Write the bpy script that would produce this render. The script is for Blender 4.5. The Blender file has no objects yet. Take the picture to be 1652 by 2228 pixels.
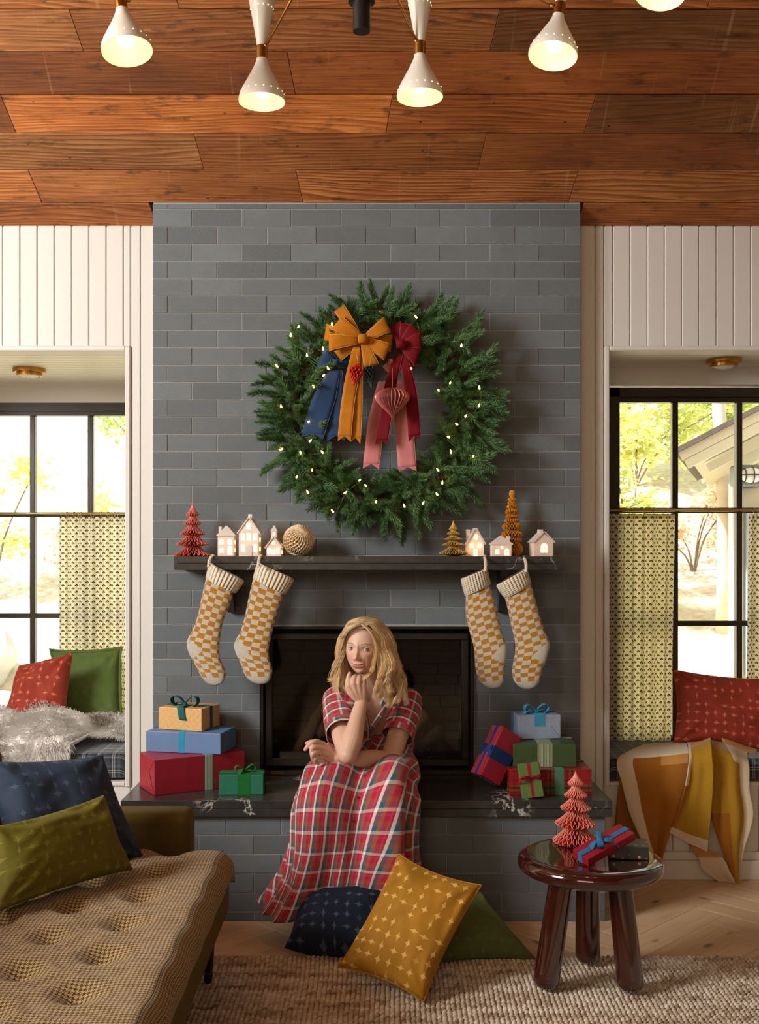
import bpy, bmesh, math, random
import numpy as np
from mathutils import Vector, Matrix, Euler, noise

random.seed(7)
rng = np.random.default_rng(7)
SC = bpy.context.scene
C = SC.collection

# ---------------------------------------------------------------- camera
F = 2300.0            # focal length in pixels of the 1652 x 2228 frame
CAMY, CAMZ = -4.6, 1.448
cam = bpy.data.cameras.new('camera')
cam.sensor_fit = 'HORIZONTAL'
cam.sensor_width = 36.0
cam.lens = F / 1652 * 36.0
cam.shift_x = 28 / 1652
cam.shift_y = 86 / 1652
cam.clip_start = 0.05
cam.clip_end = 200
camo = bpy.data.objects.new('camera', cam)
camo.location = (0, CAMY, CAMZ)
camo.rotation_euler = (math.pi / 2, 0, 0)
C.objects.link(camo)
SC.camera = camo

# ---------------------------------------------------------------- world, lights, exposure
world = bpy.data.worlds.new('world')
SC.world = world
world.use_nodes = True
_bg = world.node_tree.nodes['Background']
_bg.inputs['Color'].default_value = (0.95, 0.98, 1.0, 1)
_bg.inputs['Strength'].default_value = 2.4


def add_light(name, kind, loc, target, energy, color, size=None, size_y=None, angle=None, radius=None):
    l = bpy.data.lights.new(name, kind)
    l.energy = energy
    l.color = color
    if kind == 'AREA':
        l.shape = 'RECTANGLE'
        l.size = size
        l.size_y = size_y
    if angle is not None:
        l.angle = angle
    if radius is not None:
        l.shadow_soft_size = radius
    o = bpy.data.objects.new(name, l)
    o.location = loc
    if target is not None:
        o.rotation_euler = (Vector(target) - Vector(loc)).to_track_quat('-Z', 'Y').to_euler()
    C.objects.link(o)
    return o


add_light('sun', 'SUN', (-7, 3.0, 11), (0.0, 4.5, 0.0), 17.0, (1.0, 0.95, 0.86), angle=math.radians(3))
# daylight through the tall window in the left side wall
add_light('left_window_daylight', 'AREA', (-4.12, -3.35, 3.05), (0.2, -0.3, 1.1), 276, (1.0, 0.975, 0.93), size=1.5, size_y=1.7)
# broad, weak warm fill added behind the camera; no window stands there
add_light('rear_warm_fill', 'AREA', (-1.2, -6.6, 2.6), (0.3, 0.0, 1.3), 50, (1.0, 0.76, 0.50), size=2.4, size_y=1.8)

vs = SC.view_settings
SC.display_settings.display_device = 'sRGB'
vs.view_transform = 'Standard'
vs.look = 'None'
vs.gamma = 1.0
vs.use_curve_mapping = False
vs.exposure = 0.0
SC.cycles.use_denoising = True
SC.cycles.max_bounces = 8
SC.cycles.diffuse_bounces = 4
SC.cycles.transparent_max_bounces = 12
SC.cycles.sample_clamp_indirect = 6.0
SC.cycles.caustics_reflective = False
SC.cycles.caustics_refractive = False

# ================================================================ helpers
def W(px, py, d):
    return Vector(((px - 798) / F * d, d + CAMY, CAMZ - (py - 1200) / F * d))


def S(r, g, b, a=1.0):
    def f(v):
        v /= 255.0
        return v / 12.92 if v <= 0.04045 else ((v + 0.055) / 1.055) ** 2.4
    return (f(r), f(g), f(b), a)


class MB:
    """collects geometry and links it as one mesh object"""
    def __init__(s):
        s.v, s.f, s.m, s.uv = [], [], [], {}
        s.cur = 0

    def add(s, verts, faces, uvs=None, mi=None):
        o = len(s.v)
        s.v.extend([tuple(p) for p in verts])
        for k, fc in enumerate(faces):
            if uvs is not None:
                s.uv[len(s.f)] = [uvs[i] for i in fc]
            s.f.append([i + o for i in fc])
            s.m.append(s.cur if mi is None else (mi[k] if hasattr(mi, '__len__') else mi))
        return s

    def box(s, lo, hi, mat=None, bev=0.0):
        x0, y0, z0 = lo
        x1, y1, z1 = hi
        if bev > 0:
            return s.rbox(lo, hi, bev, mat)
        v = [(x0, y0, z0), (x1, y0, z0), (x1, y1, z0), (x0, y1, z0), (x0, y0, z1), (x1, y0, z1), (x1, y1, z1), (x0, y1, z1)]
        if mat is not None:
            v = [mat @ Vector(p) for p in v]
        return s.add(v, [(0, 3, 2, 1), (4, 5, 6, 7), (0, 1, 5, 4), (1, 2, 6, 5), (2, 3, 7, 6), (3, 0, 4, 7)])

    def rbox(s, lo, hi, b, mat=None):
        """box with chamfered edges"""
        lo, hi = Vector(lo), Vector(hi)
        verts, idx = [], {}
        for sx in (0, 1):
            for sy in (0, 1):
                for sz in (0, 1):
                    for ax in range(3):
                        p = [(lo, hi)[(sx, sy, sz)[i]][i] for i in range(3)]
                        for i in range(3):
                            if i != ax:
                                p[i] += b if (sx, sy, sz)[i] == 0 else -b
                        idx[(sx, sy, sz, ax)] = len(verts)
                        verts.append(Vector(p))
        fs = []
        for ax in range(3):
            o1, o2 = [(1, 2), (2, 0), (0, 1)][ax]
            for sd in (0, 1):
                q = []
                for a, c in ((0, 0), (1, 0), (1, 1), (0, 1)):
                    k = [0, 0, 0]
                    k[ax] = sd; k[o1] = a; k[o2] = c
                    q.append(idx[(*k, ax)])
                fs.append(q if sd else q[::-1])
        for ax in range(3):
            o1, o2 = [(1, 2), (2, 0), (0, 1)][ax]
            for a in (0, 1):
                for c in (0, 1):
                    k0 = [0, 0, 0]; k1 = [0, 0, 0]
                    k0[o1] = k1[o1] = a; k0[o2] = k1[o2] = c; k1[ax] = 1
                    q = [idx[(*k0, o1)], idx[(*k1, o1)], idx[(*k1, o2)], idx[(*k0, o2)]]
                    fs.append(q if (a ^ c) else q[::-1])
        for sx in (0, 1):
            for sy in (0, 1):
                for sz in (0, 1):
                    q = [idx[(sx, sy, sz, 0)], idx[(sx, sy, sz, 1)], idx[(sx, sy, sz, 2)]]
                    fs.append(q if (sx + sy + sz) % 2 else q[::-1])
        if mat is not None:
            verts = [mat @ p for p in verts]
        return s.add(verts, fs)

    def grid(s, P, closed_u=False, closed_v=False, uv=None, mi=None, flip=False, cap=False):
        """P[i][j] rows of points; uv same shape"""
        nu, nv = len(P), len(P[0])
        vs_ = [p for r in P for p in r]
        uvs = [q for r in uv for q in r] if uv is not None else None
        fs, ms = [], []
        for i in range(nu if closed_u else nu - 1):
            for j in range(nv if closed_v else nv - 1):
                i2, j2 = (i + 1) % nu, (j + 1) % nv
                q = (i * nv + j, i * nv + j2, i2 * nv + j2, i2 * nv + j)
                fs.append(q[::-1] if flip else q)
                if callable(mi):
                    ms.append(mi(i, j))
        if cap and closed_v:
            fs.append(tuple(range(nv)) if flip else tuple(range(nv))[::-1])
            fs.append(tuple((nu - 1) * nv + j for j in range(nv))[::-1] if flip else tuple((nu - 1) * nv + j for j in range(nv)))
            if callable(mi):
                ms += [mi(0, 0), mi(nu - 2, 0)]
        return s.add(vs_, fs, uvs, ms if callable(mi) else mi)

    def tube(s, pts, r, n=8, cap=True, sq=None, up=None):
        """tube along pts, r scalar or list"""
        pts = [Vector(p) for p in pts]
        rs = r if hasattr(r, '__len__') else [r] * len(pts)
        rows = []
        ref = Vector(up) if up else None
        for i, p in enumerate(pts):
            t = (pts[min(i + 1, len(pts) - 1)] - pts[max(i - 1, 0)])
            if t.length < 1e-9:
                t = Vector((0, 0, 1))
            t.normalize()
            if ref is None:
                ref = Vector((0, 0, 1)) if abs(t.z) < 0.9 else Vector((1, 0, 0))
            a = t.cross(ref)
            if a.length < 1e-6:
                a = t.orthogonal()
            a.normalize()
            b = a.cross(t).normalized()
            ref = b
            rows.append([p + (a * math.cos(2 * math.pi * k / n) + b * math.sin(2 * math.pi * k / n) * (sq or 1)) * rs[i] for k in range(n)])
        return s.grid(rows, closed_v=True, cap=cap, flip=True)

    def lathe(s, prof, n=24, mat=None, cap=False, close=False):
        rows = []
        for r, z in prof:
            row = [Vector((r * math.cos(2 * math.pi * k / n), r * math.sin(2 * math.pi * k / n), z)) for k in range(n)]
            if mat is not None:
                row = [mat @ p for p in row]
            rows.append(row)
        return s.grid(rows, closed_v=True, closed_u=close, cap=cap)

    def ball(s, c, r, n=10, sc=(1, 1, 1), mat=None):
        prof = [(max(1e-5, math.sin(math.pi * i / n)) * r, -math.cos(math.pi * i / n) * r) for i in range(n + 1)]
        m = Matrix.Translation(c) @ (mat if mat is not None else Matrix.Identity(4)) @ Matrix.Diagonal((*sc, 1))
        return s.lathe(prof, n=max(8, int(n * 1.4)), mat=m)

    def build(s, name, mats, parent=None, smooth=False, loc=None, kind=None, color=None, weld=False):
        me = bpy.data.meshes.new(name)
        me.from_pydata(s.v, [], s.f)
        if not hasattr(mats, '__len__'):
            mats = [mats]
        for m in mats:
            me.materials.append(m)
        if any(s.m):
            me.polygons.foreach_set('material_index', s.m)
        if s.uv:
            lay = me.uv_layers.new(name='UVMap')
            flat = []
            for k, fc in enumerate(s.f):
                u = s.uv.get(k)
                for i in range(len(fc)):
                    flat.extend(u[i] if u else (0.0, 0.0))
            lay.data.foreach_set('uv', flat)
        if smooth:
            me.polygons.foreach_set('use_smooth', [True] * len(me.polygons))
        if weld:
            bm = bmesh.new(); bm.from_mesh(me)
            bmesh.ops.remove_doubles(bm, verts=bm.verts, dist=weld if weld is not True else 1e-5)
            bmesh.ops.recalc_face_normals(bm, faces=bm.faces)
            bm.to_mesh(me); bm.free()
        me.update()
        o = bpy.data.objects.new(name, me)
        C.objects.link(o)
        if parent is not None:
            o.parent = parent
        if loc is not None:
            o.location = loc
        if kind:
            o['kind'] = kind
        if color is not None:
            o.color = color
        return o


def fast_mesh(name, V, Fc, mats, parent=None, attr=None, smooth=False):
    """numpy mesh: V (n,3), Fc (m,k); attr: per-vertex float attribute dict"""
    me = bpy.data.meshes.new(name)
    V = np.asarray(V, dtype=np.float32)
    Fc = np.asarray(Fc, dtype=np.int32)
    n, k = Fc.shape
    me.vertices.add(len(V)); me.vertices.foreach_set('co', V.ravel())
    me.loops.add(n * k); me.loops.foreach_set('vertex_index', Fc.ravel())
    me.polygons.add(n)
    me.polygons.foreach_set('loop_start', np.arange(0, n * k, k, dtype=np.int32))
    me.polygons.foreach_set('loop_total', np.full(n, k, dtype=np.int32))
    if smooth:
        me.polygons.foreach_set('use_smooth', np.ones(n, dtype=bool))
    for m in (mats if hasattr(mats, '__len__') else [mats]):
        me.materials.append(m)
    if attr:
        for an, arr in attr.items():
            arr = np.asarray(arr, dtype=np.float32)
            if arr.ndim == 2:
                a = me.attributes.new(an, 'FLOAT_COLOR', 'POINT'); a.data.foreach_set('color', arr.ravel())
            else:
                a = me.attributes.new(an, 'FLOAT', 'POINT'); a.data.foreach_set('value', arr)
    me.update(calc_edges=True); me.validate()
    o = bpy.data.objects.new(name, me)
    C.objects.link(o)
    if parent is not None:
        o.parent = parent
    return o


def strands(paths, radii, nside=3):
    """paths (n,k,3), radii (n,k) -> verts, faces of thin tubes"""
    n, k, _ = paths.shape
    T = np.gradient(paths, axis=1)
    T /= np.linalg.norm(T, axis=2, keepdims=True) + 1e-12
    ref = np.where(np.abs(T[..., 2:3]) < 0.8, np.array([0, 0, 1.0]), np.array([1.0, 0, 0]))
    A = np.cross(T, ref); A /= np.linalg.norm(A, axis=2, keepdims=True) + 1e-12
    B = np.cross(A, T)
    V = np.empty((n, k, nside, 3))
    for q in range(nside):
        a = 2 * math.pi * q / nside
        V[:, :, q] = paths + (A * math.cos(a) + B * math.sin(a)) * radii[..., None]
    base = (np.arange(n)[:, None, None] * k + np.arange(k - 1)[None, :, None]) * nside
    q = np.arange(nside)[None, None, :]
    q2 = (q + 1) % nside
    Fc = np.stack([base + q, base + q2, base + nside + q2, base + nside + q], axis=-1).reshape(-1, 4)
    return V.reshape(-1, 3), Fc


def tag(o, label=None, cat=None, group=None, kind=None):
    if label: o['label'] = label
    if cat: o['category'] = cat
    if group: o['group'] = group
    if kind: o['kind'] = kind
    return o


def thing(name, label=None, cat=None, loc=(0, 0, 0), rotz=0.0, group=None, kind=None):
    o = bpy.data.objects.new(name, None)
    o.empty_display_size = 0.05
    o.location = loc
    o.rotation_euler = (0, 0, rotz)
    C.objects.link(o)
    return tag(o, label, cat, group, kind)


def copy_tree(o, parent=None):
    c = o.copy()
    C.objects.link(c)
    if parent is not None:
        c.parent = parent
    for ch in list(o.children):
        copy_tree(ch, c)
    return c


def cr(pts, n):
    """Catmull-Rom through pts, n samples per span"""
    pts = [Vector(p) for p in pts]
    out = []
    for i in range(len(pts) - 1):
        p0, p1, p2, p3 = pts[max(i - 1, 0)], pts[i], pts[i + 1], pts[min(i + 2, len(pts) - 1)]
        for k in range(n):
            t = k / n
            out.append(0.5 * ((2 * p1) + (p2 - p0) * t + (2 * p0 - 5 * p1 + 4 * p2 - p3) * t * t + (3 * p1 - p0 - 3 * p2 + p3) * t ** 3))
    out.append(pts[-1].copy())
    return out


def lerp(a, b, t):
    return a + (b - a) * t


def interp(xs, ys, x):
    return float(np.interp(x, xs, ys))


# ================================================================ materials
class G:
    def __init__(s, name):
        s.m = bpy.data.materials.new(name)
        s.m.use_nodes = True
        s.t = s.m.node_tree
        s.b = s.t.nodes['Principled BSDF']
        s.out = s.t.nodes['Material Output']

    def n(s, typ, ins=None, **props):
        nd = s.t.nodes.new(typ)
        for k, v in props.items():
            setattr(nd, k, v)
        for k, v in (ins or {}).items():
            s.put(nd.inputs[k], v)
        return nd

    def put(s, sock, v):
        if isinstance(v, bpy.types.NodeSocket):
            s.t.links.new(v, sock)
        else:
            sock.default_value = v

    def math(s, op, a, b=None, c=None, clamp=False):
        nd = s.n('ShaderNodeMath', operation=op, use_clamp=clamp)
        for i, v in enumerate((a, b, c)):
            if v is not None:
                s.put(nd.inputs[i], v)
        return nd.outputs[0]

    def mix(s, f, a, b, blend='MIX'):
        nd = s.n('ShaderNodeMix', data_type='RGBA', blend_type=blend)
        s.put(nd.inputs[0], f); s.put(nd.inputs[6], a); s.put(nd.inputs[7], b)
        return nd.outputs[2]

    def ramp(s, fac, stops, interp='LINEAR'):
        nd = s.n('ShaderNodeValToRGB')
        cr_ = nd.color_ramp
        cr_.interpolation = interp
        while len(cr_.elements) < len(stops):
            cr_.elements.new(0.5)
        for e, (p, c) in zip(cr_.elements, stops):
            e.position = p
            e.color = c if hasattr(c, '__len__') else (c, c, c, 1)
        s.put(nd.inputs[0], fac)
        return nd.outputs[0]

    def coord(s, which='Object'):
        return s.n('ShaderNodeTexCoord').outputs[which]

    def map(s, vec, scale=(1, 1, 1), loc=(0, 0, 0), rot=(0, 0, 0)):
        nd = s.n('ShaderNodeMapping')
        s.put(nd.inputs['Vector'], vec)
        s.put(nd.inputs['Location'], loc); s.put(nd.inputs['Rotation'], rot); s.put(nd.inputs['Scale'], scale)
        return nd.outputs[0]

    def noise(s, vec, scale=5, detail=3, rough=0.5, dist=0.0, out=0):
        nd = s.n('ShaderNodeTexNoise')
        if vec is not None:
            s.put(nd.inputs['Vector'], vec)
        s.put(nd.inputs['Scale'], scale); s.put(nd.inputs['Detail'], detail)
        s.put(nd.inputs['Roughness'], rough); s.put(nd.inputs['Distortion'], dist)
        return nd.outputs[out]

    def xyz(s, vec):
        nd = s.n('ShaderNodeSeparateXYZ')
        s.put(nd.inputs[0], vec)
        return nd.outputs

    def comb(s, x, y, z=0.0):
        nd = s.n('ShaderNodeCombineXYZ')
        for i, v in enumerate((x, y, z)):
            s.put(nd.inputs[i], v)
        return nd.outputs[0]

    def bump(s, h, strength=0.3, dist=0.01):
        nd = s.n('ShaderNodeBump')
        s.put(nd.inputs['Height'], h)
        nd.inputs['Strength'].default_value = strength
        nd.inputs['Distance'].default_value = dist
        s.t.links.new(nd.outputs[0], s.b.inputs['Normal'])

    def set(s, **kw):
        for k, v in kw.items():
            s.put(s.b.inputs[k.replace('_', ' ')], v)
        return s


def plain(name, col, rough=0.5, metal=0.0, nscale=None, namt=0.12, bump=0.0, bscale=None, sheen=0.0, coat=0.0, spec=None):
    """plain procedural material: a little colour variation and fine relief"""
    g = G(name)
    co = g.coord('Object')
    f = g.noise(co, nscale or 14, 3)
    dark = tuple(c * (1 - namt) for c in col[:3]) + (1,)
    lite = tuple(min(1, c * (1 + namt)) for c in col[:3]) + (1,)
    g.set(Base_Color=g.mix(f, dark, lite), Roughness=rough, Metallic=metal)
    if bump:
        g.bump(g.noise(co, bscale or 120, 3), bump, 0.004)
    if sheen:
        g.set(Sheen_Weight=sheen, Sheen_Roughness=0.4)
    if coat:
        g.set(Coat_Weight=coat, Coat_Roughness=0.04)
    if spec is not None:
        g.set(Specular_IOR_Level=spec)
    return g.m


MT = {}


def make_materials():
    # painted wood of the walls
    MT['paint'] = plain('cream_paint', (0.675, 0.665, 0.635, 1), 0.45, nscale=6, namt=0.02, bump=0.03)
    MT['paint_ceiling'] = plain('cream_ceiling_paint', (0.78, 0.76, 0.66, 1), 0.4, nscale=6, namt=0.02)
    MT['plaster'] = plain('plaster', (0.42, 0.36, 0.29, 1), 0.8, nscale=4, namt=0.05)
    # concrete brick
    g = G('charcoal_brick')
    co = g.coord('Object')
    oi = g.n('ShaderNodeObjectInfo')
    seed = oi.outputs['Random']
    off = g.comb(g.math('MULTIPLY', seed, 37.0), g.math('MULTIPLY', seed, 11.0), g.math('MULTIPLY', seed, 5.0))
    v = g.n('ShaderNodeVectorMath', {0: co, 1: off}, operation='ADD').outputs[0]
    cl = g.noise(v, 9, 4, 0.6)
    gr = g.noise(v, 330, 2, 0.6)
    base = g.mix(seed, (0.096, 0.117, 0.134, 1), (0.170, 0.206, 0.234, 1))
    base = g.mix(g.math('MULTIPLY', cl, 0.75), base, (0.082, 0.093, 0.102, 1))
    base = g.mix(g.math('MULTIPLY', g.ramp(gr, [(0.45, 0), (0.75, 1)]), 0.35), base, (0.23, 0.235, 0.23, 1))
    edge = g.math('ABSOLUTE', g.xyz(co)[2])
    base = g.mix(g.math('MULTIPLY', g.ramp(edge, [(0.031, 0), (0.0375, 1)]), 0.25), base, (0.25, 0.25, 0.24, 1))
    g.set(Base_Color=base, Roughness=0.72)
    # diagonal comb marks on some bricks
    x, y, z = g.xyz(v)
    dgn = g.math('SINE', g.math('MULTIPLY', g.math('ADD', x, z), 700.0))
    some = g.ramp(seed, [(0.70, 0), (0.72, 1)])
    msk = g.math('MULTIPLY', some, g.ramp(g.noise(v, 6, 1), [(0.42, 0), (0.6, 1)]))
    h = g.math('ADD', g.math('MULTIPLY', gr, 0.5), g.math('MULTIPLY', g.math('MULTIPLY', dgn, msk), 0.5))
    g.bump(h, 0.35, 0.002)
    MT['brick'] = g.m
    MT['mortar'] = plain('mortar', (0.33, 0.33, 0.32, 1), 0.9, nscale=60, namt=0.2, bump=0.3, bscale=200)
    # reclaimed ceiling wood (plank runs along its local X)
    g = G('reclaimed_wood')
    co = g.coord('Object')
    oi = g.n('ShaderNodeObjectInfo')
    seed = oi.outputs['Random']
    off = g.comb(g.math('MULTIPLY', seed, 91.0), g.math('MULTIPLY', seed, 23.0), g.math('MULTIPLY', seed, 7.0))
    v = g.n('ShaderNodeVectorMath', {0: co, 1: off}, operation='ADD').outputs[0]
    warp = g.noise(g.map(v, (0.55, 5, 5)), 1.3, 2, 0.45)
    x, y, z = g.xyz(v)
    rings = g.math('ADD', g.math('MULTIPLY', y, 60.0), g.math('MULTIPLY', warp, 11.0))
    rg = g.math('FRACT', rings)
    grain = g.ramp(rg, [(0.0, 0.15), (0.55, 0.85), (0.85, 1.0), (1.0, 0.1)])
    fine = g.noise(g.map(v, (5, 190, 60)), 1.0, 4, 0.65)
    blot = g.noise(g.map(v, (1.6, 4, 4)), 1.0, 4, 0.6)
    gw = g.math('ADD', 0.08, g.math('MULTIPLY', g.math('FRACT', g.math('MULTIPLY', seed, 7.3)), 0.36))
    t = g.math('ADD', g.math('MULTIPLY', g.math('SUBTRACT', grain, 0.35), gw), g.math('ADD', g.math('MULTIPLY', fine, 0.66), g.math('MULTIPLY', blot, 0.62)))
    wood = g.ramp(t, [(0.25, (0.035, 0.012, 0.005, 1)), (0.52, (0.16, 0.055, 0.017, 1)), (0.78, (0.35, 0.13, 0.038, 1)), (1.05, (0.55, 0.27, 0.10, 1))])
    wood = g.mix(1.0, wood, oi.outputs['Color'], 'MULTIPLY')
    streak = g.noise(g.map(v, (38, 1.5, 1)), 1.0, 2, 0.5)
    wood = g.mix(g.math('MULTIPLY', g.ramp(streak, [(0.66, 0), (0.78, 1)]), 0.30), wood, (0.50, 0.33, 0.18, 1))
    dirt = g.ramp(g.noise(g.map(v, (3, 10, 4)), 2.2, 5, 0.7), [(0.55, 0), (0.70, 1)])
    wood = g.mix(g.math('MULTIPLY', dirt, 0.75), wood, (0.02, 0.010, 0.006, 1))
    nail = g.n('ShaderNodeTexVoronoi', {'Vector': g.map(v, (7, 14, 1)), 'Scale': 1.0}).outputs['Distance']
    wood = g.mix(g.ramp(nail, [(0.03, 1), (0.05, 0)]), wood, (0.01, 0.006, 0.004, 1))
    g.set(Base_Color=wood, Roughness=0.48)
    g.bump(g.math('ADD', g.math('MULTIPLY', fine, 0.6), g.math('MULTIPLY', grain, 0.4)), 0.25, 0.004)
    MT['wood'] = g.m
    # oak floor (plank along local X)
    g = G('oak_floor')
    co = g.coord('Object')
    oi = g.n('ShaderNodeObjectInfo')
    seed = oi.outputs['Random']
    off = g.comb(g.math('MULTIPLY', seed, 71.0), g.math('MULTIPLY', seed, 13.0), 0.0)
    v = g.n('ShaderNodeVectorMath', {0: co, 1: off}, operation='ADD').outputs[0]
    gr = g.noise(g.map(v, (3, 60, 10)), 1.0, 4, 0.6, 0.4)
    bl = g.noise(g.map(v, (3, 9, 4)), 1.0, 3)
    t = g.math('ADD', g.math('MULTIPLY', gr, 0.7), g.math('MULTIPLY', bl, 0.4))
    wd = g.ramp(t, [(0.3, (0.40, 0.25, 0.13, 1)), (0.55, (0.66, 0.47, 0.28, 1)), (0.8, (0.80, 0.62, 0.42, 1))])
    wd = g.mix(0.45, wd, g.mix(seed, (0.52, 0.36, 0.20, 1), (0.74, 0.56, 0.38, 1)))
    kn = g.n('ShaderNodeTexVoronoi', {'Vector': g.map(v, (3, 7, 1)), 'Scale': 1.0}).outputs['Distance']
    wd = g.mix(g.ramp(kn, [(0.05, 0.8), (0.12, 0)]), wd, (0.07, 0.035, 0.015, 1))
    g.set(Base_Color=wd, Roughness=0.42)
    g.bump(gr, 0.12, 0.003)
    MT['oak'] = g.m
    # black marble with white veins
    g = G('black_marble')
    co = g.coord('Object')
    w1 = g.noise(co, 5.0, 5, 0.6, 0.6)
    vein = g.math('ABSOLUTE', g.math('SUBTRACT', w1, 0.5))
    lines = g.ramp(vein, [(0.0, 1), (0.008, 0.55), (0.016, 0)])
    patch = g.ramp(g.noise(co, 3.1, 2), [(0.53, 0), (0.66, 1)])
    spk = g.ramp(g.noise(co, 55, 3, 0.7), [(0.70, 0), (0.76, 1)])
    vm = g.math('MULTIPLY', g.math('MAXIMUM', lines, g.math('MULTIPLY', spk, 0.7)), patch)
    base = g.mix(g.noise(co, 25, 3), (0.022, 0.021, 0.020, 1), (0.055, 0.053, 0.050, 1))
    g.set(Base_Color=g.mix(vm, base, (0.62, 0.60, 0.56, 1)), Roughness=0.22)
    MT['marble'] = g.m
    MT['black_steel'] = plain('black_steel', (0.016, 0.013, 0.010, 1), 0.35, 0.2)
    MT['window_frame'] = plain('bronze_black_frame', (0.030, 0.024, 0.016, 1), 0.35, 0.1)
    MT['brass'] = plain('aged_brass', S(190, 140, 70), 0.28, 1.0, nscale=9, namt=0.15)
    MT['gold_rod'] = plain('pale_gold_rod', S(206, 176, 112), 0.3, 0.9)
    # thin window glass
    g = G('window_glass')
    tr = g.n('ShaderNodeBsdfTransparent', {'Color': (0.96, 0.98, 0.96, 1)})
    gl = g.n('ShaderNodeBsdfGlossy', {'Roughness': 0.02})
    fr = g.n('ShaderNodeFresnel', {'IOR': 1.35})
    mx = g.n('ShaderNodeMixShader', {0: fr.outputs[0], 1: tr.outputs[0], 2: gl.outputs[0]})
    g.t.links.new(mx.outputs[0], g.out.inputs['Surface'])
    MT['glass'] = g.m
    g = G('white_porcelain')
    g.set(Base_Color=(0.86, 0.80, 0.76, 1), Roughness=0.35)
    tl = g.n('ShaderNodeBsdfTranslucent', {'Color': (0.95, 0.72, 0.48, 1)})
    mx = g.n('ShaderNodeMixShader', {0: 0.22, 1: g.b.outputs[0], 2: tl.outputs[0]})
    g.t.links.new(mx.outputs[0], g.out.inputs['Surface'])
    MT['porcelain'] = g.m
    for nm, col, st in (('window_glow', (1.0, 0.70, 0.34, 1), 1.9), ('bulb_glow', (1.0, 0.78, 0.46, 1), 7.0), ('fairy_glow', (1.0, 0.48, 0.10, 1), 22.0)):
        g = G(nm)
        g.set(Base_Color=(1, 0.9, 0.7, 1), Emission_Color=col, Emission_Strength=st)
        MT[nm] = g.m


make_materials()

# ================================================================ the room
Y_WALL = 0.08
HW = 0.932                      # half width of the chimney breast
SL = 0.9                        # slope of the vaulted ceiling
Z0 = 2.962                      # ceiling height at the chimney face


def structure(name):
    o = thing(name)
    o['kind'] = 'structure'
    return o


# ---- floor
fl = structure('floor')
mb = MB(); mb.box((-4.45, -7.2, -0.12), (4.3, 1.3, -0.014))
mb.build('subfloor', MT['oak'], fl)
PW, PL = 0.125, 0.625
plank_me = MB().rbox((-PL / 2 + 0.0006, -PW / 2 + 0.0006, -0.014), (PL / 2 - 0.0006, PW / 2 - 0.0006, 0.0), 0.0012)
first = None
r2 = math.sqrt(0.5)
for i in range(-40, 42):
    for k in range(-8, 9):
        for o_ in (0, 1):
            # herringbone lattice in the rotated frame
            a = i * PW + k * 2 * PL * 0.5 * 0
            bx = i * PW + (PL / 2 if o_ == 0 else PW / 2 + 0) + k * 2 * PL
            by = i * PW + (PW / 2 if o_ == 0 else PL / 2 + PW)
            x = (bx - by) * r2 + 0.1
            y = (bx + by) * r2 - 0.3
            # second axis repeats
            for s_ in (0,):
                if not (-1.3 < x < 2.6 and -1.3 < y < 0.35):
                    continue
                if -0.9 < x < 0.9 and y > -0.02:
                    continue
                if first is None:
                    first = plank_me.build('plank', MT['oak'], fl)
                    o = first
                else:
                    o = first.copy(); C.objects.link(o)
                o.location = (x, y, 0.0)
                o.rotation_euler = (0, 0, math.pi / 4 + (0 if o_ == 0 else math.pi / 2))

# ---- ceiling: reclaimed planks, a row for each image course
ce = structure('ceiling')


def zc(y):
    return Z0 - SL * y


rows_y = [0.085, -0.003, -0.116, -0.236, -0.356, -0.481, -0.598, -0.716, -0.836, -0.956, -1.076, -1.196, -1.316]
joints = {5: [-0.96, ], 0: [], 1: [-1.424, -0.288, 0.888], 2: [-0.702, 0.484], 3: [-1.458, 0.092, 0.91], 4: [-0.298], 6: [-0.722, 1.3], 7: [-0.3, 1.0], 8: [-1.2, 0.4], 9: [0.1], 10: [-0.8, 0.9], 11: [0.5]}
joints[5] = [-1.115, 0.492]
tones = {(0, 0): (.85, .72, .6), (0, 1): (.55, .5, .48), (1, 0): (1.1, .95, .85), (1, 1): (1.0, .95, .9), (1, 2): (.95, .85, .75), (1, 3): (1.0, .95, .85),
         (2, 0): (.72, .72, .72), (2, 1): (.75, .68, .6), (2, 2): (.85, .75, .65),
         (3, 0): (.7, .6, .5), (3, 1): (1.35, 1.12, .85), (3, 2): (.9, .72, .55), (3, 3): (.62, .62, .64),
         (4, 0): (.68, .55, .48), (4, 1): (.95, .78, .62), (5, 0): (1.25, 1.35, 1.4), (5, 1): (.7, .62, .58), (5, 2): (.55, .55, .56)}
XL, XR = -2.6, 2.9
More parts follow.
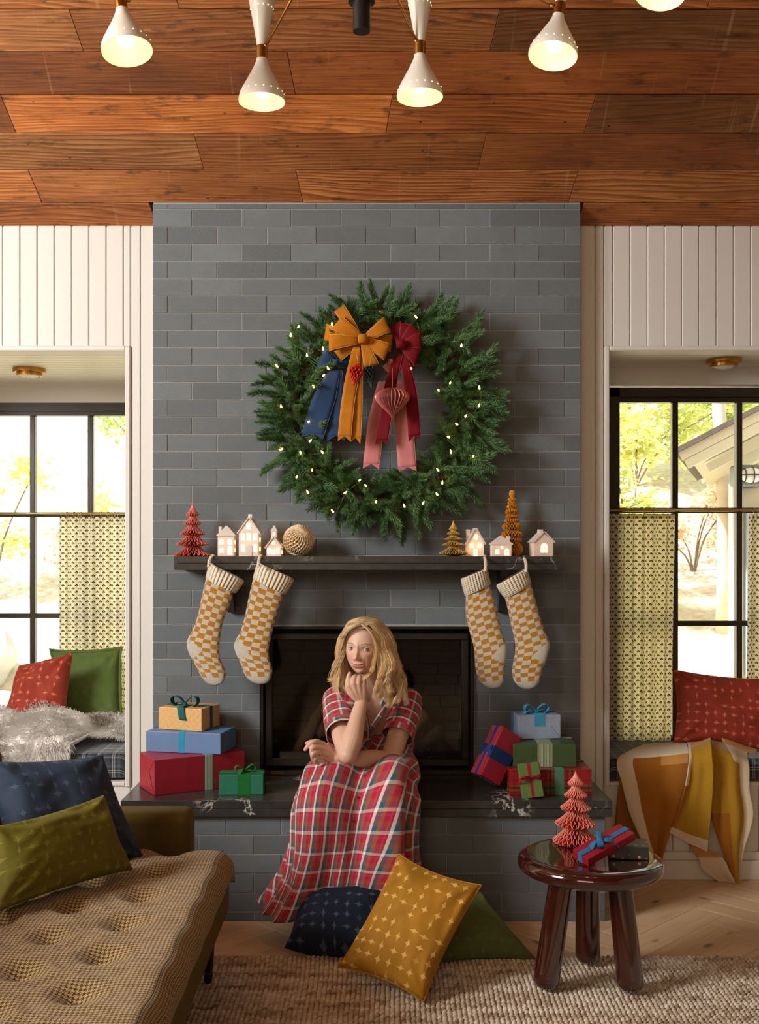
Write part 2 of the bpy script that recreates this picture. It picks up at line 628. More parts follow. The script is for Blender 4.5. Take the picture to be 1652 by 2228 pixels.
for r in range(len(rows_y) - 1):
    ya, yb = rows_y[r], rows_y[r + 1]
    xs = [XL] + joints.get(r, []) + [XR]
    if r == 0:
        xs = [XL, -HW - 0.003, HW + 0.003, XR]
    for k in range(len(xs) - 1):
        if r == 0 and k == 1:
            continue
        x0, x1 = xs[k] + 0.0008, xs[k + 1] - 0.0008
        L = x1 - x0
        wd = (ya - yb) * math.sqrt(1 + SL * SL)
        jit = random.uniform(-0.0012, 0.0012)
        sk0 = 0.012 * (1 if xs[k] < 0 else -1) if k > 0 else 0
        sk1 = 0.012 * (1 if xs[k + 1] < 0 else -1) if k < len(xs) - 2 else 0
        m = MB()
        h = wd / 2 - 0.0011
        # local: x along, y down-slope; the ends are cut slightly skew
        q = [(-L / 2 - sk0, -h), (L / 2 - sk1, -h), (L / 2 + sk1, h), (-L / 2 + sk0, h)]
        b = 0.0014
        v = [(x, y, 0.02) for x, y in q] + [(x, y, b) for x, y in q] + [(x * (1 - b / (L / 2)), y * (1 - b / h), 0.0) for x, y in q]
        m.add(v, [(0, 3, 2, 1)[::-1], (8, 9, 10, 11)[::-1]] + [tuple(reversed((4 * t + i, 4 * t + (i + 1) % 4, 4 * t + 4 + (i + 1) % 4, 4 * t + 4 + i)))[::-1] for t in (0, 1) for i in range(4)])
        tn = tones.get((r, k)) or random.choice([(1, .9, .8), (.75, .68, .6), (.9, .75, .6)])
        o = m.build('plank', MT['wood'], ce, color=(*tn, 1), weld=1e-7)
        ym = (ya + yb) / 2
        o.location = ((x0 + x1) / 2, ym, zc(ym) + jit)
        o.rotation_euler = (math.atan(-SL), 0, 0)
# roof deck above the planks, running up to the ridge and down behind the camera
mb = MB()
yr = -3.1
zr = zc(yr)
for (y0, z0, y1, z1) in ((0.17, zc(0.17) + 0.032, yr, zr + 0.032), (yr, zr + 0.032, -7.3, zr + 0.032 - 0.75 * (-yr - -7.3 - 0) * 0 - 2.6)):
    mb.add([(-4.5, y0, z0), (4.4, y0, z0), (4.4, y1, z1), (-4.5, y1, z1), (-4.5, y0, z0 + .15), (4.4, y0, z0 + .15), (4.4, y1, z1 + .15), (-4.5, y1, z1 + .15)],
           [(0, 1, 2, 3), (7, 6, 5, 4), (0, 4, 5, 1), (1, 5, 6, 2), (2, 6, 7, 3), (3, 7, 4, 0)])
mb.build('roof_deck', MT['wood'], ce, color=(.7, .6, .5, 1))

# ---- side and rear walls (outside the frame, they close the room)
wl = structure('wall_left')
mb = MB()
LX = -4.3
for lo, hi in (((LX - .12, -7.2, -.1), (LX, -4.25, 6.4)), ((LX - .12, -2.45, -.1), (LX, 1.4, 6.4)), ((LX - .12, -4.25, -.1), (LX, -2.45, 2.0)), ((LX - .12, -4.25, 4.1), (LX, -2.45, 6.4))):
    mb.box(lo, hi)
mb.build('wall_panel', MT['plaster'], wl)
wr = structure('wall_right')
MB().box((4.15, -7.2, -.1), (4.3, 1.4, 6.4)).build('wall_panel', MT['plaster'], wr)
wb = structure('wall_rear')
MB().box((-4.45, -7.2, -.1), (4.3, -7.05, 6.4)).build('wall_panel', MT['plaster'], wb)

# ---- chimney breast of grey bricks
ch = structure('wall_chimney')
ZM = 2.937                       # top course joint (py 455.5)
CH = 0.0753
CW = 0.216
OPX0, OPX1, OPZ0, OPZ1 = -0.462, 0.464, 0.40, 1.122
mb = MB()
mb.box((-HW + .003, 0.0022, 0.42), (OPX0 - .002, 0.09, 2.99))
mb.box((OPX1 + .002, 0.0022, 0.42), (HW - .003, 0.09, 2.99))
mb.box((OPX0 - .002, 0.0022, OPZ1), (OPX1 + .002, 0.09, 2.99))
mb.build('mortar_bed', MT['mortar'], ch)


def brick_mesh(w, h=CH, dep=0.03):
    g_ = 0.0014
    m = MB().rbox((-w / 2 + g_, 0.0, -h / 2 + g_), (w / 2 - g_, dep, h / 2 - g_), 0.0016)
    return m


brick_cache = {}


def brick(parent, x0, x1, z, h=CH, y=0.0, dep=0.03):
    key = (round(x1 - x0, 4), round(h, 4), dep)
    if key not in brick_cache:
        o = brick_mesh(x1 - x0, h, dep).build('brick', MT['brick'], parent)
        brick_cache[key] = o
    else:
        o = brick_cache[key].copy(); C.objects.link(o); o.parent = parent
    o.location = ((x0 + x1) / 2, y + random.uniform(-0.0015, 0.0008), z)
    return o


def course(parent, z, phase, xa, xb, h=CH, y=0.0, hole=None):
    k0 = math.floor((xa - phase) / CW)
    x = phase + k0 * CW
    while x < xb - 1e-6:
        a, b = max(x, xa), min(x + CW, xb)
        segs = [(a, b)]
        if hole:
            segs = []
            if a < hole[0]: segs.append((a, min(b, hole[0])))
            if b > hole[1]: segs.append((max(a, hole[1]), b))
        for s0, s1 in segs:
            if s1 - s0 > 0.006:
                brick(parent, s0, s1, z, h, y)
        x += CW


phA = (418 - 798) / 500
phB = (365 - 798) / 500
z = ZM
course(ch, ZM + 0.0125, phB, -HW, HW, 0.025)
k = 0
while z > 0.47:
    zm = z - CH / 2
    hole = (OPX0, OPX1) if zm < OPZ1 - 0.01 else None
    course(ch, zm, phA if k % 2 == 0 else phB, -HW, HW, CH, 0.0, hole)
    z -= CH
    k += 1

# ---- back wall: tongue-and-groove boards round the two window niches
bw = structure('wall_back')
OL0, OL1 = -2.45, -1.0677        # left opening
OR0, OR1 = 1.0737, 2.55
ZO0, ZO1 = 0.43, 2.335           # opening bottom / top
yb0, yb1 = Y_WALL + 0.016, Y_WALL + 0.10
mb = MB()
for lo, hi in (((LX, yb0, -.05), (OL0, yb1, 3.1)), ((OL1 + .005, yb0, -.05), (OR0 - .005, yb1, 3.1)), ((OR1, yb0, -.05), (4.2, yb1, 3.1)),
               ((OL0, yb0, ZO1 + .005), (OL1, yb1, 3.1)), ((OR0, yb0, ZO1 + .005), (OR1, yb1, 3.1)), ((OL0, yb0, -.05), (OL1, yb1, ZO0 - .005)), ((OR0, yb0, -.05), (OR1, yb1, ZO0 - .005))):
    if lo[0] == OL1 + .005:
        mb.box(lo, (-0.47, hi[1], hi[2])); mb.box((0.475, lo[1], lo[2]), hi); mb.box((-.47, lo[1], 1.13), (.475, hi[1], hi[2]))
        continue
    mb.box(lo, hi)
mb.build('wall_core', MT['paint'], bw)


def board(x0, x1, z0, z1):
    g_ = 0.0012
    v = []
    b = 0.0035
    y0, y1 = Y_WALL, Y_WALL + 0.016
    a, c = x0 + g_, x1 - g_
    pts = [(a, y1), (a, y0 + b), (a + b, y0), (c - b, y0), (c, y0 + b), (c, y1)]
    m = MB()
    m.add([(x, y, z0) for x, y in pts] + [(x, y, z1) for x, y in pts],
          [(i, (i + 1) % 6, 6 + (i + 1) % 6, 6 + i) for i in range(6)] + [(5, 4, 3, 2, 1, 0), (6, 7, 8, 9, 10, 11)])
    m.build('board', MT['paint'], bw)


ZT = 2.893
BWD = 0.0764
for sgn, edge in ((-1, -1.077), (1, 1.0905)):
    g0 = -1.001 if sgn < 0 else 1.0125
    if sgn < 0:
        board(-1.001, -0.933, 0.0, ZT); board(-1.0447, -1.001, 0.0, ZT); board(-1.077, -1.0457, 2.358, ZT)
    else:
        board(0.933, 1.0125, 0.0, ZT); board(1.0125, 1.0505, 0.0, ZT); board(1.0515, 1.0905, 2.358, ZT)
    for i in range(12):
        a = edge + sgn * BWD * i
        b_ = edge + sgn * BWD * (i + 1)
        board(min(a, b_), max(a, b_), 2.358, ZT)
    for i in range(13):
        a = (-1.0447 if sgn < 0 else 1.0505) + sgn * BWD * i
        b_ = a + sgn * BWD
        board(min(a, b_), max(a, b_), 0.12, 0.418)

# casing round the niches, and baseboards
for k, (x0, x1, nm) in enumerate(((OL0, OL1, 'trim_1'), (OR0, OR1, 'trim_2'))):
    t = structure(nm)
    y0, y1 = Y_WALL - 0.012, Y_WALL + 0.104
    w = 0.0225
    MB().rbox((x0 - w, y0, ZO0 - .022), (x0, y1, ZO1 + .022), .004).build('casing', MT['paint'], t)
    MB().rbox((x1, y0, ZO0 - .022), (x1 + w, y1, ZO1 + .022), .004).build('casing', MT['paint'], t)
    MB().rbox((x0, y0, ZO1), (x1, y1, ZO1 + .022), .004).build('casing', MT['paint'], t)
    MB().rbox((x0, y0, ZO0 - .018), (x1, y1, ZO0), .004).build('casing', MT['paint'], t)
for nm, x0, x1 in (('baseboard_left', LX, -0.945), ('baseboard_right', 0.945, 4.15)):
    m = MB()
    m.rbox((x0, Y_WALL - .022, 0), (x1, Y_WALL + .004, 0.085), .003)
    m.rbox((x0, Y_WALL - .012, 0.085), (x1, Y_WALL + .004, 0.122), .003)
    o = m.build(nm, MT['paint'])
    o['kind'] = 'structure'


# ---- window niches: side walls, beadboard ceiling, bench
def niche(nm, x0, x1, yb, ceil_name, bench_top):
    st = structure(nm)
    y0 = Y_WALL + 0.10
    m = MB()
    m.box((x0 - .08, y0, -.05), (x0, yb + .3, 2.5)); m.build('side_wall', MT['paint'], st)
    m = MB(); m.box((x1, y0, -.05), (x1 + .08, yb + .3, 2.5)); m.build('side_wall', MT['paint'], st)
    MB().box((x0, y0, bench_top - .06), (x1, yb + .2, bench_top)).build('bench_board', MT['paint'], st)
    MB().box((x0, y0, -.05), (x1, yb + .2, bench_top - .06)).build('bench_core', MT['paint'], st)
    MB().box((x0, yb - .02, 2.258), (x1, yb + .12, 2.346)).build('header', MT['paint'], st)
    ce_ = structure(ceil_name)
    MB().box((x0 - .08, y0, 2.352), (x1 + .08, yb + .3, 2.5)).build('ceiling_core', MT['paint_ceiling'], ce_)
    y = y0
    while y < yb - .001:
        ye = min(y + .0625, yb)
        m = MB()
        pts = [(y + .0006, 2.352), (y + .0006, 2.349), (y + .0035, 2.346), (ye - .0035, 2.346), (ye - .0006, 2.349), (ye - .0006, 2.352)]
        m.add([(x0, a, b) for a, b in pts] + [(x1, a, b) for a, b in pts], [(i, 6 + i, 6 + (i + 1) % 6, (i + 1) % 6) for i in range(6)] + [tuple(range(6)), tuple(range(11, 5, -1))])
        m.build('bead_board', MT['paint_ceiling'], ce_)
        y = ye


YWL, YWR = 1.17, 0.55
niche('wall_niche_left', OL0, OL1, YWL, 'ceiling_niche_left', 0.44)
niche('wall_niche_right', OR0, OR1, YWR, 'ceiling_niche_right', 0.43)


def window(nm, xa, xb, y, verts_x, zs, ztop, zbot, wfr):
    st = structure(nm)
    mw = 0.014
    fr = MB()
    fr.box((xa, y - .02, ztop - .045), (xb, y + .06, ztop)); fr.box((xa, y - .02, zbot - .02), (xb, y + .06, zbot + .045))
    fr.box((xa, y - .02, zbot), (xa + wfr, y + .06, ztop)); fr.box((xb - wfr, y - .02, zbot), (xb, y + .06, ztop))
    fr.build('window_frame', MT['window_frame'], st)
    fr = MB(); fr.box((xa + wfr, y, ztop - .068), (xb - wfr, y + .045, ztop - .045)); fr.build('sash_rail', MT['window_frame'], st)
    for x in verts_x:
        MB().rbox((x - mw, y, zbot + .045), (x + mw, y + .04, ztop - .068), .003).build('muntin', MT['window_frame'], st)
    for z in zs:
        MB().rbox((xa + wfr, y + .002, z - mw * .9), (xb - wfr, y + .038, z + mw * .9), .003).build('muntin', MT['window_frame'], st)
    xs = [xa + wfr] + list(verts_x) + [xb - wfr]
    zz = [zbot + .045] + sorted(zs) + [ztop - .068]
    for i in range(len(xs) - 1):
        for j in range(len(zz) - 1):
            MB().box((xs[i], y + .018, zz[j]), (xs[i + 1], y + .022, zz[j + 1])).build('glass_pane', MT['glass'], st)


window('window_1', OL0, OL1 + .0, YWL, [-2.142, -1.826, -1.510, -1.195], [1.097, 1.651], 2.258, 0.50, .05)
window('window_2', OR0, OR1, YWR, [1.505, 1.818, 2.13], [1.097, 1.649], 2.244, 0.50, .155)

# ================================================================ hearth, mantel, firebox
SLZ0, SLZ1 = 0.414, 0.478
h = thing('hearth', 'raised brick hearth with a two-layer black marble top', 'hearth')
MB().box((-.931, -.4606, 0), (.931, 0.08, SLZ0)).build('mortar_bed', MT['mortar'], h)
z = SLZ0 - CH / 2
k = 0
while z > -0.03:
    hh = CH if z - CH / 2 > 0 else CH / 2 + z
    zz = z if hh == CH else hh / 2
    ph = (612 - 798) / 556 + (0 if k % 2 == 0 else CW / 2) * 1.0
    if hh > .01:
        kx = math.floor((-.935 - ph) / CW)
        x = ph + kx * CW
        while x < .935:
            a, b = max(x, -.935), min(x + CW, .935)
            if b - a > .006:
                brick(h, a, b, zz, hh, -0.463)
            x += CW
        for sx in (-1, 1):       # returns on the ends
            for (ya, yb_) in (((-.43, -.22), (-.22, -.005)) if k % 2 else ((-.43, -.33), (-.33, -.11), (-.11, -.005))):
                m = MB().rbox((-.0145, -(yb_ - ya) / 2 + .0014, -hh / 2 + .0014), (.0145, (yb_ - ya) / 2 - .0014, hh / 2 - .0014), .0016)
                m.build('brick', MT['brick'], h, loc=(sx * .9195, (ya + yb_) / 2, zz))
    z -= CH
    k += 1
MB().rbox((-.958, -.485, SLZ0), (.957, 0.075, SLZ0 + .0315), .0015).build('marble_slab', MT['marble'], h)
MB().rbox((-.958, -.486, SLZ0 + .0325), (.957, 0.075, SLZ1), .0015).build('marble_slab', MT['marble'], h)

mt = thing('mantel_shelf', 'black marble mantel shelf on the grey brick chimney', 'shelf')
MZ0, MZ1 = 1.3705, 1.428
MB().rbox((-.8016, -.2, MZ0), (.8016, 0.0, MZ0 + .0285), .0012).build('marble_slab', MT['marble'], mt)
MB().rbox((-.8016, -.2012, MZ0 + .0293), (.8016, 0.0, MZ1), .0012).build('marble_slab', MT['marble'], mt)
for px in (499.5, 1094.5):
    x = (px - 798) / 510
    m = MB()
    y_top, y_bot = -.15, -.035
    m.add([(x - .0145, 0, MZ0), (x - .0145, y_top, MZ0), (x - .0145, y_top, MZ0 - .03), (x - .0145, y_bot, 1.185), (x - .0145, 0, 1.185),
           (x + .0145, 0, MZ0), (x + .0145, y_top, MZ0), (x + .0145, y_top, MZ0 - .03), (x + .0145, y_bot, 1.185), (x + .0145, 0, 1.185)],
          [(0, 1, 2, 3, 4), (9, 8, 7, 6, 5)] + [(i, 5 + i, 5 + (i + 1) % 5, (i + 1) % 5) for i in range(5)])
    m.build('bracket', MT['marble'], mt)

fp = thing('fireplace_insert', 'black steel gas fireplace with glass front and ceramic logs', 'fireplace')
X0, X1, Zb, Zt = -.46, .464, SLZ1 + .001, 1.122
bk = MT['black_steel']
m = MB()
m.rbox((X0, -.012, Zt - .012), (X1, .05, Zt), .002); m.rbox((X0, -.012, Zb), (X0 + .012, .05, Zt - .012), .002)
m.rbox((X1 - .012, -.012, Zb), (X1, .05, Zt - .012), .002); m.rbox((X0 + .012, -.012, Zb), (X1 - .012, .05, Zb + .02), .002)
m.build('surround', bk, fp)
m = MB()
a, b, c, d_ = X0 + .02, X1 - .02, Zb + .035, Zt - .03
m.rbox((a, -.004, d_ - .028), (b, .03, d_), .003); m.rbox((a, -.004, c), (b, .03, c + .03), .003)
m.rbox((a, -.004, c + .03), (a + .03, .03, d_ - .028), .003); m.rbox((b - .03, -.004, c + .03), (b, .03, d_ - .028), .003)
m.build('door_frame', bk, fp)
g = G('fireplace_glass')
tr = g.n('ShaderNodeBsdfTransparent', {'Color': (0.62, 0.60, 0.58, 1)})
gl = g.n('ShaderNodeBsdfGlossy', {'Roughness': 0.06, 'Color': (0.8, 0.8, 0.8, 1)})
mx = g.n('ShaderNodeMixShader', {0: 0.03, 1: tr.outputs[0], 2: gl.outputs[0]})
g.t.links.new(mx.outputs[0], g.out.inputs['Surface'])
MB().box((a + .03, .012, c + .03), (b - .03, .016, d_ - .028)).build('glass', g.m, fp)
MT['soot'] = plain('firebox_dark', (0.035, 0.031, 0.028, 1), 0.85, nscale=6, namt=.3)
m = MB()
m.box((X0 + .003, .03, Zb), (X1 - .003, .46, Zb + .012)); m.box((X0 + .003, .03, Zt - .014), (X1 - .003, .46, Zt - .002))
m.box((X0 + .003, .03, Zb + .012), (X0 + .013, .46, Zt - .014)); m.box((X1 - .013, .03, Zb + .012), (X1 - .003, .46, Zt - .014))
m.box((X0 + .003, .45, Zb), (X1 - .003, .46, Zt - .002))
m.build('firebox', MT['soot'], fp)
MT['firebrick'] = plain('firebrick', (0.13, 0.125, 0.118, 1), 0.7, nscale=26, namt=.45, bump=.9, bscale=45)
# ledgestone-like refractory panels: back and right side, the pieces joined as relief
rr = random.Random(3)
m = MB()
zz = Zb + .02
while zz < Zt - .05:
    hh = rr.uniform(.045, .065)
    x = X0 + .02
    while x < X1 - .03:
        w = rr.uniform(.10, .22)
        m.rbox((x + .002, .44 - rr.uniform(.004, .014), zz + .002), (min(x + w, X1 - .02) - .002, .45, min(zz + hh, Zt - .02) - .002), .003)
        x += w
    yy = .04
    while yy < .43:
        w = rr.uniform(.08, .18)
        m.rbox((X1 - .02 - rr.uniform(.0, .008), yy + .002, zz + .002), (X1 - .013, min(yy + w, .44) - .002, min(zz + hh, Zt - .02) - .002), .002)
        yy += w
    zz += hh
o = m.build('refractory_bricks', MT['firebrick'], fp)
MT['log'] = plain('ceramic_log', (0.23, 0.14, 0.075, 1), 0.85, nscale=22, namt=.5, bump=.8, bscale=40)
MT['char'] = plain('charred_log', (0.055, 0.046, 0.040, 1), 0.6, nscale=30, namt=.5, bump=1.0, bscale=60)


def log(p0, p1, r, mat):
    m = MB()
    pts = []
    for i in range(13):
        t = i / 12
        p = Vector(p0).lerp(Vector(p1), t)
        p += Vector((noise.noise(p * 9), noise.noise(p * 9 + Vector((5, 0, 0))), noise.noise(p * 9 + Vector((0, 7, 0))))) * r * .5
        pts.append(p)
    m.tube(pts, [r * (1 + .2 * noise.noise(p * 14)) * (1 if 0 < i < 12 else .8) for i, p in enumerate(pts)], 10)
    return m.build('log', mat, fp, smooth=True)


log((-.31, .10, .55), (-.17, .16, .80), .026, MT['log'])
log((-.19, .12, .62), (-.16, .22, .78), .03, MT['log'])
log((-.36, .20, .56), (.10, .24, .58), .05, MT['char'])
log((.02, .14, .56), (.36, .20, .58), .055, MT['char'])
log((.17, .17, .60), (.27, .12, .72), .03, MT['log'])
log((-.05, .3, .6), (.22, .28, .76), .04, MT['char'])
log((.26, .14, .58), (.33, .10, .66), .03, MT['char'])
m = MB()
for i in range(260):
    x, y = rr.uniform(-.40, .42), rr.uniform(.06, .36)
    s = rr.uniform(.008, .02)
    hgt = Zb + .012 + .05 * max(0, 1 - ((x - .27) / .14) ** 2) * rr.random() * 1.6
    m.rbox((-s, -s, -s), (s, s, s * .7), s * .4, Matrix.Translation((x, y, hgt + s * .5)) @ Euler((rr.random() * 6, rr.random() * 6, rr.random() * 6)).to_matrix().to_4x4())
o = m.build('embers', MT['char'], fp); o['kind'] = 'stuff'


def text_mesh(body, size, name, mat, parent, loc, rot=(math.pi / 2, 0, 0), ext=.0006, align='CENTER'):
    cu = bpy.data.curves.new(name, 'FONT')
    cu.body = body; cu.size = size; cu.extrude = ext; cu.align_x = align; cu.align_y = 'CENTER'
    tmp = bpy.data.objects.new('tmp', cu)
    C.objects.link(tmp)
    dg = bpy.context.evaluated_depsgraph_get()
    me = bpy.data.meshes.new_from_object(tmp.evaluated_get(dg))
    bpy.data.objects.remove(tmp)
    me.materials.clear(); me.materials.append(mat)
    o = bpy.data.objects.new(name, me)
    C.objects.link(o)
    o.parent = parent; o.location = loc; o.rotation_euler = rot
    return o


MT['badge'] = plain('bronze_badge', S(150, 105, 60), 0.4, 0.8)
bx, bz = (605 - 798) / 500, CAMZ - (1679 - 1200) / 500
plate = MB().rbox((bx - .026, -.0155, bz - .0065), (bx + .026, -.0125, bz + .0065), .001).build('badge', plain('badge_black', (.012, .011, .01, 1), .4), fp)
fr = MB()
for lo, hi in (((-.026, -.0065), (.026, -.0055)), ((-.026, .0055), (.026, .0065)), ((-.026, -.0055), (-.025, .0055)), ((.025, -.0055), (.026, .0055))):
    fr.box((bx + lo[0], -.0165, bz + lo[1]), (bx + hi[0], -.0152, bz + hi[1]))
fr.build('badge_rim', MT['badge'], plate)
BADGE_AT = (bx, -.0158, bz)
text_mesh('MONTIGO', .0098, 'badge_lettering', MT['badge'], plate, BADGE_AT)

# ================================================================ window dressing
g = G('clover_print_cotton')
uv = g.coord('UV')
u, v, _ = g.xyz(uv)
cell = 0.035
row = g.math('FLOOR', g.math('DIVIDE', v, cell * .5))
ush = g.math('ADD', g.math('DIVIDE', u, cell), g.math('MULTIPLY', row, 0.5))
fu = g.math('SUBTRACT', g.math('FRACT', ush), 0.5)
fv = g.math('SUBTRACT', g.math('FRACT', g.math('DIVIDE', v, cell * .5)), 0.5)
fv = g.math('MULTIPLY', fv, 0.5)
mask = None
for (cx, cy, rad) in ((0, .10, .105), (-.14, -.03, .10), (.14, -.03, .10), (0, -.15, .05)):
    dx = g.math('SUBTRACT', fu, cx); dy = g.math('SUBTRACT', fv, cy)
    dd = g.math('SQRT', g.math('ADD', g.math('MULTIPLY', dx, dx), g.math('MULTIPLY', dy, dy)))
    k = g.math('LESS_THAN', dd, rad)
    mask = k if mask is None else g.math('MAXIMUM', mask, k)
col = g.mix(mask, (0.86, 0.82, 0.66, 1), (0.035, 0.045, 0.075, 1))
df = g.n('ShaderNodeBsdfDiffuse', {'Color': col})
tl = g.n('ShaderNodeBsdfTranslucent', {'Color': g.mix(mask, (0.90, 0.80, 0.42, 1), (0.05, 0.05, 0.06, 1))})
mx = g.n('ShaderNodeMixShader', {0: 0.45, 1: df.outputs[0], 2: tl.outputs[0]})
g.t.links.new(mx.outputs[0], g.out.inputs['Surface'])
MT['curtain'] = g.m


def curtain(label, x0, x1, y, ztop, zbot, nf, rings, zrod, seed, flare=0.0, group=None, side=1):
    t = thing('cafe_curtain', label, 'curtain', (x0, y, zbot), group=group)
    rr = random.Random(seed)
    ph = [rr.uniform(0, 6.28) for _ in range(4)]
    nu, nv = 90, 40
    P, UV = [], []
    for j in range(nv):
        tv = j / (nv - 1)
        zz = lerp(ztop - zbot, 0.0, tv)
        row, ur, uu = [], [], 0
        prev = None
        for i in range(nu):
            tu = i / (nu - 1)
            amp = lerp(.012, .022, tv) * (0.7 + .3 * math.sin(tu * 9 + ph[0]))
            if j == 0: amp *= .6
            yy = amp * math.sin(2 * math.pi * nf * tu + ph[1] + .5 * math.sin(4 * tu + ph[2] + tv)) + .006 * math.sin(2 * math.pi * nf * 2.3 * tu + ph[3])
            wgt = (x1 - x0) + flare * tv
            xx = tu * wgt + .006 * math.sin(2 * math.pi * nf * tu + ph[2]) if side > 0 else (x1 - x0) - (1 - tu) * wgt
            p = Vector((xx, yy, zz))
            row.append(p)
            ur.append((tu * (x1 - x0) * 1.55, zz))
        P.append(row); UV.append(ur)
    MB().grid(P, uv=UV).build('panel', MT['curtain'], t, smooth=True)
    Ph = [[p + Vector((0, -.0015, 0)) for p in P[0]], [Vector((p.x, p.y - .0025, p.z - .022)) for p in P[0]]]
    Uh = [[(a, b) for a, b in UV[0]], [(a, b - .022) for a, b in UV[0]]]
    MB().grid(Ph, uv=Uh).build('heading_band', MT['curtain'], t, smooth=True)
    for rx in rings:
        m = MB()
        R, r = .0135, .0016
        yaw = rr.uniform(-.5, .5)
        pts = [Vector((rx - x0 + math.sin(a) * R * math.sin(yaw), math.sin(a) * R * math.cos(yaw), zrod - zbot - .005 + R * math.cos(a))) for a in [2 * math.pi * k / 16 for k in range(17)]]
        m.tube(pts, r, 6, cap=False)
        m.build('curtain_ring', MT['gold_rod'], t, smooth=True)
    return t


def rod(label, x0, x1, y, z):
    t = thing('curtain_rod', label, 'curtain rod', (x0, y, z))
    MB().tube([(0, 0, 0), (x1 - x0, 0, 0)], .0068, 12).build('rod', MT['gold_rod'], t, smooth=True)
    for x in (.004, x1 - x0 - .004):
        m = MB(); m.tube([(x, 0, 0), (x, .06, 0)], .006, 8); m.build('bracket', MT['gold_rod'], t, smooth=True)


yl, yr_ = YWL - .055, YWR - .055
dl, dr = yl - CAMY, yr_ - CAMY
zl, zr_ = CAMZ - (1117 - 1200) / F * dl, CAMZ - (1110 - 1200) / F * dr
rod('thin brass rod across the left window', OL0 + .005, OL1 - .005, yl, zl)
rod('thin brass rod across the right window', OR0 + .005, OR1 - .005, yr_, zr_)


def xr(px, d): return (px - 798) / F * d


curtain('clover print cafe curtain at the left window', xr(133, dl), xr(322, dl), yl, zl - .018, .556, 8, [xr(p, dl) for p in (146, 162, 170, 177, 201, 221, 236, 243, 250, 256, 290)], zl, 5)
curtain('clover print cafe curtain at the inner side of the right window', xr(1296, dr), xr(1468, dr), yr_, zr_ - .018, .536, 7, [xr(p, dr) for p in (1351, 1370, 1402, 1421, 1454)], zr_, 9, flare=-.02)
curtain('clover print cafe curtain at the right edge of the photo', xr(1630, dr), xr(1760, dr), yr_, zr_ - .020, .536, 6, [xr(p, dr) for p in (1645, 1670, 1700)], zr_, 12, flare=.015, side=-1)


def flush_light(label, x, y):
    t = thing('flush_ceiling_light', label, 'ceiling light', (x, y, 2.346))
    MB().lathe([(.0, 0), (.078, 0), (.079, -.004), (.079, -.017), (.077, -.020), (.060, -.020)], 40).build('brass_plate', MT['brass'], t, smooth=False)
    MB().lathe([(.061, -.018), (.061, -.034), (.059, -.036), (.052, -.036), (.050, -.030)], 40).build('brass_ring', MT['brass'], t, smooth=False)
    g_ = MT.get('lens')
    if not g_:
        gg = G('ribbed_glass_lens')
        vv = gg.n('ShaderNodeTexVoronoi', {'Vector': gg.coord('Object'), 'Scale': 160.0}).outputs['Distance']
        gg.set(Base_Color=(0.82, 0.80, 0.70, 1), Roughness=0.15)
        gg.bump(vv, 0.8, 0.004)
        MT['lens'] = g_ = gg.m
    MB().lathe([(.053, -.031), (.045, -.037), (.03, -.042), (.0001, -.045)], 40).build('glass_lens', g_, t, smooth=True)


flush_light('round brass ceiling light in the left window niche', -1.66, .60)
flush_light('round brass ceiling light in the right window niche', 1.672, .345)

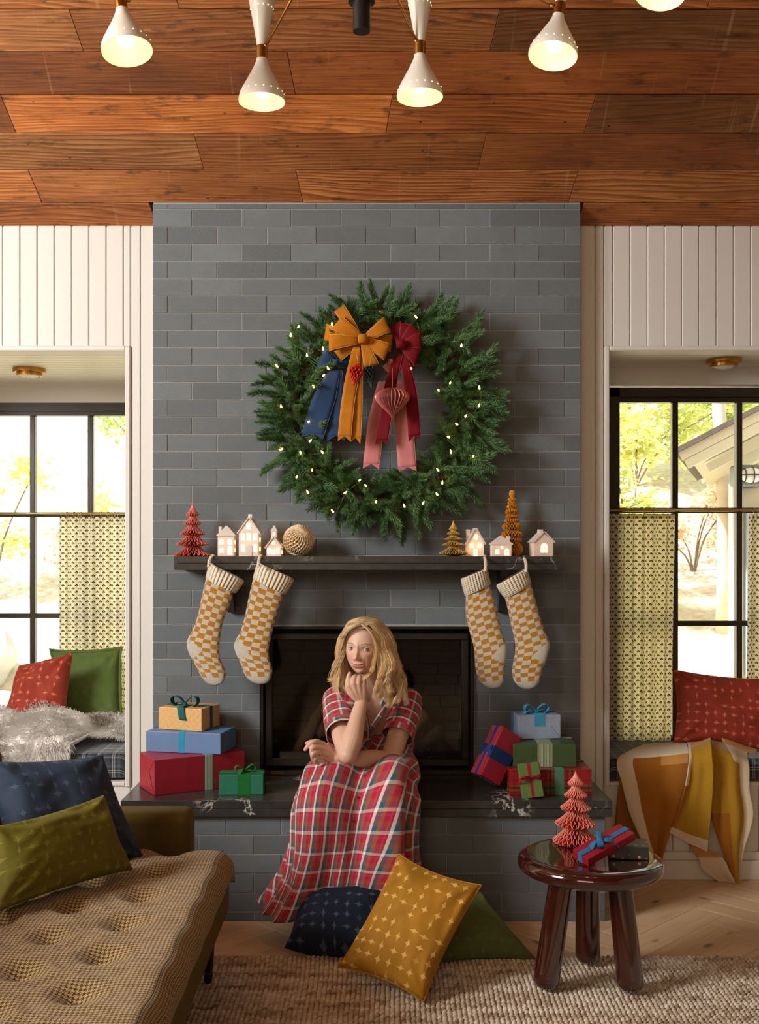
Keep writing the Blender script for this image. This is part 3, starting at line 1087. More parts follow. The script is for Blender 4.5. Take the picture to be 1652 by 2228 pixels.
# ================================================================ chandelier
MT['shade'] = plain('cream_enamel', (0.80, 0.76, 0.68, 1), 0.3, nscale=8, namt=.02)
MT['shade_in'] = plain('shade_inside', (0.82, 0.66, 0.38, 1), 0.4, nscale=8, namt=.02)
cd = thing('chandelier', 'brass chandelier with cream hourglass shades and a black centre post', 'chandelier', W(760, -230, 3.4))
hub = Vector(cd.location)
lampset = [(570, 222, 3.6, 0, 0), (914, 212, 3.62, 0, 0), (277, 112, 3.3, -9, 9), (1203, 122, 3.42, 9, 9), (1437, -14, 3.3, 12, 10), (60, -110, 3.2, -12, 10)]
for (px, py, d, roll, pitch) in lampset:
    # local frame: origin at the centre of the lower rim, z up along the axis
    R = (Matrix.Rotation(math.radians(roll), 4, 'Y') @ Matrix.Rotation(math.radians(-pitch), 4, 'X'))
    M_ = Matrix.Translation(W(px, py, d) - hub) @ R
    prof = [(.0795, 0), (.0800, .006), (.0765, .022), (.068, .042), (.055, .066), (.041, .092), (.028, .118), (.0205, .136), (.019, .146)]
    sh = MB()
    sh.cur = 0; sh.lathe(prof, 40, M_)
    sh.cur = 1; sh.lathe([(r - .0012, z_) for r, z_ in prof][::-1], 40, M_)
    sh.cur = 0; sh.lathe([(.0788, 0), (.0795, 0)], 40, M_)
    so = sh.build('shade', [MT['shade'], MT['shade_in']], cd, smooth=True)
    # perforations glow with the light inside: small lit holes round the rim
    hl = MB()
    for q in range(18):
        aa = 2 * math.pi * q / 18
        Mh = M_ @ Matrix.Rotation(aa, 4, 'Z') @ Matrix.Translation((.0752, 0, .026)) @ Matrix.Rotation(math.radians(-68 + 180), 4, 'Y')
        hl.lathe([(.0001, .0008), (.0022, .0008), (.0022, -.0006)], 8, Mh)
    hl.build('pin_holes', MT['window_glow'], so, kind='stuff')
    up = MB()
    up.lathe([(.0165, .186), (.018, .2), (.026, .245), (.036, .30), (.046, .352), (.047, .355)], 36, M_)
    up.lathe([(.0165, .187), (.025, .246), (.045, .3545)][::-1], 36, M_)
    uo = up.build('upper_shade', MT['shade'], cd, smooth=True)
    hl = MB()
    for q in range(14):
        aa = 2 * math.pi * q / 14
        Mh = M_ @ Matrix.Rotation(aa, 4, 'Z') @ Matrix.Translation((.0395, 0, .316)) @ Matrix.Rotation(math.radians(80), 4, 'Y')
        hl.lathe([(.0001, .0008), (.0022, .0008), (.0022, -.0006)], 8, Mh)
    hl.build('pin_holes', MT['window_glow'], uo, kind='stuff')
    MB().lathe([(.018, .143), (.0195, .146), (.0195, .186), (.018, .190), (.0001, .190)], 24, M_).build('brass_collar', MT['brass'], cd, smooth=False)
    bl = MB(); bl.lathe([(.0001, .016), (.014, .019), (.024, .030), (.027, .044), (.023, .060), (.015, .074), (.0135, .10), (.012, .14)], 20, M_)
    bl.build('bulb', MT['bulb_glow'], cd, smooth=True)
    c0 = M_ @ Vector((0, 0, .168))
    e0 = Vector((0, 0, 0))
    dirn = (e0 - c0).normalized()
    am = MB(); am.tube([c0 + dirn * .021, e0], .0048, 10); am.build('arm', MT['brass'], cd, smooth=True)
    kn = MB(); kn.ball(c0 + dirn * .026, .0085, 8); kn.build('knuckle', MT['brass'], cd, smooth=True)
    pl = bpy.data.lights.new('bulb_light', 'POINT'); pl.energy = 0.45; pl.color = (1.0, .74, .45); pl.shadow_soft_size = .02
    po = bpy.data.objects.new('bulb_light', pl); C.objects.link(po); po.parent = cd; po.location = M_ @ Vector((0, 0, .004))
MB().ball((0, 0, 0), .05, 14).build('hub', MT['brass'], cd, smooth=True)
cx = W(787, 0, 3.4) - hub
zb = W(787, 69, 3.4).z - hub.z
MB().lathe([(.0001, zb), (.027, zb), (.0285, zb + .002), (.0285, zb + .092), (.043, zb + .094), (.043, zb + .30), (.0001, zb + .30)], 32, Matrix.Translation((cx.x, cx.y, 0))).build('centre_post', MT['black_steel'], cd, smooth=False)
MB().tube([(cx.x, cx.y, zb + .29), (cx.x, cx.y, zc(-1.2) - hub.z + .02)], .012, 12).build('stem', MT['black_steel'], cd, smooth=True)
MB().tube([(0, 0, 0), (cx.x, cx.y, zb + .30)], .014, 10).build('yoke', MT['brass'], cd, smooth=True)

# ================================================================ outside the windows
g = G('leaf_litter_slope')
co = g.coord('Object')
n1 = g.noise(co, 3.0, 6, .7)
n2 = g.noise(g.map(co, (1, 1, 2)), 14, 5, .7)
t = g.math('ADD', g.math('MULTIPLY', n1, .6), g.math('MULTIPLY', n2, .5))
g.set(Base_Color=g.ramp(t, [(.36, (.45, .32, .20, 1)), (.5, (.62, .50, .36, 1)), (.64, (.74, .68, .52, 1))]), Roughness=.9)
g.bump(n2, .8, .05)
sl = structure('ground')
P = []
for j in range(50):
    y = 1.9 + j * .32
    row = []
    for i in range(50):
        x = -9 + i * .4
        zz = -.15 + max(0, y - 2.2) * .40 + .25 * noise.noise(Vector((x * .5, y * .5, 0))) + .08 * noise.noise(Vector((x * 2, y * 2, 3)))
        row.append((x, y, zz))
    P.append(row)
MB().grid(P).build('slope', g.m, sl, smooth=True)


def ground_z(x, y):
    return -.15 + max(0, y - 2.2) * .40 + .25 * noise.noise(Vector((x * .5, y * .5, 0)))


def leafmat(nm, a, b):
    g_ = G(nm)
    n_ = g_.noise(g_.coord('Object'), 6, 3)
    col_ = g_.mix(g_.ramp(n_, [(.35, 0), (.65, 1)]), a, b)
    df_ = g_.n('ShaderNodeBsdfDiffuse', {'Color': col_})
    tl_ = g_.n('ShaderNodeBsdfTranslucent', {'Color': col_})
    mx_ = g_.n('ShaderNodeMixShader', {0: .4, 1: df_.outputs[0], 2: tl_.outputs[0]})
    g_.t.links.new(mx_.outputs[0], g_.out.inputs['Surface'])
    return g_.m


LM = [leafmat('leaf_yellow_green', (.55, .62, .16, 1), (.85, .82, .42, 1)), leafmat('leaf_green', (.28, .42, .10, 1), (.62, .66, .26, 1)), leafmat('leaf_russet', (.60, .36, .22, 1), (.80, .62, .38, 1))]
MT['bark'] = plain('bark', (.22, .17, .13, 1), .9, nscale=12, namt=.4, bump=.6, bscale=30)


def shrub(label, x, y, h, r, mat, n, ls, group):
    z0_ = ground_z(x, y)
    t = thing('shrub', label, 'shrub', (x, y, z0_), group=group)
    cs = np.array([(rng.uniform(-r, r), rng.uniform(-r, r), rng.uniform(.25 * h, h)) for _ in range(9)])
    cen = cs[rng.integers(0, 9, n)] + rng.normal(0, r * .20, (n, 3))
    cen[:, 2] = np.clip(cen[:, 2], .04, None)
    a = rng.normal(size=(n, 3)); a[:, 2] *= .5; a /= np.linalg.norm(a, axis=1, keepdims=True)
    b = np.cross(a, rng.normal(size=(n, 3))); b /= np.linalg.norm(b, axis=1, keepdims=True)
    s = ls * rng.uniform(.6, 1.3, (n, 1))
    nn = np.cross(a, b)
    V = np.stack([cen - a * s, cen + b * s * .42 + nn * s * .12, cen + a * s, cen - b * s * .42 + nn * s * .12], axis=1).reshape(-1, 3)
    fo = fast_mesh('foliage', V, np.arange(4 * n).reshape(n, 4), mat, t)
    m = MB()
    for c in cs[:5]:
        m.tube(cr([(0, 0, -.05), (c[0] * .3, c[1] * .3, c[2] * .5), tuple(c)], 4), [.014, .013, .012, .011, .010, .009, .008, .007, .006], 5)
    m.build('stem', MT['bark'], t)


SHR = [('tall yellow-green shrub behind the right window, nearest the frame', 2.3, 4.5, 1.9, .55, 0, 2200, .075),
       ('yellow shrub on the slope behind the right window', 3.3, 8.4, 2.6, 1.1, 0, 2800, .11),
       ('green shrub below the eave behind the right window', 4.2, 7.2, 1.5, .5, 1, 1000, .08),
       ('russet shrub low on the slope behind the right window', 3.25, 5.9, .9, .4, 2, 700, .06),
       ('young green shrub close behind the left window', -1.95, 4.0, 1.5, .32, 0, 420, .07),
       ('pale green bush at the right side of the left window', -2.35, 7.6, 1.7, .6, 1, 800, .09),
       ('sparse yellow-green bush at the left edge of the left window', -3.4, 5.0, 1.4, .4, 0, 500, .07),
       ('small russet plant low behind the left window', -2.75, 5.3, .6, .28, 2, 260, .05)]
for (lb, x, y, h_, r_, mi_, n_, ls_) in SHR:
    shrub(lb, x, y, h_, r_, LM[mi_], int(n_ * 2.6), ls_ * .55, 'shrubs on the slope outside')


def trunk(label, x, y, r, hgt, lean, mat):
    t = thing('tree_trunk', label, 'tree trunk', (x, y, ground_z(x, y) - .1), group='tree trunks on the slope')
    pts = [Vector((lean * (i / 10) ** 1.5 + .03 * math.sin(i), 0, hgt * i / 10)) for i in range(11)]
    MB().tube(pts, [r * (1.15 - .04 * i) for i in range(11)], 12).build('trunk', mat, t, smooth=True)


MT['bark_pale'] = plain('pale_bark', (.62, .52, .42, 1), .9, nscale=12, namt=.25, bump=.6, bscale=30)
trunk('pale tree trunk right of centre in the right window', 2.96, 4.2, .055, 6, -.12, MT['bark_pale'])
trunk('dark tree trunk high in the right window, left pane', 3.05, 9.5, .14, 6, .1, MT['bark'])
trunk('brown tree trunk high in the right window beside the dark one', 3.5, 10.2, .17, 6, .0, MT['bark'])
MT['rock'] = plain('granite_rock', (.50, .49, .45, 1), .9, nscale=5, namt=.3, bump=.7, bscale=12)


def rock(label, x, y, s, seed):
    t = MB()
    n1_, n2_ = 10, 14
    P = []
    for i in range(n1_ + 1):
        th = math.pi * i / n1_
        row = []
        for j in range(n2_):
            ph = 2 * math.pi * j / n2_
            v_ = Vector((math.sin(th) * math.cos(ph), math.sin(th) * math.sin(ph), math.cos(th) * .7))
            k_ = 1 + .35 * noise.noise(v_ * 1.4 + Vector((seed, 0, 0))) + .12 * noise.noise(v_ * 4 + Vector((seed, 0, 0)))
            row.append(v_ * s * k_)
        P.append(row)
    o = t.grid(P, closed_v=True, flip=True).build('rock', MT['rock'], None, smooth=False)
    o.location = (x, y, ground_z(x, y) + s * .3)
    tag(o, label, 'rock', 'rocks along the foot of the slope')


for k_, (lb, x, y, s) in enumerate((('big grey rock low in the left window, left of the muntin', -2.62, 3.0, .34), ('grey rock low in the left window, right of the muntin', -2.0, 3.0, .24),
                                    ('small grey rock nearest the left window curtain', -1.5, 3.05, .16), ('rounded rock low in the right window, left pane', 2.1, 3.3, .22),
                                    ('rounded rock low in the right window, middle', 2.62, 3.35, .22), ('flat rock at the left edge of the left window', -3.1, 3.6, .38))):
    rock(lb, x, y, s, k_ * 3.7)

nh = thing('neighboring_house', 'cream sided house with a sloping eave seen through the right window', 'house')
SID = plain('cream_siding', (.58, .53, .40, 1), .7, nscale=4, namt=.05)
TRM = plain('house_trim', (.72, .66, .50, 1), .6, nscale=4, namt=.04)
RFM = plain('asphalt_roof', (.16, .13, .12, 1), .95, nscale=40, namt=.4, bump=.4)
D0 = 6.6
p0, p1 = W(1476, 985, D0), W(1790, 822, D0)
ax = (p1 - p0).normalized()
nz = Vector((-ax.z, 0, ax.x))
Lh = (p1 - p0).length


def slab(a0, a1, n0, n1, y0, y1, nm, mat):
    v = []
    for yy in (y0, y1):
        for (a_, n_) in ((a0, n0), (a1, n0), (a1, n1), (a0, n1)):
            q = p0 + ax * a_ + nz * n_
            v.append((q.x + yy * p0.x / D0 * 1.25, p0.y + yy, q.z))
    MB().add(v, [(0, 1, 2, 3), (7, 6, 5, 4), (0, 4, 5, 1), (1, 5, 6, 2), (2, 6, 7, 3), (3, 7, 4, 0)]).build(nm, mat, nh)


slab(0, Lh, -.055, .0, 0, .03, 'fascia_board', TRM)
slab(.01, Lh, -.115, -.057, .01, .04, 'fascia_board', TRM)
slab(-.02, Lh, .001, .03, -.03, 2.5, 'roof', RFM)
slab(.05, Lh, -.10, -.085, .04, 2.5, 'soffit', SID)
slab(.12, Lh, -.175, -.12, .25, .31, 'rafter', TRM)
wx = W(1606, 0, 7.0).x
m = MB()
for k_ in range(16):
    zz = ground_z(wx, 2.4) + .1 + k_ * .16
    if zz < 1.85:
        m.box((wx, 2.4 - .012 * 1, zz), (wx + 1.6, 2.45, zz + .158))
kx_ = wx / 7.0
m.add([(wx, 2.43, -.2), (wx + 1.6, 2.43, -.2), (wx + 2.6, 4.6, -.2), (wx + kx_ * 2.25, 4.6, -.2), (wx, 2.43, 1.98), (wx + 1.6, 2.43, 1.98), (wx + 2.6, 4.6, 1.98), (wx + kx_ * 2.25, 4.6, 1.98)],
      [(0, 3, 2, 1), (4, 5, 6, 7), (0, 1, 5, 4), (1, 2, 6, 5), (2, 3, 7, 6), (3, 0, 4, 7)])
m.build('siding', SID, nh)
MB().rbox((wx - .05, 2.36, -.2), (wx + .02, 2.44, 1.9), .004).build('corner_board', plain('pale_corner', (.75, .72, .66, 1), .6), nh)
wa = W(1625, 1108, 6.95)
m = MB(); m.box((wa.x, 2.35, wa.z - 1.1), (wa.x + .06, 2.40, wa.z)); m.box((wa.x + .06, 2.35, wa.z - .05), (wa.x + .7, 2.40, wa.z))
m.build('house_window_frame', plain('grey_blue_frame', (.42, .47, .50, 1), .5), nh)
MB().box((wa.x + .06, 2.375, wa.z - 1.1), (wa.x + .7, 2.385, wa.z - .05)).build('house_window_pane', plain('dim_glass', (.16, .18, .18, 1), .1), nh)
# caged bulkhead lamp on that wall
lc = W(1636, 1034, 6.85)
t = thing('bulkhead_lamp', 'caged white bulkhead lamp on the neighboring house wall', 'lamp', lc)
MB().ball((0, 0, 0), .062, 12, (1.2, .7, .8)).build('globe', plain('opal_glass', (.85, .85, .82, 1), .25), t, smooth=True)
m = MB()
for a_ in (-.05, 0, .05):
    m.tube([Vector((a_ + .0 * math.cos(q), -.055 * math.sin(q) * math.sqrt(max(.2, 1 - (a_ / .08) ** 2)), .056 * math.cos(q) * math.sqrt(max(.2, 1 - (a_ / .08) ** 2)))) for q in [math.pi * i / 10 for i in range(11)]], .004, 5)
m.tube([Vector((-.085 * math.cos(q), -.055 * math.sin(q), 0)) for q in [math.pi * i / 10 for i in range(11)]], .004, 5)
m.build('cage', MT['black_steel'], t)
MB().rbox((-.095, .02, -.07), (.095, 2.4 - lc.y, .07), .012).build('back_plate', plain('grey_metal', (.2, .22, .22, 1), .5, .6), t)

# ================================================================ wreath
def velvet(name, col, edge=None, rough=.75):
    g_ = G(name)
    co_ = g_.coord('Object')
    f_ = g_.noise(co_, 18, 4, .6)
    g_.set(Base_Color=g_.mix(f_, tuple(c * .72 for c in col[:3]) + (1,), tuple(min(1, c * 1.25) for c in col[:3]) + (1,)), Roughness=rough,
           Sheen_Weight=.55, Sheen_Roughness=.35, Sheen_Tint=tuple(min(1, c * 1.6 + .05) for c in col[:3]) + (1,), Specular_IOR_Level=.2)
    g_.bump(g_.noise(co_, 260, 2), .12, .002)
    return g_.m


g = G('pine_needle')
oi = g.n('ShaderNodeObjectInfo')
n_ = g.noise(g.coord('Object'), 60, 2)
base = g.mix(g.ramp(n_, [(.35, 0), (.65, 1)]), (.030, .095, .034, 1), (.115, .26, .085, 1))
base = g.mix(g.math('MULTIPLY', oi.outputs['Random'], .5), base, (.17, .31, .12, 1))
g.set(Base_Color=base, Roughness=.42)
MT['needle'] = g.m
MT['twig'] = plain('twig', (.07, .045, .022, 1), .8)


def sprig_arrays(seed, L, nn):
    r_ = np.random.default_rng(seed)
    t = np.linspace(.04, 1.0, nn) ** .9
    bend = np.stack([.02 * np.sin(t * 2 + seed) * L / .15, .012 * np.cos(t * 3 + seed) * L / .15, t * L], axis=1)
    ang = np.arange(nn) * 2.399 + r_.uniform(-.3, .3, nn)
    op = r_.uniform(.55, 1.0, nn) * np.where(t > .93, .5, 1)
    ln = r_.uniform(.022, .033, nn) * np.where(t > .85, .8, 1)
    dr = np.stack([np.cos(ang) * np.sin(op), np.sin(ang) * np.sin(op), np.cos(op)], axis=1)
    mid = bend + dr * ln[:, None] * .55
    tip = bend + dr * ln[:, None] + np.stack([np.zeros(nn), np.zeros(nn), ln * .12], axis=1)
    P_ = np.stack([bend, mid, tip], axis=1)
    V, Fc = strands(P_, np.stack([np.full(nn, .0012), np.full(nn, .0014), np.full(nn, .00025)], axis=1), 3)
    ts = np.linspace(0, 1, 6)
    st = np.stack([.02 * np.sin(ts * 2 + seed) * L / .15, .012 * np.cos(ts * 3 + seed) * L / .15, ts * L], axis=1)[None]
    V2, F2 = strands(st, np.linspace(.003, .0012, 6)[None], 4)
    return V, Fc, V2, F2


WC = Vector(((832 - 798) / 514, -.075, CAMZ - (893 - 1200) / 514))
wreath = thing('wreath', 'large round green pine wreath hanging above the mantel', 'wreath', WC)
pool = []
for k in range(7):
    L = (.10, .12, .135, .15, .16, .115, .14)[k]
    V, Fc, V2, F2 = sprig_arrays(k, L, int(L * 1250))
    V = np.concatenate([V, V2]); F2 = F2 + (len(V) - len(V2))
    o = fast_mesh('sprig', V, np.concatenate([Fc, F2]), MT['needle'], wreath)
    pool.append(o)


def sprig_pose(i, n, layer):
    a = 2 * math.pi * (i + rng.uniform(-.6, .6)) / n
    er = Vector((math.cos(a), 0, math.sin(a)))
    et = Vector((-math.sin(a), 0, math.cos(a)))
    if layer == 0:      # outward
        R = rng.uniform(.385, .435); d = er * 1.0 + et * rng.normal(-.12, .42) + Vector((0, -rng.uniform(-.1, .75), 0))
    elif layer == 1:    # front
        R = rng.uniform(.31, .44); d = er * rng.normal(.25, .6) + et * rng.normal(-.2, .7) + Vector((0, -rng.uniform(.25, .9), 0))
    else:               # inward
        R = rng.uniform(.335, .37); d = -er * .75 + et * rng.normal(-.35, .6) + Vector((0, -rng.uniform(-.05, .7), 0))
    p = er * R + Vector((0, rng.uniform(-.05, .03), 0))
    d.normalize()
    ey = d.orthogonal().normalized()
    q = d.to_track_quat('Z', 'Y') @ Euler((0, 0, rng.uniform(0, 6.28))).to_quaternion()
    return p, q


plan = [(0, 105), (1, 120), (2, 75)]
cnt = 0
for layer, n in plan:
    for i in range(n):
        if cnt < len(pool):
            o = pool[cnt]
        else:
            o = pool[int(rng.integers(0, len(pool)))].copy(); C.objects.link(o); o.parent = wreath
        p, q = sprig_pose(i, n, layer)
        o.location = p
        o.rotation_mode = 'QUATERNION'
        o.rotation_quaternion = q
        sc_ = rng.uniform(.8, 1.05) if layer != 2 else rng.uniform(.62, .85)
        o.scale = (sc_, sc_, sc_)
        cnt += 1
Vs, Fs, off_ = [], [], 0
for i in range(420):
    V, Fc, V2, F2 = sprig_arrays(i % 7, .10, 90)
    p, q = sprig_pose(i, 420, int(rng.choice([0, 1, 1, 2])))
    Mq = np.array(q.to_matrix())
    V = V @ Mq.T * .8 + np.array(p) * np.array([.985, 1, .985]) + np.array([0, .02, 0])
    Vs.append(V); Fs.append(Fc + off_); off_ += len(V)
o = fast_mesh('inner_sprigs', np.concatenate(Vs), np.concatenate(Fs), MT['needle'], wreath)
o['kind'] = 'stuff'
m = MB()
m.tube([(.38 * math.cos(2 * math.pi * i / 60), .02, .38 * math.sin(2 * math.pi * i / 60)) for i in range(61)], .02, 8, cap=False)
m.build('wire_frame', MT['twig'], wreath, smooth=True)

lt = thing('string_lights', 'warm fairy lights wound through the pine wreath', 'lights', WC)
LP = [(825, 270), (540, 335), (345, 350), (395, 515), (222, 578), (488, 478), (518, 592), (490, 632), (432, 697), (245, 812), (405, 900), (412, 1012), (243, 1062),
      (357, 1080), (335, 1220), (485, 1078), (400, 1310), (425, 1180), (735, 1270), (615, 1312), (700, 1240), (795, 1365), (960, 1390), (1068, 1373), (1150, 1322), (1155, 1180),
      (1230, 1077), (1218, 990), (1265, 915), (1392, 806), (1158, 718), (1395, 705), (1315, 868), (1290, 460), (1050, 400), (1028, 293), (1225, 675), (1360, 1100), (1180, 1255),
      (300, 400), (940, 360), (1000, 590), (545, 1420)]
wp = []
for (cx_, cy_) in LP:
    px, py = 520 + cx_ / 2.665, 580 + cy_ / 2.665
    d_ = 4.6 - rng.uniform(.165, .19)
    p = W(px, py, d_) - WC
    wp.append(p)
    m = MB()
    m.lathe([(.0001, -.006), (.0032, -.004), (.0036, .001), (.002, .008), (.0002, .012)], 8, Matrix.Translation(p) @ Euler((rng.uniform(-1, 1), rng.uniform(-1, 1), 0)).to_matrix().to_4x4())
    m.build('light_bulb', MT['fairy_glow'], lt, smooth=True)
wp.sort(key=lambda q: math.atan2(q.z, q.x))
m = MB(); m.tube(cr([p + Vector((0, .06, -.004)) for p in wp] + [wp[0] + Vector((0, .06, -.004))], 4), .0012, 5); m.build('wire', MT['needle'], lt)

# ================================================================ bows on the wreath
MT['mustard_velvet'] = velvet('mustard_velvet', S(176, 108, 18))
MT['burgundy_velvet'] = velvet('burgundy_velvet', S(104, 4, 18))
MT['navy_velvet'] = velvet('navy_velvet', S(38, 62, 98))
MT['pink_velvet'] = velvet('pink_velvet', S(190, 118, 118))
MT['gold_edge'] = plain('ribbon_gold_edge', S(214, 160, 84), .5)
MT['pink_edge'] = plain('ribbon_pink_edge', S(208, 140, 132), .5)
MT['red_edge'] = plain('ribbon_red_edge', S(160, 30, 44), .5)
MT['navy_edge'] = plain('ribbon_navy_edge', S(74, 92, 120), .5)


def strip(A, B, mat, edge, parent, name, thick=.0012, er=.0011):
    """ribbon between edge curves A and B, with wired edges"""
    n = len(A)
    rows = []
    for a, b in zip(A, B):
        rows.append([a.lerp(b, k / 5) for k in range(6)])
    # gentle cupping across
    o = MB().grid(rows).build(name, mat, parent, smooth=True)
    md = o.modifiers.new('thickness', 'SOLIDIFY'); md.thickness = thick; md.offset = 0
    m_ = MB(); m_.tube(A, er, 6); m_.tube(B, er, 6)
    m_.build('wired_edge', edge, o, smooth=True)
    return o


def bow(name, label, d0, knot, loops, tails, mat, edge, wk=.036):
    kc = W(*knot, d0)
    t = thing(name, label, 'bow', kc)
    for (e0, e1, dz) in loops:
        a, b = W(*e0, d0 - dz) - kc, W(*e1, d0 - dz) - kc
        c = (a + b) / 2
        per = (b - a)
        A, B = [], []
        for i in range(15):
            s_ = i / 14
            ang = math.pi * s_
            # out along the front, round the fold, back behind
            along = math.sin(ang) ** .8
            dep = -.026 * math.cos(ang) * math.sin(ang) ** .5 - dz * .3
            wid = .30 + .85 * along ** .7
            p = c * along + Vector((0, dep, 0))
            A.append(p - per * .5 * wid); B.append(p + per * .5 * wid)
        strip(A, B, mat, edge, t, 'loop')
    for (pts, w0, w1, e0, e1, dd) in tails:
        # pts: centre line in pixels from the knot, e0/e1 the two corners of the cut end
        cl = [W(px, py, d0 + dz_) - kc for (px, py, dz_) in pts]
        ce_ = [W(*e0, d0 + dd) - kc, W(*e1, d0 + dd) - kc]
        path = cr(cl, 6)
        endc = (ce_[0] + ce_[1]) / 2
        hv = (ce_[1] - ce_[0]) / 2
        A, B = [], []
        full = cr(cl + [endc], 6)
        nn = len(full)
        for i, p in enumerate(full):
            s_ = i / (nn - 1)
            wv = hv * lerp(w0, 1.0, min(1, s_ * 2.2) ** .8)
            wob = Vector((0, .008 * math.sin(s_ * 7 + px), 0))
            A.append(p - wv + wob); B.append(p + wv - wob * .3)
        o = strip(A, B, mat, edge, t, 'tail')
        # swallow-tail end
        m_ = MB()
        notch = .022
        a, b = A[-1], B[-1]
        dirn = (full[-1] - full[-3]).normalized()
        m_.add([a, a.lerp(b, .5), b, a + dirn * notch, b + dirn * notch], [(0, 1, 3), (1, 2, 4)])
        q = m_.build('tail_end', mat, o)
        md = q.modifiers.new('thickness', 'SOLIDIFY'); md.thickness = .0012; md.offset = 0
    # knot: a wrapped, puffed square
    m_ = MB()
    rows = []
    for i in range(9):
        u_ = i / 8 * 2 - 1
        rows.append([Vector((u_ * wk / 2 * (1 - .12 * v_ * v_), -.036 - .016 * (1 - u_ * u_) ** .5 - .01 * (1 - v_ * v_), v_ * wk / 2)) for v_ in [j / 8 * 2 - 1 for j in range(9)]])
    m_.grid(rows, flip=True)
    back = [[Vector((p.x, -.02, p.z)) for p in r_] for r_ in rows]
    for e_ in (0, 8):
        m_.grid([rows[e_], back[e_]])
        m_.grid([[r_[e_] for r_ in rows], [r_[e_] for r_ in back]])
    ko = m_.build('knot', mat, t, smooth=True)
    m_ = MB(); m_.tube(rows[0], .0013, 6); m_.tube(rows[8], .0013, 6); m_.build('wired_edge', edge, ko, smooth=True)
    return t


DB = 4.40
bow('bow', 'mustard velvet bow with long tails, in front on the wreath', DB, (790, 741),
    [((705, 737), (710, 707), -.035), ((722, 715), (742, 691), .0), ((716, 762), (716, 732), .012), ((728, 765), (742, 783), -.03), ((837, 692), (849, 720), .0), ((854, 732), (851, 762), -.03),
     ((849, 752), (837, 782), .012), ((822, 793), (795, 800), .016), ((728, 676), (747, 664), -.03)],
    [([(776, 756, -.02), (770, 800, -.03), (757, 880, -.035)], .45, 1, (736, 948), (764, 950), -.035), ([(786, 762, -.015), (780, 810, -.022), (778, 880, -.026)], .45, 1, (764, 950), (785, 955), -.026)],
    MT['mustard_velvet'], MT['gold_edge'])
bow('bow', 'burgundy velvet bow behind and right of the mustard bow', 4.43, (872, 752),
    [((874, 703), (897, 706), .0), ((896, 706), (918, 728), .006), ((917, 726), (917, 756), .012), ((914, 766), (904, 795), .01), ((850, 712), (870, 700), -.01)],
    [([(868, 770, -.012), (852, 830, -.02), (840, 900, -.022)], .6, 1, (818, 957), (845, 958), -.02), ([(876, 770, -.012), (890, 830, -.016), (898, 890, -.018)], .6, 1, (889, 950), (915, 946), -.018)],
    MT['burgundy_velvet'], MT['red_edge'])
bow('bow', 'navy blue satin bow low on the left of the mustard bow', 4.445, (733, 792),
    [((688, 800), (706, 762), .005), ((758, 800), (770, 770), -.012)],
    [([(728, 805, -.01), (712, 850, -.02), (695, 900, -.02)], .4, 1, (658, 940), (706, 946), -.015), ([(736, 806, -.01), (732, 860, -.012), (730, 900, -.012)], .4, 1, (712, 948), (750, 948), -.012)],
    MT['navy_velvet'], MT['navy_edge'], wk=.024)
bow('ribbon', 'dusty pink ribbon whose tails hang below the burgundy bow', 4.465, (850, 790),
    [((835, 800), (850, 815), -.01)],
    [([(838, 830, -.012), (822, 900, -.012), (814, 960, -.012)], .8, 1, (791, 1008), (826, 1010), -.012), ([(862, 830, -.012), (876, 900, -.012), (882, 960, -.012)], .8, 1, (867, 1018), (906, 1014), -.012)],
    MT['pink_velvet'], MT['pink_edge'], wk=.02)


# ---------------------------------------------------------------- honeycomb paper
def paper(name, c1, c2):
    g_ = G(name)
    lw = g_.n('ShaderNodeTexCoord').outputs['UV']
    u_ = g_.xyz(lw)[0]
    g_.set(Base_Color=g_.mix(g_.ramp(u_, [(.93, 0), (.97, 1)]), c1, c2), Roughness=.7)
    return g_.m


def honeycomb(prof, n, rot=0.0, th=.0007, M_=None, mb=None, wave=.35):
    """fins of paper round an axis, glued alternately so that the cells bulge"""
    m_ = mb or MB()
    for k in range(n):
        a0 = 2 * math.pi * k / n + rot
        rows, uvs = [], []
        for sd in (-1, 1):
            row_in, row_out = [], []
        Vp = []
        for (r, z_) in prof:
            a = a0 + wave * (2 * math.pi / n) * math.sin(z_ * 260 + (math.pi if k % 2 else 0))
            Vp.append((a, r, z_))
        grid_l, grid_r, ul = [], [], []
        for (a, r, z_) in Vp:
            c_, s_ = math.cos(a), math.sin(a)
            nx, ny = -s_, c_
            pts_l, pts_r, uu = [], [], []
            for f_ in (.04, .5, .97, 1.0):
                aa = a0 + (a - a0) * f_
                pts_l.append(Vector((math.cos(aa) * r * f_ + nx * th, math.sin(aa) * r * f_ + ny * th, z_)))
                pts_r.append(Vector((math.cos(aa) * r * f_ - nx * th, math.sin(aa) * r * f_ - ny * th, z_)))
                uu.append((f_, z_))
            grid_l.append(pts_l + pts_r[::-1])
            ul.append(uu + uu[::-1])
        if M_ is not None:
            grid_l = [[M_ @ p for p in r_] for r_ in grid_l]
        m_.grid(grid_l, uv=ul)
    return m_


def tiers(pts):
    """smooth bulging tiers: list of (z_top, z_bottom, r_top, r_max) """
    out = []
    for (zt, zb_, rt, rm, pw) in pts:
        for i in range(9):
            s_ = i / 8
            z_ = lerp(zt, zb_, s_)
            if pw == 'bell':
                r = rt + (rm - rt) * (s_ ** 1.5 * 1.02 if s_ < .9 else 1 - ((s_ - .9) / .1) ** 2 * .25)
            elif pw == 'spike':
                r = rt + (rm - rt) * (s_ / .72) ** 1.6 if s_ < .72 else lerp(rm, rt * 1.2, ((s_ - .72) / .28) ** .8)
            else:
                r = rt + (rm - rt) * math.sin(math.pi * min(1, s_ * .94 + .03)) ** .6
            out.append((max(r, .0008), z_))
    return out


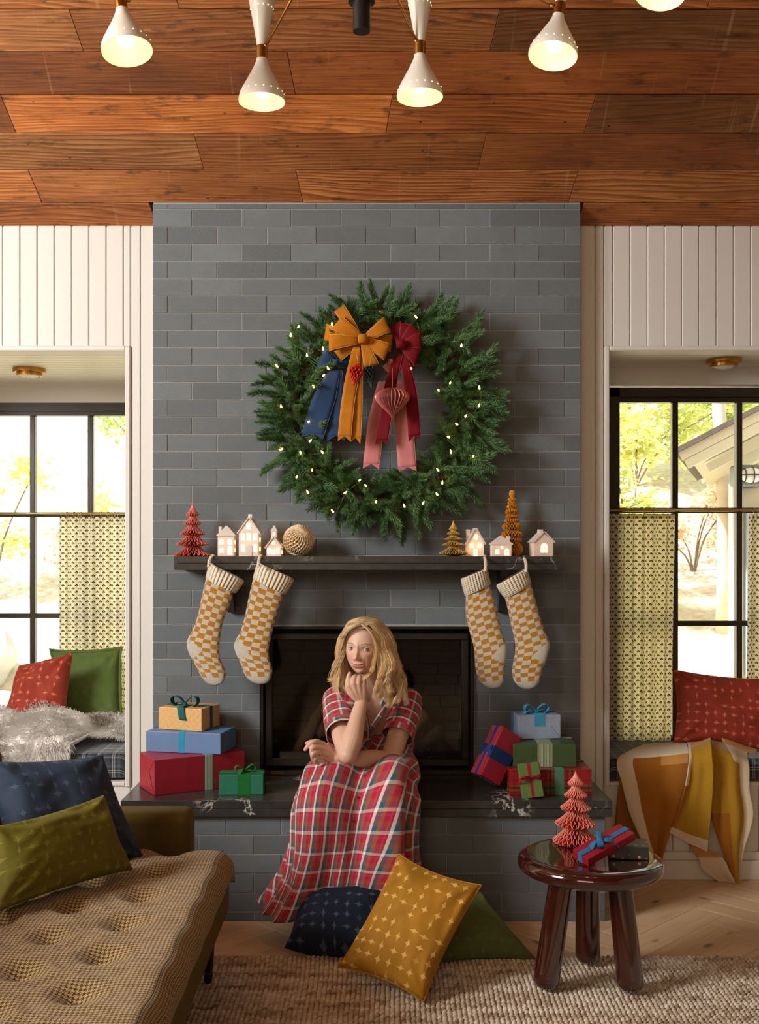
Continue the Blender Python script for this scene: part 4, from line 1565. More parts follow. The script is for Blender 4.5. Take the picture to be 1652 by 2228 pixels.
MT['paper_red'] = paper('red_paper', S(176, 42, 34), S(226, 130, 108))
MT['paper_coral'] = paper('coral_paper', S(206, 58, 48), S(240, 150, 130))
MT['paper_gold'] = paper('olive_gold_paper', S(150, 112, 40), S(214, 176, 92))
MT['paper_mustard'] = paper('mustard_paper', S(180, 106, 10), S(226, 158, 44))
MT['paper_cream'] = paper('cream_paper', S(214, 186, 140), S(246, 226, 190))
MT['paper_black'] = paper('black_paper', S(22, 26, 34), S(60, 66, 76))
MT['paper_scarlet'] = paper('scarlet_paper', S(190, 24, 20), S(240, 80, 50))
DM = 4.48
sM = F / DM
YM = DM + CAMY


def mx_(px): return (px - 798) / sM


red_prof = tiers([(115, 88, .5, 17, 'bell'), (86, 69, 7, 22, 'bell'), (67, 47, 10, 31, 'bell'), (45, 24, 14, 41, 'bell'), (22, 0, 17, 47, 'bell')])
red_prof = [(r / sM, z_ / sM) for r, z_ in red_prof]
t = honeycomb(red_prof, 44, .03).build('paper_tree', MT['paper_red'], None)
t.location = (mx_(419), YM, MZ1)
tag(t, 'red honeycomb paper tree at the left end of the mantel', 'paper tree')
gp = tiers([(77, 57, .5, 12, 'bell'), (57, 45, 5, 17, 'spike'), (46, 33, 6.5, 22, 'spike'), (34, 21, 8, 28, 'spike'), (22, 0, 10, 35, 'spike')])
t = honeycomb([(r / sM, z_ / sM) for r, z_ in gp], 44, .05).build('paper_tree', MT['paper_gold'], None)
t.location = (mx_(986), YM - .02, MZ1)
tag(t, 'olive gold paper tree with pointed tiers on the mantel', 'paper tree')
mp = tiers([(144, 129, 3, 7, 'o'), (128, 120, 5, 10, 'o'), (119, 114, 6, 9.5, 'o'), (113, 104, 7, 12, 'o'), (103, 91, 8, 15, 'o'), (90, 83, 9, 15, 'o'), (82, 74, 10, 17, 'o'), (73, 56, 10, 22, 'o'), (55, 40, 12, 24, 'o'), (39, 31, 13, 22, 'o'), (30, 0, 13, 24, 'o')])
t = honeycomb([(r / sM, z_ / sM) for r, z_ in mp], 38, .02).build('paper_tree', MT['paper_mustard'], None)
t.location = (mx_(1117), YM + .035, MZ1)
tag(t, 'tall slim mustard paper tree at the right end of the mantel', 'paper tree')
ball = [(max(.0005, .0668 * math.sin(math.pi * i / 20)), -.0668 * math.cos(math.pi * i / 20)) for i in range(21)]
Mb = Matrix.Rotation(math.radians(22), 4, 'Y') @ Matrix.Rotation(math.radians(48), 4, 'X')
t = honeycomb(ball, 46, 0, .0007, Mb, wave=.6).build('paper_ball', MT['paper_cream'], None)
t.location = (mx_(650), YM - .01, MZ1 + .0668)
tag(t, 'cream honeycomb paper ball on the mantel beside the small church', 'paper ball')


# paper ornaments hanging from the bows
def ornament(name, label, px, py, d, prof, mats, n, tilt, top):
    c = W(px, py, d)
    t_ = thing(name, label, 'ornament', c)
    m_ = Matrix.Rotation(math.radians(tilt), 4, 'Y')
    honeycomb(prof, n, .1, .0006, m_, wave=.5).build('paper_body', mats, t_)
    zt = W(px, top, d).z - c.z
    MB().tube([m_ @ Vector((0, 0, prof[0][1])), (.004, 0, zt)], .0008, 5).build('hanging_thread', MT['gold_edge'], t_)


def oprof(pts):
    ps = cr([Vector((r / 516, 0, z_ / 516)) for r, z_ in pts], 4)
    return [(max(p.x, .0006), p.z) for p in ps]


ornament('paper_ornament', 'small scarlet paper ornament hanging on the mustard tail', 774, 815, 4.315, oprof([(2, 25), (7, 19), (16, 9), (17, 4), (13, -2), (9, -10), (4, -16), (3, -22), (1, -25)]), MT['paper_scarlet'], 22, 14, 772)
ornament('paper_ornament', 'small black paper ornament right of the scarlet one', 806, 818, 4.33, oprof([(3, 21), (12, 18), (14, 10), (12, 2), (7, -10), (1, -27)]), MT['paper_black'], 20, -6, 772)
pp = oprof([(3, 26), (16, 24), (31, 17), (37, 8), (35, 0), (25, -12), (12, -24), (4, -33), (1, -41)])
c = W(854, 871, 4.34)
t = thing('paper_ornament', 'large pink and plum pleated onion ornament below the burgundy bow', 'ornament', c)
m = MB(); m2 = MB()
nf = 26
for (mm, sh) in ((m, 0), (m2, .5)):
    for k in range(nf):
        a0, a1 = 2 * math.pi * (k + sh) / nf, 2 * math.pi * (k + sh + .5) / nf
        am_ = (a0 + a1) / 2
        kk = .92 if sh else 1.0
        mm.grid([[Vector((math.cos(a0) * r * .9, math.sin(a0) * r * .9, z_)), Vector((math.cos(am_) * r * kk, math.sin(am_) * r * kk, z_)), Vector((math.cos(a1) * r * .9, math.sin(a1) * r * .9, z_))] for r, z_ in pp])
m.build('pink_pleats', plain('metallic_pink_paper', S(196, 108, 104), .35, .35), t)
m2.build('plum_pleats', plain('plum_paper', S(74, 34, 38), .6), t)
MB().tube([(0, 0, pp[0][1]), (0, .01, W(854, 800, 4.34).z - c.z)], .0008, 5).build('hanging_thread', MT['gold_edge'], t)


# ---------------------------------------------------------------- porcelain houses
def pane(m_, x0, x1, z0, z1, y, arch=False):
    if not arch:
        m_.add([(x0, y, z0), (x1, y, z0), (x1, y, z1), (x0, y, z1)], [(0, 1, 2, 3)])
    else:
        r = (x1 - x0) / 2
        top = z1 - r
        v = [(x0, y, z0), (x1, y, z0)] + [((x0 + x1) / 2 + r * math.cos(a), y, top + r * math.sin(a)) for a in [math.pi * i / 10 for i in range(11)]]
        m_.add(v, [tuple(range(len(v)))])


def house(label, wx0, wx1, ez, pk, kind, wins, chim=None, dep=.062, rot=0.0, yoff=0.0, steeple=None, door=None, glow=1.0):
    """pixel measures: wall x range, eave py, ridge (px,py)"""
    base_py = 1210.5
    cxp = (wx0 + wx1) / 2
    t_ = thing('porcelain_house', label, 'house ornament', (mx_(cxp), YM + yoff, MZ1), rotz=math.radians(rot), group='porcelain houses on the mantel')
    X = lambda p: (p - cxp) / sM
    Z = lambda p: (base_py - p) / sM
    x0, x1, ze, zp, xp = X(wx0), X(wx1), Z(ez), Z(pk[1]), X(pk[0])
    y0, y1 = -dep / 2, dep / 2
    th = .0045
    b = MB()
    if kind == 'gable':
        prof_ = [(x0, 0), (x1, 0), (x1, ze), (xp, zp - .006), (x0, ze)]
        b.add([(x, y0, z_) for x, z_ in prof_] + [(x, y1, z_) for x, z_ in prof_], [(0, 1, 2, 3, 4), (9, 8, 7, 6, 5)] + [(i, 5 + i, 5 + (i + 1) % 5, (i + 1) % 5) for i in range(5)])
    else:
        b.rbox((x0, y0, 0), (x1, y1, ze), .002)
    b.build('walls', MT['porcelain'], t_)
    r_ = MB()
    o_ = .005
    if kind == 'gable':
        for sx in (-1, 1):
            xe = (x0 if sx < 0 else x1) + sx * o_
            zl_ = ze - o_ * (zp - ze) / abs(xp - (x0 if sx < 0 else x1))
            v = [(xe, y0 - o_, zl_), (xp, y0 - o_, zp - .001), (xp, y1 + o_, zp - .001), (xe, y1 + o_, zl_)]
            nx_, nz_ = (zp - zl_) * sx, abs(xp - xe)
            L_ = math.hypot(nx_, nz_)
            dv = Vector((nx_ / L_ * th, 0, nz_ / L_ * th))
            vv = [Vector(p) for p in v] + [Vector(p) + dv for p in v]
            r_.add(vv, [(3, 2, 1, 0), (4, 5, 6, 7), (0, 1, 5, 4), (1, 2, 6, 5), (2, 3, 7, 6), (3, 0, 4, 7)])
    else:
        v = [(x0 - o_, y0 - o_, ze - .002), (x1 + o_, y0 - o_, ze - .002), (x1 + o_, y1 + o_, ze - .002), (x0 - o_, y1 + o_, ze - .002),
             (x0 - o_, y0 - o_, ze + .002), (x1 + o_, y0 - o_, ze + .002), (x1 + o_, y1 + o_, ze + .002), (x0 - o_, y1 + o_, ze + .002), (xp - .004, 0, zp), (xp + .004, 0, zp)]
        r_.add(v, [(3, 2, 1, 0), (0, 1, 5, 4), (1, 2, 6, 5), (2, 3, 7, 6), (3, 0, 4, 7), (4, 5, 9, 8), (5, 6, 9), (6, 7, 8, 9), (7, 4, 8)])
    r_.build('roof', MT['porcelain'], t_)
    if chim:
        MB().rbox((X(chim[0]), -.008 + chim[3], ze - .002), (X(chim[1]), .010 + chim[3], Z(chim[2])), .0015).build('chimney', MT['porcelain'], t_)
    if steeple:
        a, b_, zt, sp = steeple
        MB().rbox((X(a), y0 + .004, ze), (X(b_), y0 + .004 + (X(b_) - X(a)), Z(zt)), .001).build('steeple', MT['porcelain'], t_)
        mid_, w2 = (X(a) + X(b_)) / 2, (X(b_) - X(a)) / 2 + .003
        yc_ = y0 + .004 + (X(b_) - X(a)) / 2
        MB().add([(mid_ - w2, yc_ - w2, Z(zt)), (mid_ + w2, yc_ - w2, Z(zt)), (mid_ + w2, yc_ + w2, Z(zt)), (mid_ - w2, yc_ + w2, Z(zt)), (mid_, yc_, Z(sp))],
                 [(3, 2, 1, 0), (0, 1, 4), (1, 2, 4), (2, 3, 4), (3, 0, 4)]).build('spire', MT['porcelain'], t_)
        pn = MB(); pane(pn, mid_ - .004, mid_ + .004, Z(zt + 9), Z(zt + 3), y0 + .0035, True); pn.build('window', MT['window_glow'], t_)
    for (a, b_, zt, zb_, arch) in wins:
        pn = MB(); pane(pn, X(a), X(b_), Z(zb_), Z(zt), y0 - .0006, arch)
        w_ = pn.build('window', MT['window_glow'], t_)
        br = MB()
        if b_ - a > 6:
            xm, zm_ = (X(a) + X(b_)) / 2, (Z(zt) + Z(zb_)) / 2
            br.box((xm - .0009, y0 - .0018, Z(zb_)), (xm + .0009, y0 - .0007, Z(zt))); br.box((X(a), y0 - .0018, zm_ - .0009), (X(b_), y0 - .0007, zm_ + .0009))
            br.build('window_bars', MT['porcelain'], w_)
    if door:
        a, b_, zt = door
        fr_ = MB(); pane(fr_, X(a), X(b_), 0.0005, Z(zt), y0 - .003, True); q = fr_.build('door', MT['porcelain'], t_)
        md = q.modifiers.new('thickness', 'SOLIDIFY'); md.thickness = .003; md.offset = -1
    # side windows lit in the right flank, and the candle inside
    sd_ = MB()
    for yy in (-.012, .010):
        for z_ in ([ze * .3, ze * .68] if ze > .07 else [ze * .45]):
            sd_.add([(x1 + .0006, yy - .006, z_ - .008), (x1 + .0006, yy + .006, z_ - .008), (x1 + .0006, yy + .006, z_ + .008), (x1 + .0006, yy - .006, z_ + .008)], [(0, 1, 2, 3)])
    sd_.build('side_windows', MT['window_glow'], t_, kind='stuff')
    return t_


house('small porcelain house with pyramid roof left of the tall gabled one', 476, 511.6, 1166, (492.7, 1144), 'hip', [(480, 489, 1173, 1185, True), (497.5, 507, 1173, 1185, True), (480, 489, 1193, 1203, False), (497.5, 507, 1188, 1207, True)], chim=(477, 484, 1146, -.01))
house('tall porcelain townhouse with stepped rows of windows and a chimney', 522.5, 566, 1158, (545, 1127), 'gable',
      [(539, 549, 1139, 1153, False), (527.5, 535.5, 1161, 1176, False), (540, 549, 1161, 1176, False), (553.5, 562.5, 1161, 1176, False), (527.5, 535.5, 1185, 1201, False), (553.5, 562.5, 1185, 1201, False)], chim=(540.5, 550, 1119, 0), door=(539, 551.5, 1186), rot=-4)
house('little porcelain church with a pointed steeple', 582, 613.5, 1190, (598, 1169), 'gable', [(584, 592, 1193, 1204.5, False), (602.5, 610.5, 1193, 1204.5, False), (593.5, 600.5, 1196.5, 1207, False), (594, 601, 1178, 1185, True)], steeple=(591.5, 604, 1156, 1143), dep=.05, rot=-4)
house('porcelain house glowing orange with a steep gable, right side of the mantel', 1014.6, 1051, 1181, (1033, 1150), 'gable', [(1029, 1038, 1163, 1175, True), (1019.5, 1029, 1181, 1192.5, True), (1037, 1046.5, 1181, 1192.5, True), (1028, 1037, 1194, 1210, True)], chim=(1014.8, 1024, 1152, .012), rot=3)
house('low porcelain cottage with a hipped roof in front of the mustard tree', 1066, 1109.5, 1184.5, (1087, 1166.4), 'hip', [(1074, 1083, 1195, 1205.5, True), (1094.6, 1104, 1194, 1208.5, True), (1086, 1091, 1189, 1195, False)], chim=(1099.3, 1107.5, 1167, -.004), yoff=-.035, dep=.05)
house('porcelain cottage with one arched window at the right mantel end', 1157, 1199, 1179, (1178.6, 1158), 'gable', [(1171, 1186.6, 1182.5, 1202.5, True)], chim=(1173, 1184, 1152, .015), rot=9, dep=.07)

# candle lamps inside the houses; three more stand behind and light the brick
for px, en, dx_, dy_, dz_ in ((494, .05, .026, .045, .05), (545, .05, .026, .045, .05), (598, .05, .026, .045, .05), (1033, .16, 0, 0, .04), (1088, .03, 0, -.035, .03), (1178, .03, 0, 0, .03), (494, .03, 0, 0, .04), (545, .05, 0, 0, .06), (598, .025, 0, 0, .025)):
    pl = bpy.data.lights.new('candle_light', 'POINT'); pl.energy = en; pl.color = (1, .55, .18); pl.shadow_soft_size = .01
    po = bpy.data.objects.new('candle_light', pl); C.objects.link(po); po.location = (mx_(px) + dx_, YM + dy_, MZ1 + dz_)

# ================================================================ knitted stockings
g = G('mustard_knit'); h1 = g
for nm, c1 in (('knit_mustard', S(226, 152, 22)), ('knit_cream', S(246, 238, 222)), ('knit_cuff', S(238, 226, 200))):
    g = G(nm)
    uv = g.coord('UV')
    u, v, _ = g.xyz(uv)
    if nm == 'knit_cuff':
        rib = g.math('SINE', g.math('MULTIPLY', u, 6.2832 * 30))
        st = g.math('SINE', g.math('MULTIPLY', v, 800.0))
        hgt = g.math('ADD', g.math('MULTIPLY', rib, .8), g.math('MULTIPLY', st, .2))
    else:
        zig = g.math('ABSOLUTE', g.math('SUBTRACT', g.math('FRACT', g.math('MULTIPLY', u, 58.0)), .5))
        st = g.math('SINE', g.math('ADD', g.math('MULTIPLY', v, 1150.0), g.math('MULTIPLY', zig, 9.0)))
        hgt = g.math('ADD', g.math('MULTIPLY', st, .5), zig)
    nz_ = g.noise(g.coord('Object'), 90, 3)
    cc = g.mix(nz_, tuple(k * .78 for k in c1[:3]) + (1,), tuple(min(1, k * 1.12) for k in c1[:3]) + (1,))
    if nm == 'knit_cuff':
        cc = g.mix(g.ramp(rib, [(.0, .35), (.6, 0)]), cc, tuple(k * .55 for k in c1[:3]) + (1,))
    g.set(Base_Color=cc, Roughness=.95, Sheen_Weight=.3, Specular_IOR_Level=.1)
    g.bump(g.math('ADD', hgt, g.math('MULTIPLY', nz_, .5)), .9, .004)
    MT[nm] = g.m


def stocking(label, st, cuff, loop, heel_side, d=4.375):
    """st: list of (left,right) pixel pairs down the sock; cuff: 4 corners TL,TR,BR,BL"""
    org = W(*loop[0], d)
    t_ = thing('stocking', label, 'stocking', org, group='knitted stockings along the mantel')
    Lp = cr([W(a[0], a[1], d) - org for a, b in st], 6)
    Rp = cr([W(b[0], b[1], d) - org for a, b in st], 6)
    n = len(Lp)
    NU = 72
    # arc length of the middle line
    arc = [0]
    for i in range(1, n):
        arc.append(arc[-1] + (((Lp[i] + Rp[i]) - (Lp[i - 1] + Rp[i - 1])) / 2).length)
    # resample evenly
    NV = 84
    rowsL, rowsR = [], []
    for j in range(NV):
        s_ = arc[-1] * j / (NV - 1)
        k_ = min(n - 2, max(0, int(np.searchsorted(arc, s_)) - 1))
        f_ = (s_ - arc[k_]) / max(1e-9, arc[k_ + 1] - arc[k_])
        rowsL.append(Lp[k_].lerp(Lp[k_ + 1], f_)); rowsR.append(Rp[k_].lerp(Rp[k_ + 1], f_))
    P, UV = [], []
    for j in range(NV):
        a, b = rowsL[j], rowsR[j]
        c_, hw = (a + b) / 2, (b - a) / 2
        tk = min(.030, hw.length * .55) * (1 - .3 * (j / NV))
        row, ur = [], []
        for i in range(NU):
            an = 2 * math.pi * i / NU
            row.append(c_ + hw * math.cos(an) + Vector((0, -tk * math.sin(an) * (abs(math.sin(an)) ** -.25 if abs(math.sin(an)) > .02 else 1), 0)))
            ur.append((i / NU, arc[-1] * j / (NV - 1)))
        P.append(row); UV.append(ur)
    hs = heel_side

    def mi(i, j):
        tv = i / (NV - 1)
        if tv > .905:
            return 1
        # heel patch on the outer bend
        an = 2 * math.pi * (j + .5) / NU
        hx = math.cos(an) * hs
        if abs(tv - HEEL) < .105 * max(0, (hx - .12)) ** .5:
            return 1
        ci = int((j + .5) / NU * 12)
        ri = int(tv * (NV - 1) / 3.6)
        return (ci + ri) % 2
    HEEL = arc[27] / arc[-1]
    m_ = MB(); m_.grid(P, closed_v=True, uv=UV, mi=mi, cap=True, flip=True)
    so_ = m_.build('sock', [MT['knit_mustard'], MT['knit_cream']], t_, smooth=True)
    # cuff
    TL, TR, BR, BL = [W(*q, d) - org for q in cuff]
    P, UV = [], []
    prof_ = [(0.0, .86), (.0, .98), (.06, 1.05), (.35, 1.07), (.7, 1.06), (.95, 1.04), (1.0, .98), (1.0, .9)]
    for (tv, k_) in prof_:
        a, b = TL.lerp(BL, tv), TR.lerp(BR, tv)
        c_, hw = (a + b) / 2, (b - a) / 2
        row, ur = [], []
        for i in range(90):
            an = 2 * math.pi * i / 90
            rib = 1 + .028 * math.sin(an * 30)
            row.append(c_ + hw * math.cos(an) * (k_ * .985) * (1 + (rib - 1) * .3) + Vector((0, -.036 * k_ * rib * math.sin(an), 0)))
            ur.append((i / 90, tv * .07))
        P.append(row); UV.append(ur)
    m_ = MB(); m_.grid(P, closed_v=True, uv=UV, flip=True)
    m_.build('cuff', MT['knit_cuff'], t_, smooth=True)
    # hanging loop, twisted from two strands, over a small hook
    a, b = W(*loop[0], d + .06) - org, W(*loop[1], d) - org
    m_ = MB()
    for ph in (0, math.pi):
        pts = []
        for i in range(21):
            s_ = i / 20
            p = a.lerp(b, s_) + Vector((0, -.075 * math.sin(math.pi * min(1, s_ * 1.3) * .5) + (.0), .006 * math.sin(math.pi * s_)))
            p += Vector((.0035 * math.cos(s_ * 22 + ph), .0035 * math.sin(s_ * 22 + ph), 0))
            pts.append(p)
        m_.tube(pts, .0042, 7)
    m_.build('hanging_loop', MT['knit_cuff'], t_, smooth=True)
    return t_


stocking('mustard and cream checked stocking, first from the left on the mantel',
         [((449, 1258), (508, 1286)), ((440, 1295), (499, 1318)), ((432, 1335), (486, 1350)), ((421, 1366), (480, 1382)), ((407, 1396), (477, 1408)), ((411, 1420), (479, 1432)), ((424, 1444), (487, 1452)), ((437, 1470), (491, 1470)), ((450, 1486), (484, 1486)), ((462, 1492), (472, 1492))],
         [(458, 1224), (531, 1263), (512, 1291), (448, 1259)], [(464, 1208), (460, 1232)], -1)
stocking('mustard and cream checked stocking, second from the left on the mantel',
         [((551, 1259), (618, 1290)), ((540, 1306), (606, 1328)), ((533, 1342), (597, 1356)), ((524, 1372), (590, 1388)), ((510, 1400), (585, 1412)), ((513, 1420), (586, 1432)), ((523, 1442), (592, 1452)), ((532, 1466), (592, 1468)), ((545, 1482), (584, 1484)), ((560, 1489), (572, 1489))],
         [(562, 1223), (640, 1260), (621, 1294), (551, 1260)], [(568, 1208), (567, 1232)], -1)
stocking('mustard and cream checked stocking in shade, third from the left on the mantel',
         [((1014, 1297), (1066, 1272)), ((1014, 1335), (1076, 1306)), ((1021, 1370), (1085, 1346)), ((1030, 1402), (1094, 1380)), ((1033, 1426), (1103, 1406)), ((1034, 1446), (1102, 1430)), ((1038, 1468), (1098, 1458)), ((1046, 1485), (1097, 1480)), ((1060, 1496), (1090, 1493)), ((1070, 1499), (1080, 1498))],
         [(1003.5, 1259), (1059, 1236), (1068, 1272), (1013, 1298)], [(1054, 1209), (1052, 1242)], 1)
stocking('mustard and cream checked stocking, rightmost on the mantel',
         [((1099, 1300), (1155, 1268)), ((1107, 1334), (1166, 1308)), ((1114, 1366), (1176, 1344)), ((1121, 1396), (1186, 1374)), ((1121, 1420), (1196, 1400)), ((1117, 1442), (1190, 1432)), ((1115, 1462), (1180, 1458)), ((1119, 1482), (1176, 1478)), ((1130, 1494), (1166, 1494)), ((1142, 1500), (1152, 1500))],
         [(1080, 1273), (1145, 1236), (1156, 1270), (1100, 1303)], [(1140, 1211), (1139, 1244)], 1)

# ================================================================ wrapped gifts
def wrap(name, col, rough=.45, bump=.15, spec=.5):
    g_ = G(name)
    co_ = g_.coord('Object')
    f_ = g_.noise(co_, 9, 3)
    g_.set(Base_Color=g_.mix(f_, tuple(c * .85 for c in col[:3]) + (1,), tuple(min(1, c * 1.1) for c in col[:3]) + (1,)), Roughness=rough, Specular_IOR_Level=spec)
    g_.bump(g_.noise(co_, 22, 3, .6), bump, .01)
    return g_.m


MT['gift_red'] = wrap('crimson_paper', S(150, 22, 44))
MT['gift_blue'] = wrap('dusty_blue_paper', S(98, 128, 172))
MT['gift_green'] = wrap('forest_green_paper', S(56, 78, 42))
MT['gift_teal'] = wrap('teal_green_paper', S(34, 112, 88))
MT['gift_silver'] = wrap('silver_blue_foil', S(150, 166, 196), .28, .4, .8)
MT['gift_leaf'] = wrap('leaf_green_paper', S(86, 112, 48))
# tan paper with a fine brown lattice
g = G('tan_patterned_paper')
co = g.coord('Object'); x, y, z = g.xyz(co)
xx = g.math('ADD', x, y)
a = g.math('ABSOLUTE', g.math('SINE', g.math('MULTIPLY', g.math('ADD', xx, z), 105.0)))
b = g.math('ABSOLUTE', g.math('SINE', g.math('MULTIPLY', g.math('SUBTRACT', xx, z), 105.0)))
ln = g.ramp(g.math('MINIMUM', a, b), [(.0, 1), (.10, 1), (.16, 0)])
dash = g.ramp(g.noise(co, 160, 1), [(.45, 0), (.55, 1)])
g.set(Base_Color=g.mix(g.math('MULTIPLY', ln, g.math('MULTIPLY', dash, .5)), S(214, 170, 108), S(120, 76, 36)), Roughness=.5)
MT['gift_tan'] = g.m
# tartan
g = G('tartan_paper')
co = g.coord('Object'); x, y, z = g.xyz(co)


def tart(gg, s):
    f_ = gg.math('FRACT', gg.math('MULTIPLY', s, 11.5))
    return gg.ramp(f_, [(0, (.30, .01, .015, 1)), (.30, (.008, .006, .006, 1)), (.34, (.30, .01, .015, 1)), (.42, (.02, .13, .05, 1)), (.50, (.008, .006, .006, 1)), (.60, (.02, .13, .05, 1)), (.68, (.30, .01, .015, 1)), (.88, (.008, .006, .006, 1)), (.91, (.30, .01, .015, 1))], 'CONSTANT')


g.set(Base_Color=g.mix(.5, tart(g, g.math('ADD', x, g.math('MULTIPLY', y, 1.0))), tart(g, g.math('ADD', z, .02))), Roughness=.25, Specular_IOR_Level=.6)
MT['gift_tartan'] = g.m
# dark paper with copper dots
g = G('dotted_dark_paper')
vo = g.n('ShaderNodeTexVoronoi', {'Vector': g.coord('Object'), 'Scale': 46.0, 'Randomness': .75})
dm = g.ramp(vo.outputs['Distance'], [(.20, 1), (.24, 0)])
g.set(Base_Color=g.mix(dm, S(44, 48, 40), S(214, 150, 112)), Roughness=.4)
MT['gift_dots'] = g.m
for nm, c in (('rib_teal', S(28, 92, 96)), ('rib_blue', S(44, 142, 184)), ('rib_green', S(24, 104, 44)), ('rib_navy', S(26, 52, 104)), ('rib_red', S(150, 20, 48)), ('rib_sage', S(70, 120, 92)), ('rib_aqua', S(64, 150, 190)), ('rib_denim', S(46, 110, 160))):
    MT[nm] = velvet(nm, c)


def stripe_ribbon(nm, axis, base, line, per, wl):
    g_ = G(nm)
    s_ = g_.xyz(g_.coord('Object'))[axis]
    f_ = g_.math('FRACT', g_.math('MULTIPLY', s_, 1 / per))
    g_.set(Base_Color=g_.mix(g_.math('LESS_THAN', f_, wl), base, line), Roughness=.7)
    return g_.m


MT['rib_stripe_a'] = stripe_ribbon('green_white_stripe_ribbon', 0, S(44, 92, 74), S(196, 206, 186), .0047, .42)
MT['rib_stripe_b'] = stripe_ribbon('fine_white_stripe_ribbon', 0, S(52, 80, 34), S(206, 208, 184), .0047, .36)


def band(m_, size, axis, pos, w, off=.0012, th=.0008):
    """ribbon band round the box; axis 'x': band lies at x = pos and runs round y and z"""
    L, D, H = size
    if axis == 'x':
        a, b = D / 2 + off, None
        ring = [(-D / 2 - off, -off * .0), (D / 2 + off, 0), (D / 2 + off, H + off), (-D / 2 - off, H + off)]
        P = [[Vector((pos + s_ * w / 2, y_, z_)) for s_ in (-1, -.33, .33, 1)] for y_, z_ in ring]
    else:
        ring = [(-L / 2 - off, 0), (L / 2 + off, 0), (L / 2 + off, H + off), (-L / 2 - off, H + off)]
        P = [[Vector((x_, pos + s_ * w / 2, z_)) for s_ in (-1, -.33, .33, 1)] for x_, z_ in ring]
    m_.grid(P, closed_u=True)


def small_bow(parent, c, r, w, mat, yaw=0.0, droop=.6, tails=((.9, -.6), (-.8, -.7)), lean=0.0, knot=.008, edge=None):
    """soft bow sitting at point c: two loops, a knot and two tails"""
    Mz = Matrix.Translation(c) @ Matrix.Rotation(yaw, 4, 'Z') @ Matrix.Rotation(lean, 4, 'X')
    root = None
    for sx in (-1, 1):
        A, B = [], []
        for i in range(17):
            s_ = i / 16
            an = 2 * math.pi * s_
            rr_ = .5 * (1 - math.cos(an))
            x_ = sx * r * rr_ ** .8
            z_ = r * .42 * math.sin(an) * (1 if math.sin(an) > 0 else .6) + r * .30 * rr_
            wv = w * (.35 + .65 * rr_ ** .6) / 2
            A.append(Mz @ Vector((x_, -wv, z_ + .004))); B.append(Mz @ Vector((x_, wv, z_ + .004 + .002 * math.sin(6 * s_))))
        rows = [[a.lerp(b, k / 4) for k in range(5)] for a, b in zip(A, B)]
        o = MB().grid(rows).build('bow_loop', mat, parent, smooth=True)
        md = o.modifiers.new('thickness', 'SOLIDIFY'); md.thickness = .001; md.offset = 0
    for k, (tx, ty) in enumerate(tails):
        A, B = [], []
        end = Vector((tx * r * 1.25, ty * r * 1.25, -r * droop * (1 if k == 0 else .2)))
        for i in range(11):
            s_ = i / 10
            p = Vector((end.x * s_, end.y * s_, end.z * s_ ** 2 + .012 * math.sin(math.pi * s_) + .004))
            if edge and k == 0:      # first tail runs to the edge of the box and hangs down its front
                p = Vector((end.x * s_, -edge * min(1, s_ / .42), .004 - max(0, s_ - .42) / .58 * r * droop))
            sd = Vector((1, .0, 0)) * w / 2 if edge and k == 0 else Vector((-end.y, end.x, 0)).normalized() * w / 2 * (.6 + .4 * s_)
            A.append(Mz @ (p - sd)); B.append(Mz @ (p + sd + Vector((0, 0, .003 * math.sin(5 * s_)))))
        rows = [[a.lerp(b, q / 4) for q in range(5)] for a, b in zip(A, B)]
        o = MB().grid(rows).build('bow_tail', mat, parent, smooth=True)
        md = o.modifiers.new('thickness', 'SOLIDIFY'); md.thickness = .001; md.offset = 0
    m_ = MB(); m_.ball((0, 0, knot * .8), knot, 9, (1, 1, .9), None)
    m_.v = [tuple(Mz @ Vector(p)) for p in m_.v]
    m_.build('bow_knot', mat, parent, smooth=True)


def gift(label, loc, size, rot, mat, bands=(), bow_=None, fold='x', name='gift_box'):
    L, D, H = size
    t_ = thing(name, label, 'gift', loc)
    t_.rotation_euler = rot if hasattr(rot, '__len__') else (0, 0, rot)
    m_ = MB()
    # box with softly rounded, slightly crushed edges
    bm = bmesh.new()
    bmesh.ops.create_cube(bm, size=1.0)
    for v in bm.verts:
        v.co = Vector((v.co.x * L, v.co.y * D, (v.co.z + .5) * H))
    bmesh.ops.bevel(bm, geom=list(bm.edges), offset=.0022, segments=2, affect='EDGES', profile=.6)
    me = bpy.data.meshes.new('wrapped_box'); bm.to_mesh(me); bm.free()
    me.materials.append(mat)
    o = bpy.data.objects.new('wrapped_box', me); C.objects.link(o); o.parent = t_
    # folded paper triangles on the two ends
    for sx in (-1, 1):
        f_ = MB()
        e = .0007
        if fold == 'x':
            X_ = sx * (L / 2 + e)
            tri = [[(X_, -D / 2 + .002, H - .002), (X_, D / 2 - .002, H - .002), (X_, .0, H * .42)], [(X_ + sx * e, -D / 2 + .002, .002), (X_ + sx * e, D / 2 - .002, .002), (X_ + sx * e, D * .16, H * .58), (X_ + sx * e, -D * .16, H * .58)]]
        else:
            Y_ = sx * (D / 2 + e)
            tri = [[(-L / 2 + .002, Y_ + sx * e, .002), (L / 2 - .002, Y_ + sx * e, .002), (L * .26, Y_ + sx * e, H * .52), (-L * .26, Y_ + sx * e, H * .52)]]
        for tr_ in tri:
            f_.add(tr_, [tuple(range(len(tr_)))])
        q = f_.build('paper_fold', mat, t_)
        md = q.modifiers.new('thickness', 'SOLIDIFY'); md.thickness = .0012; md.offset = 0
    for (axis, pos, w, mm) in bands:
        b_ = MB(); band(b_, size, axis, pos, w)
        q = b_.build('ribbon', mm, t_)
        md = q.modifiers.new('thickness', 'SOLIDIFY'); md.thickness = .0012; md.offset = 1
    if bow_:
        small_bow(t_, *bow_)
    return t_


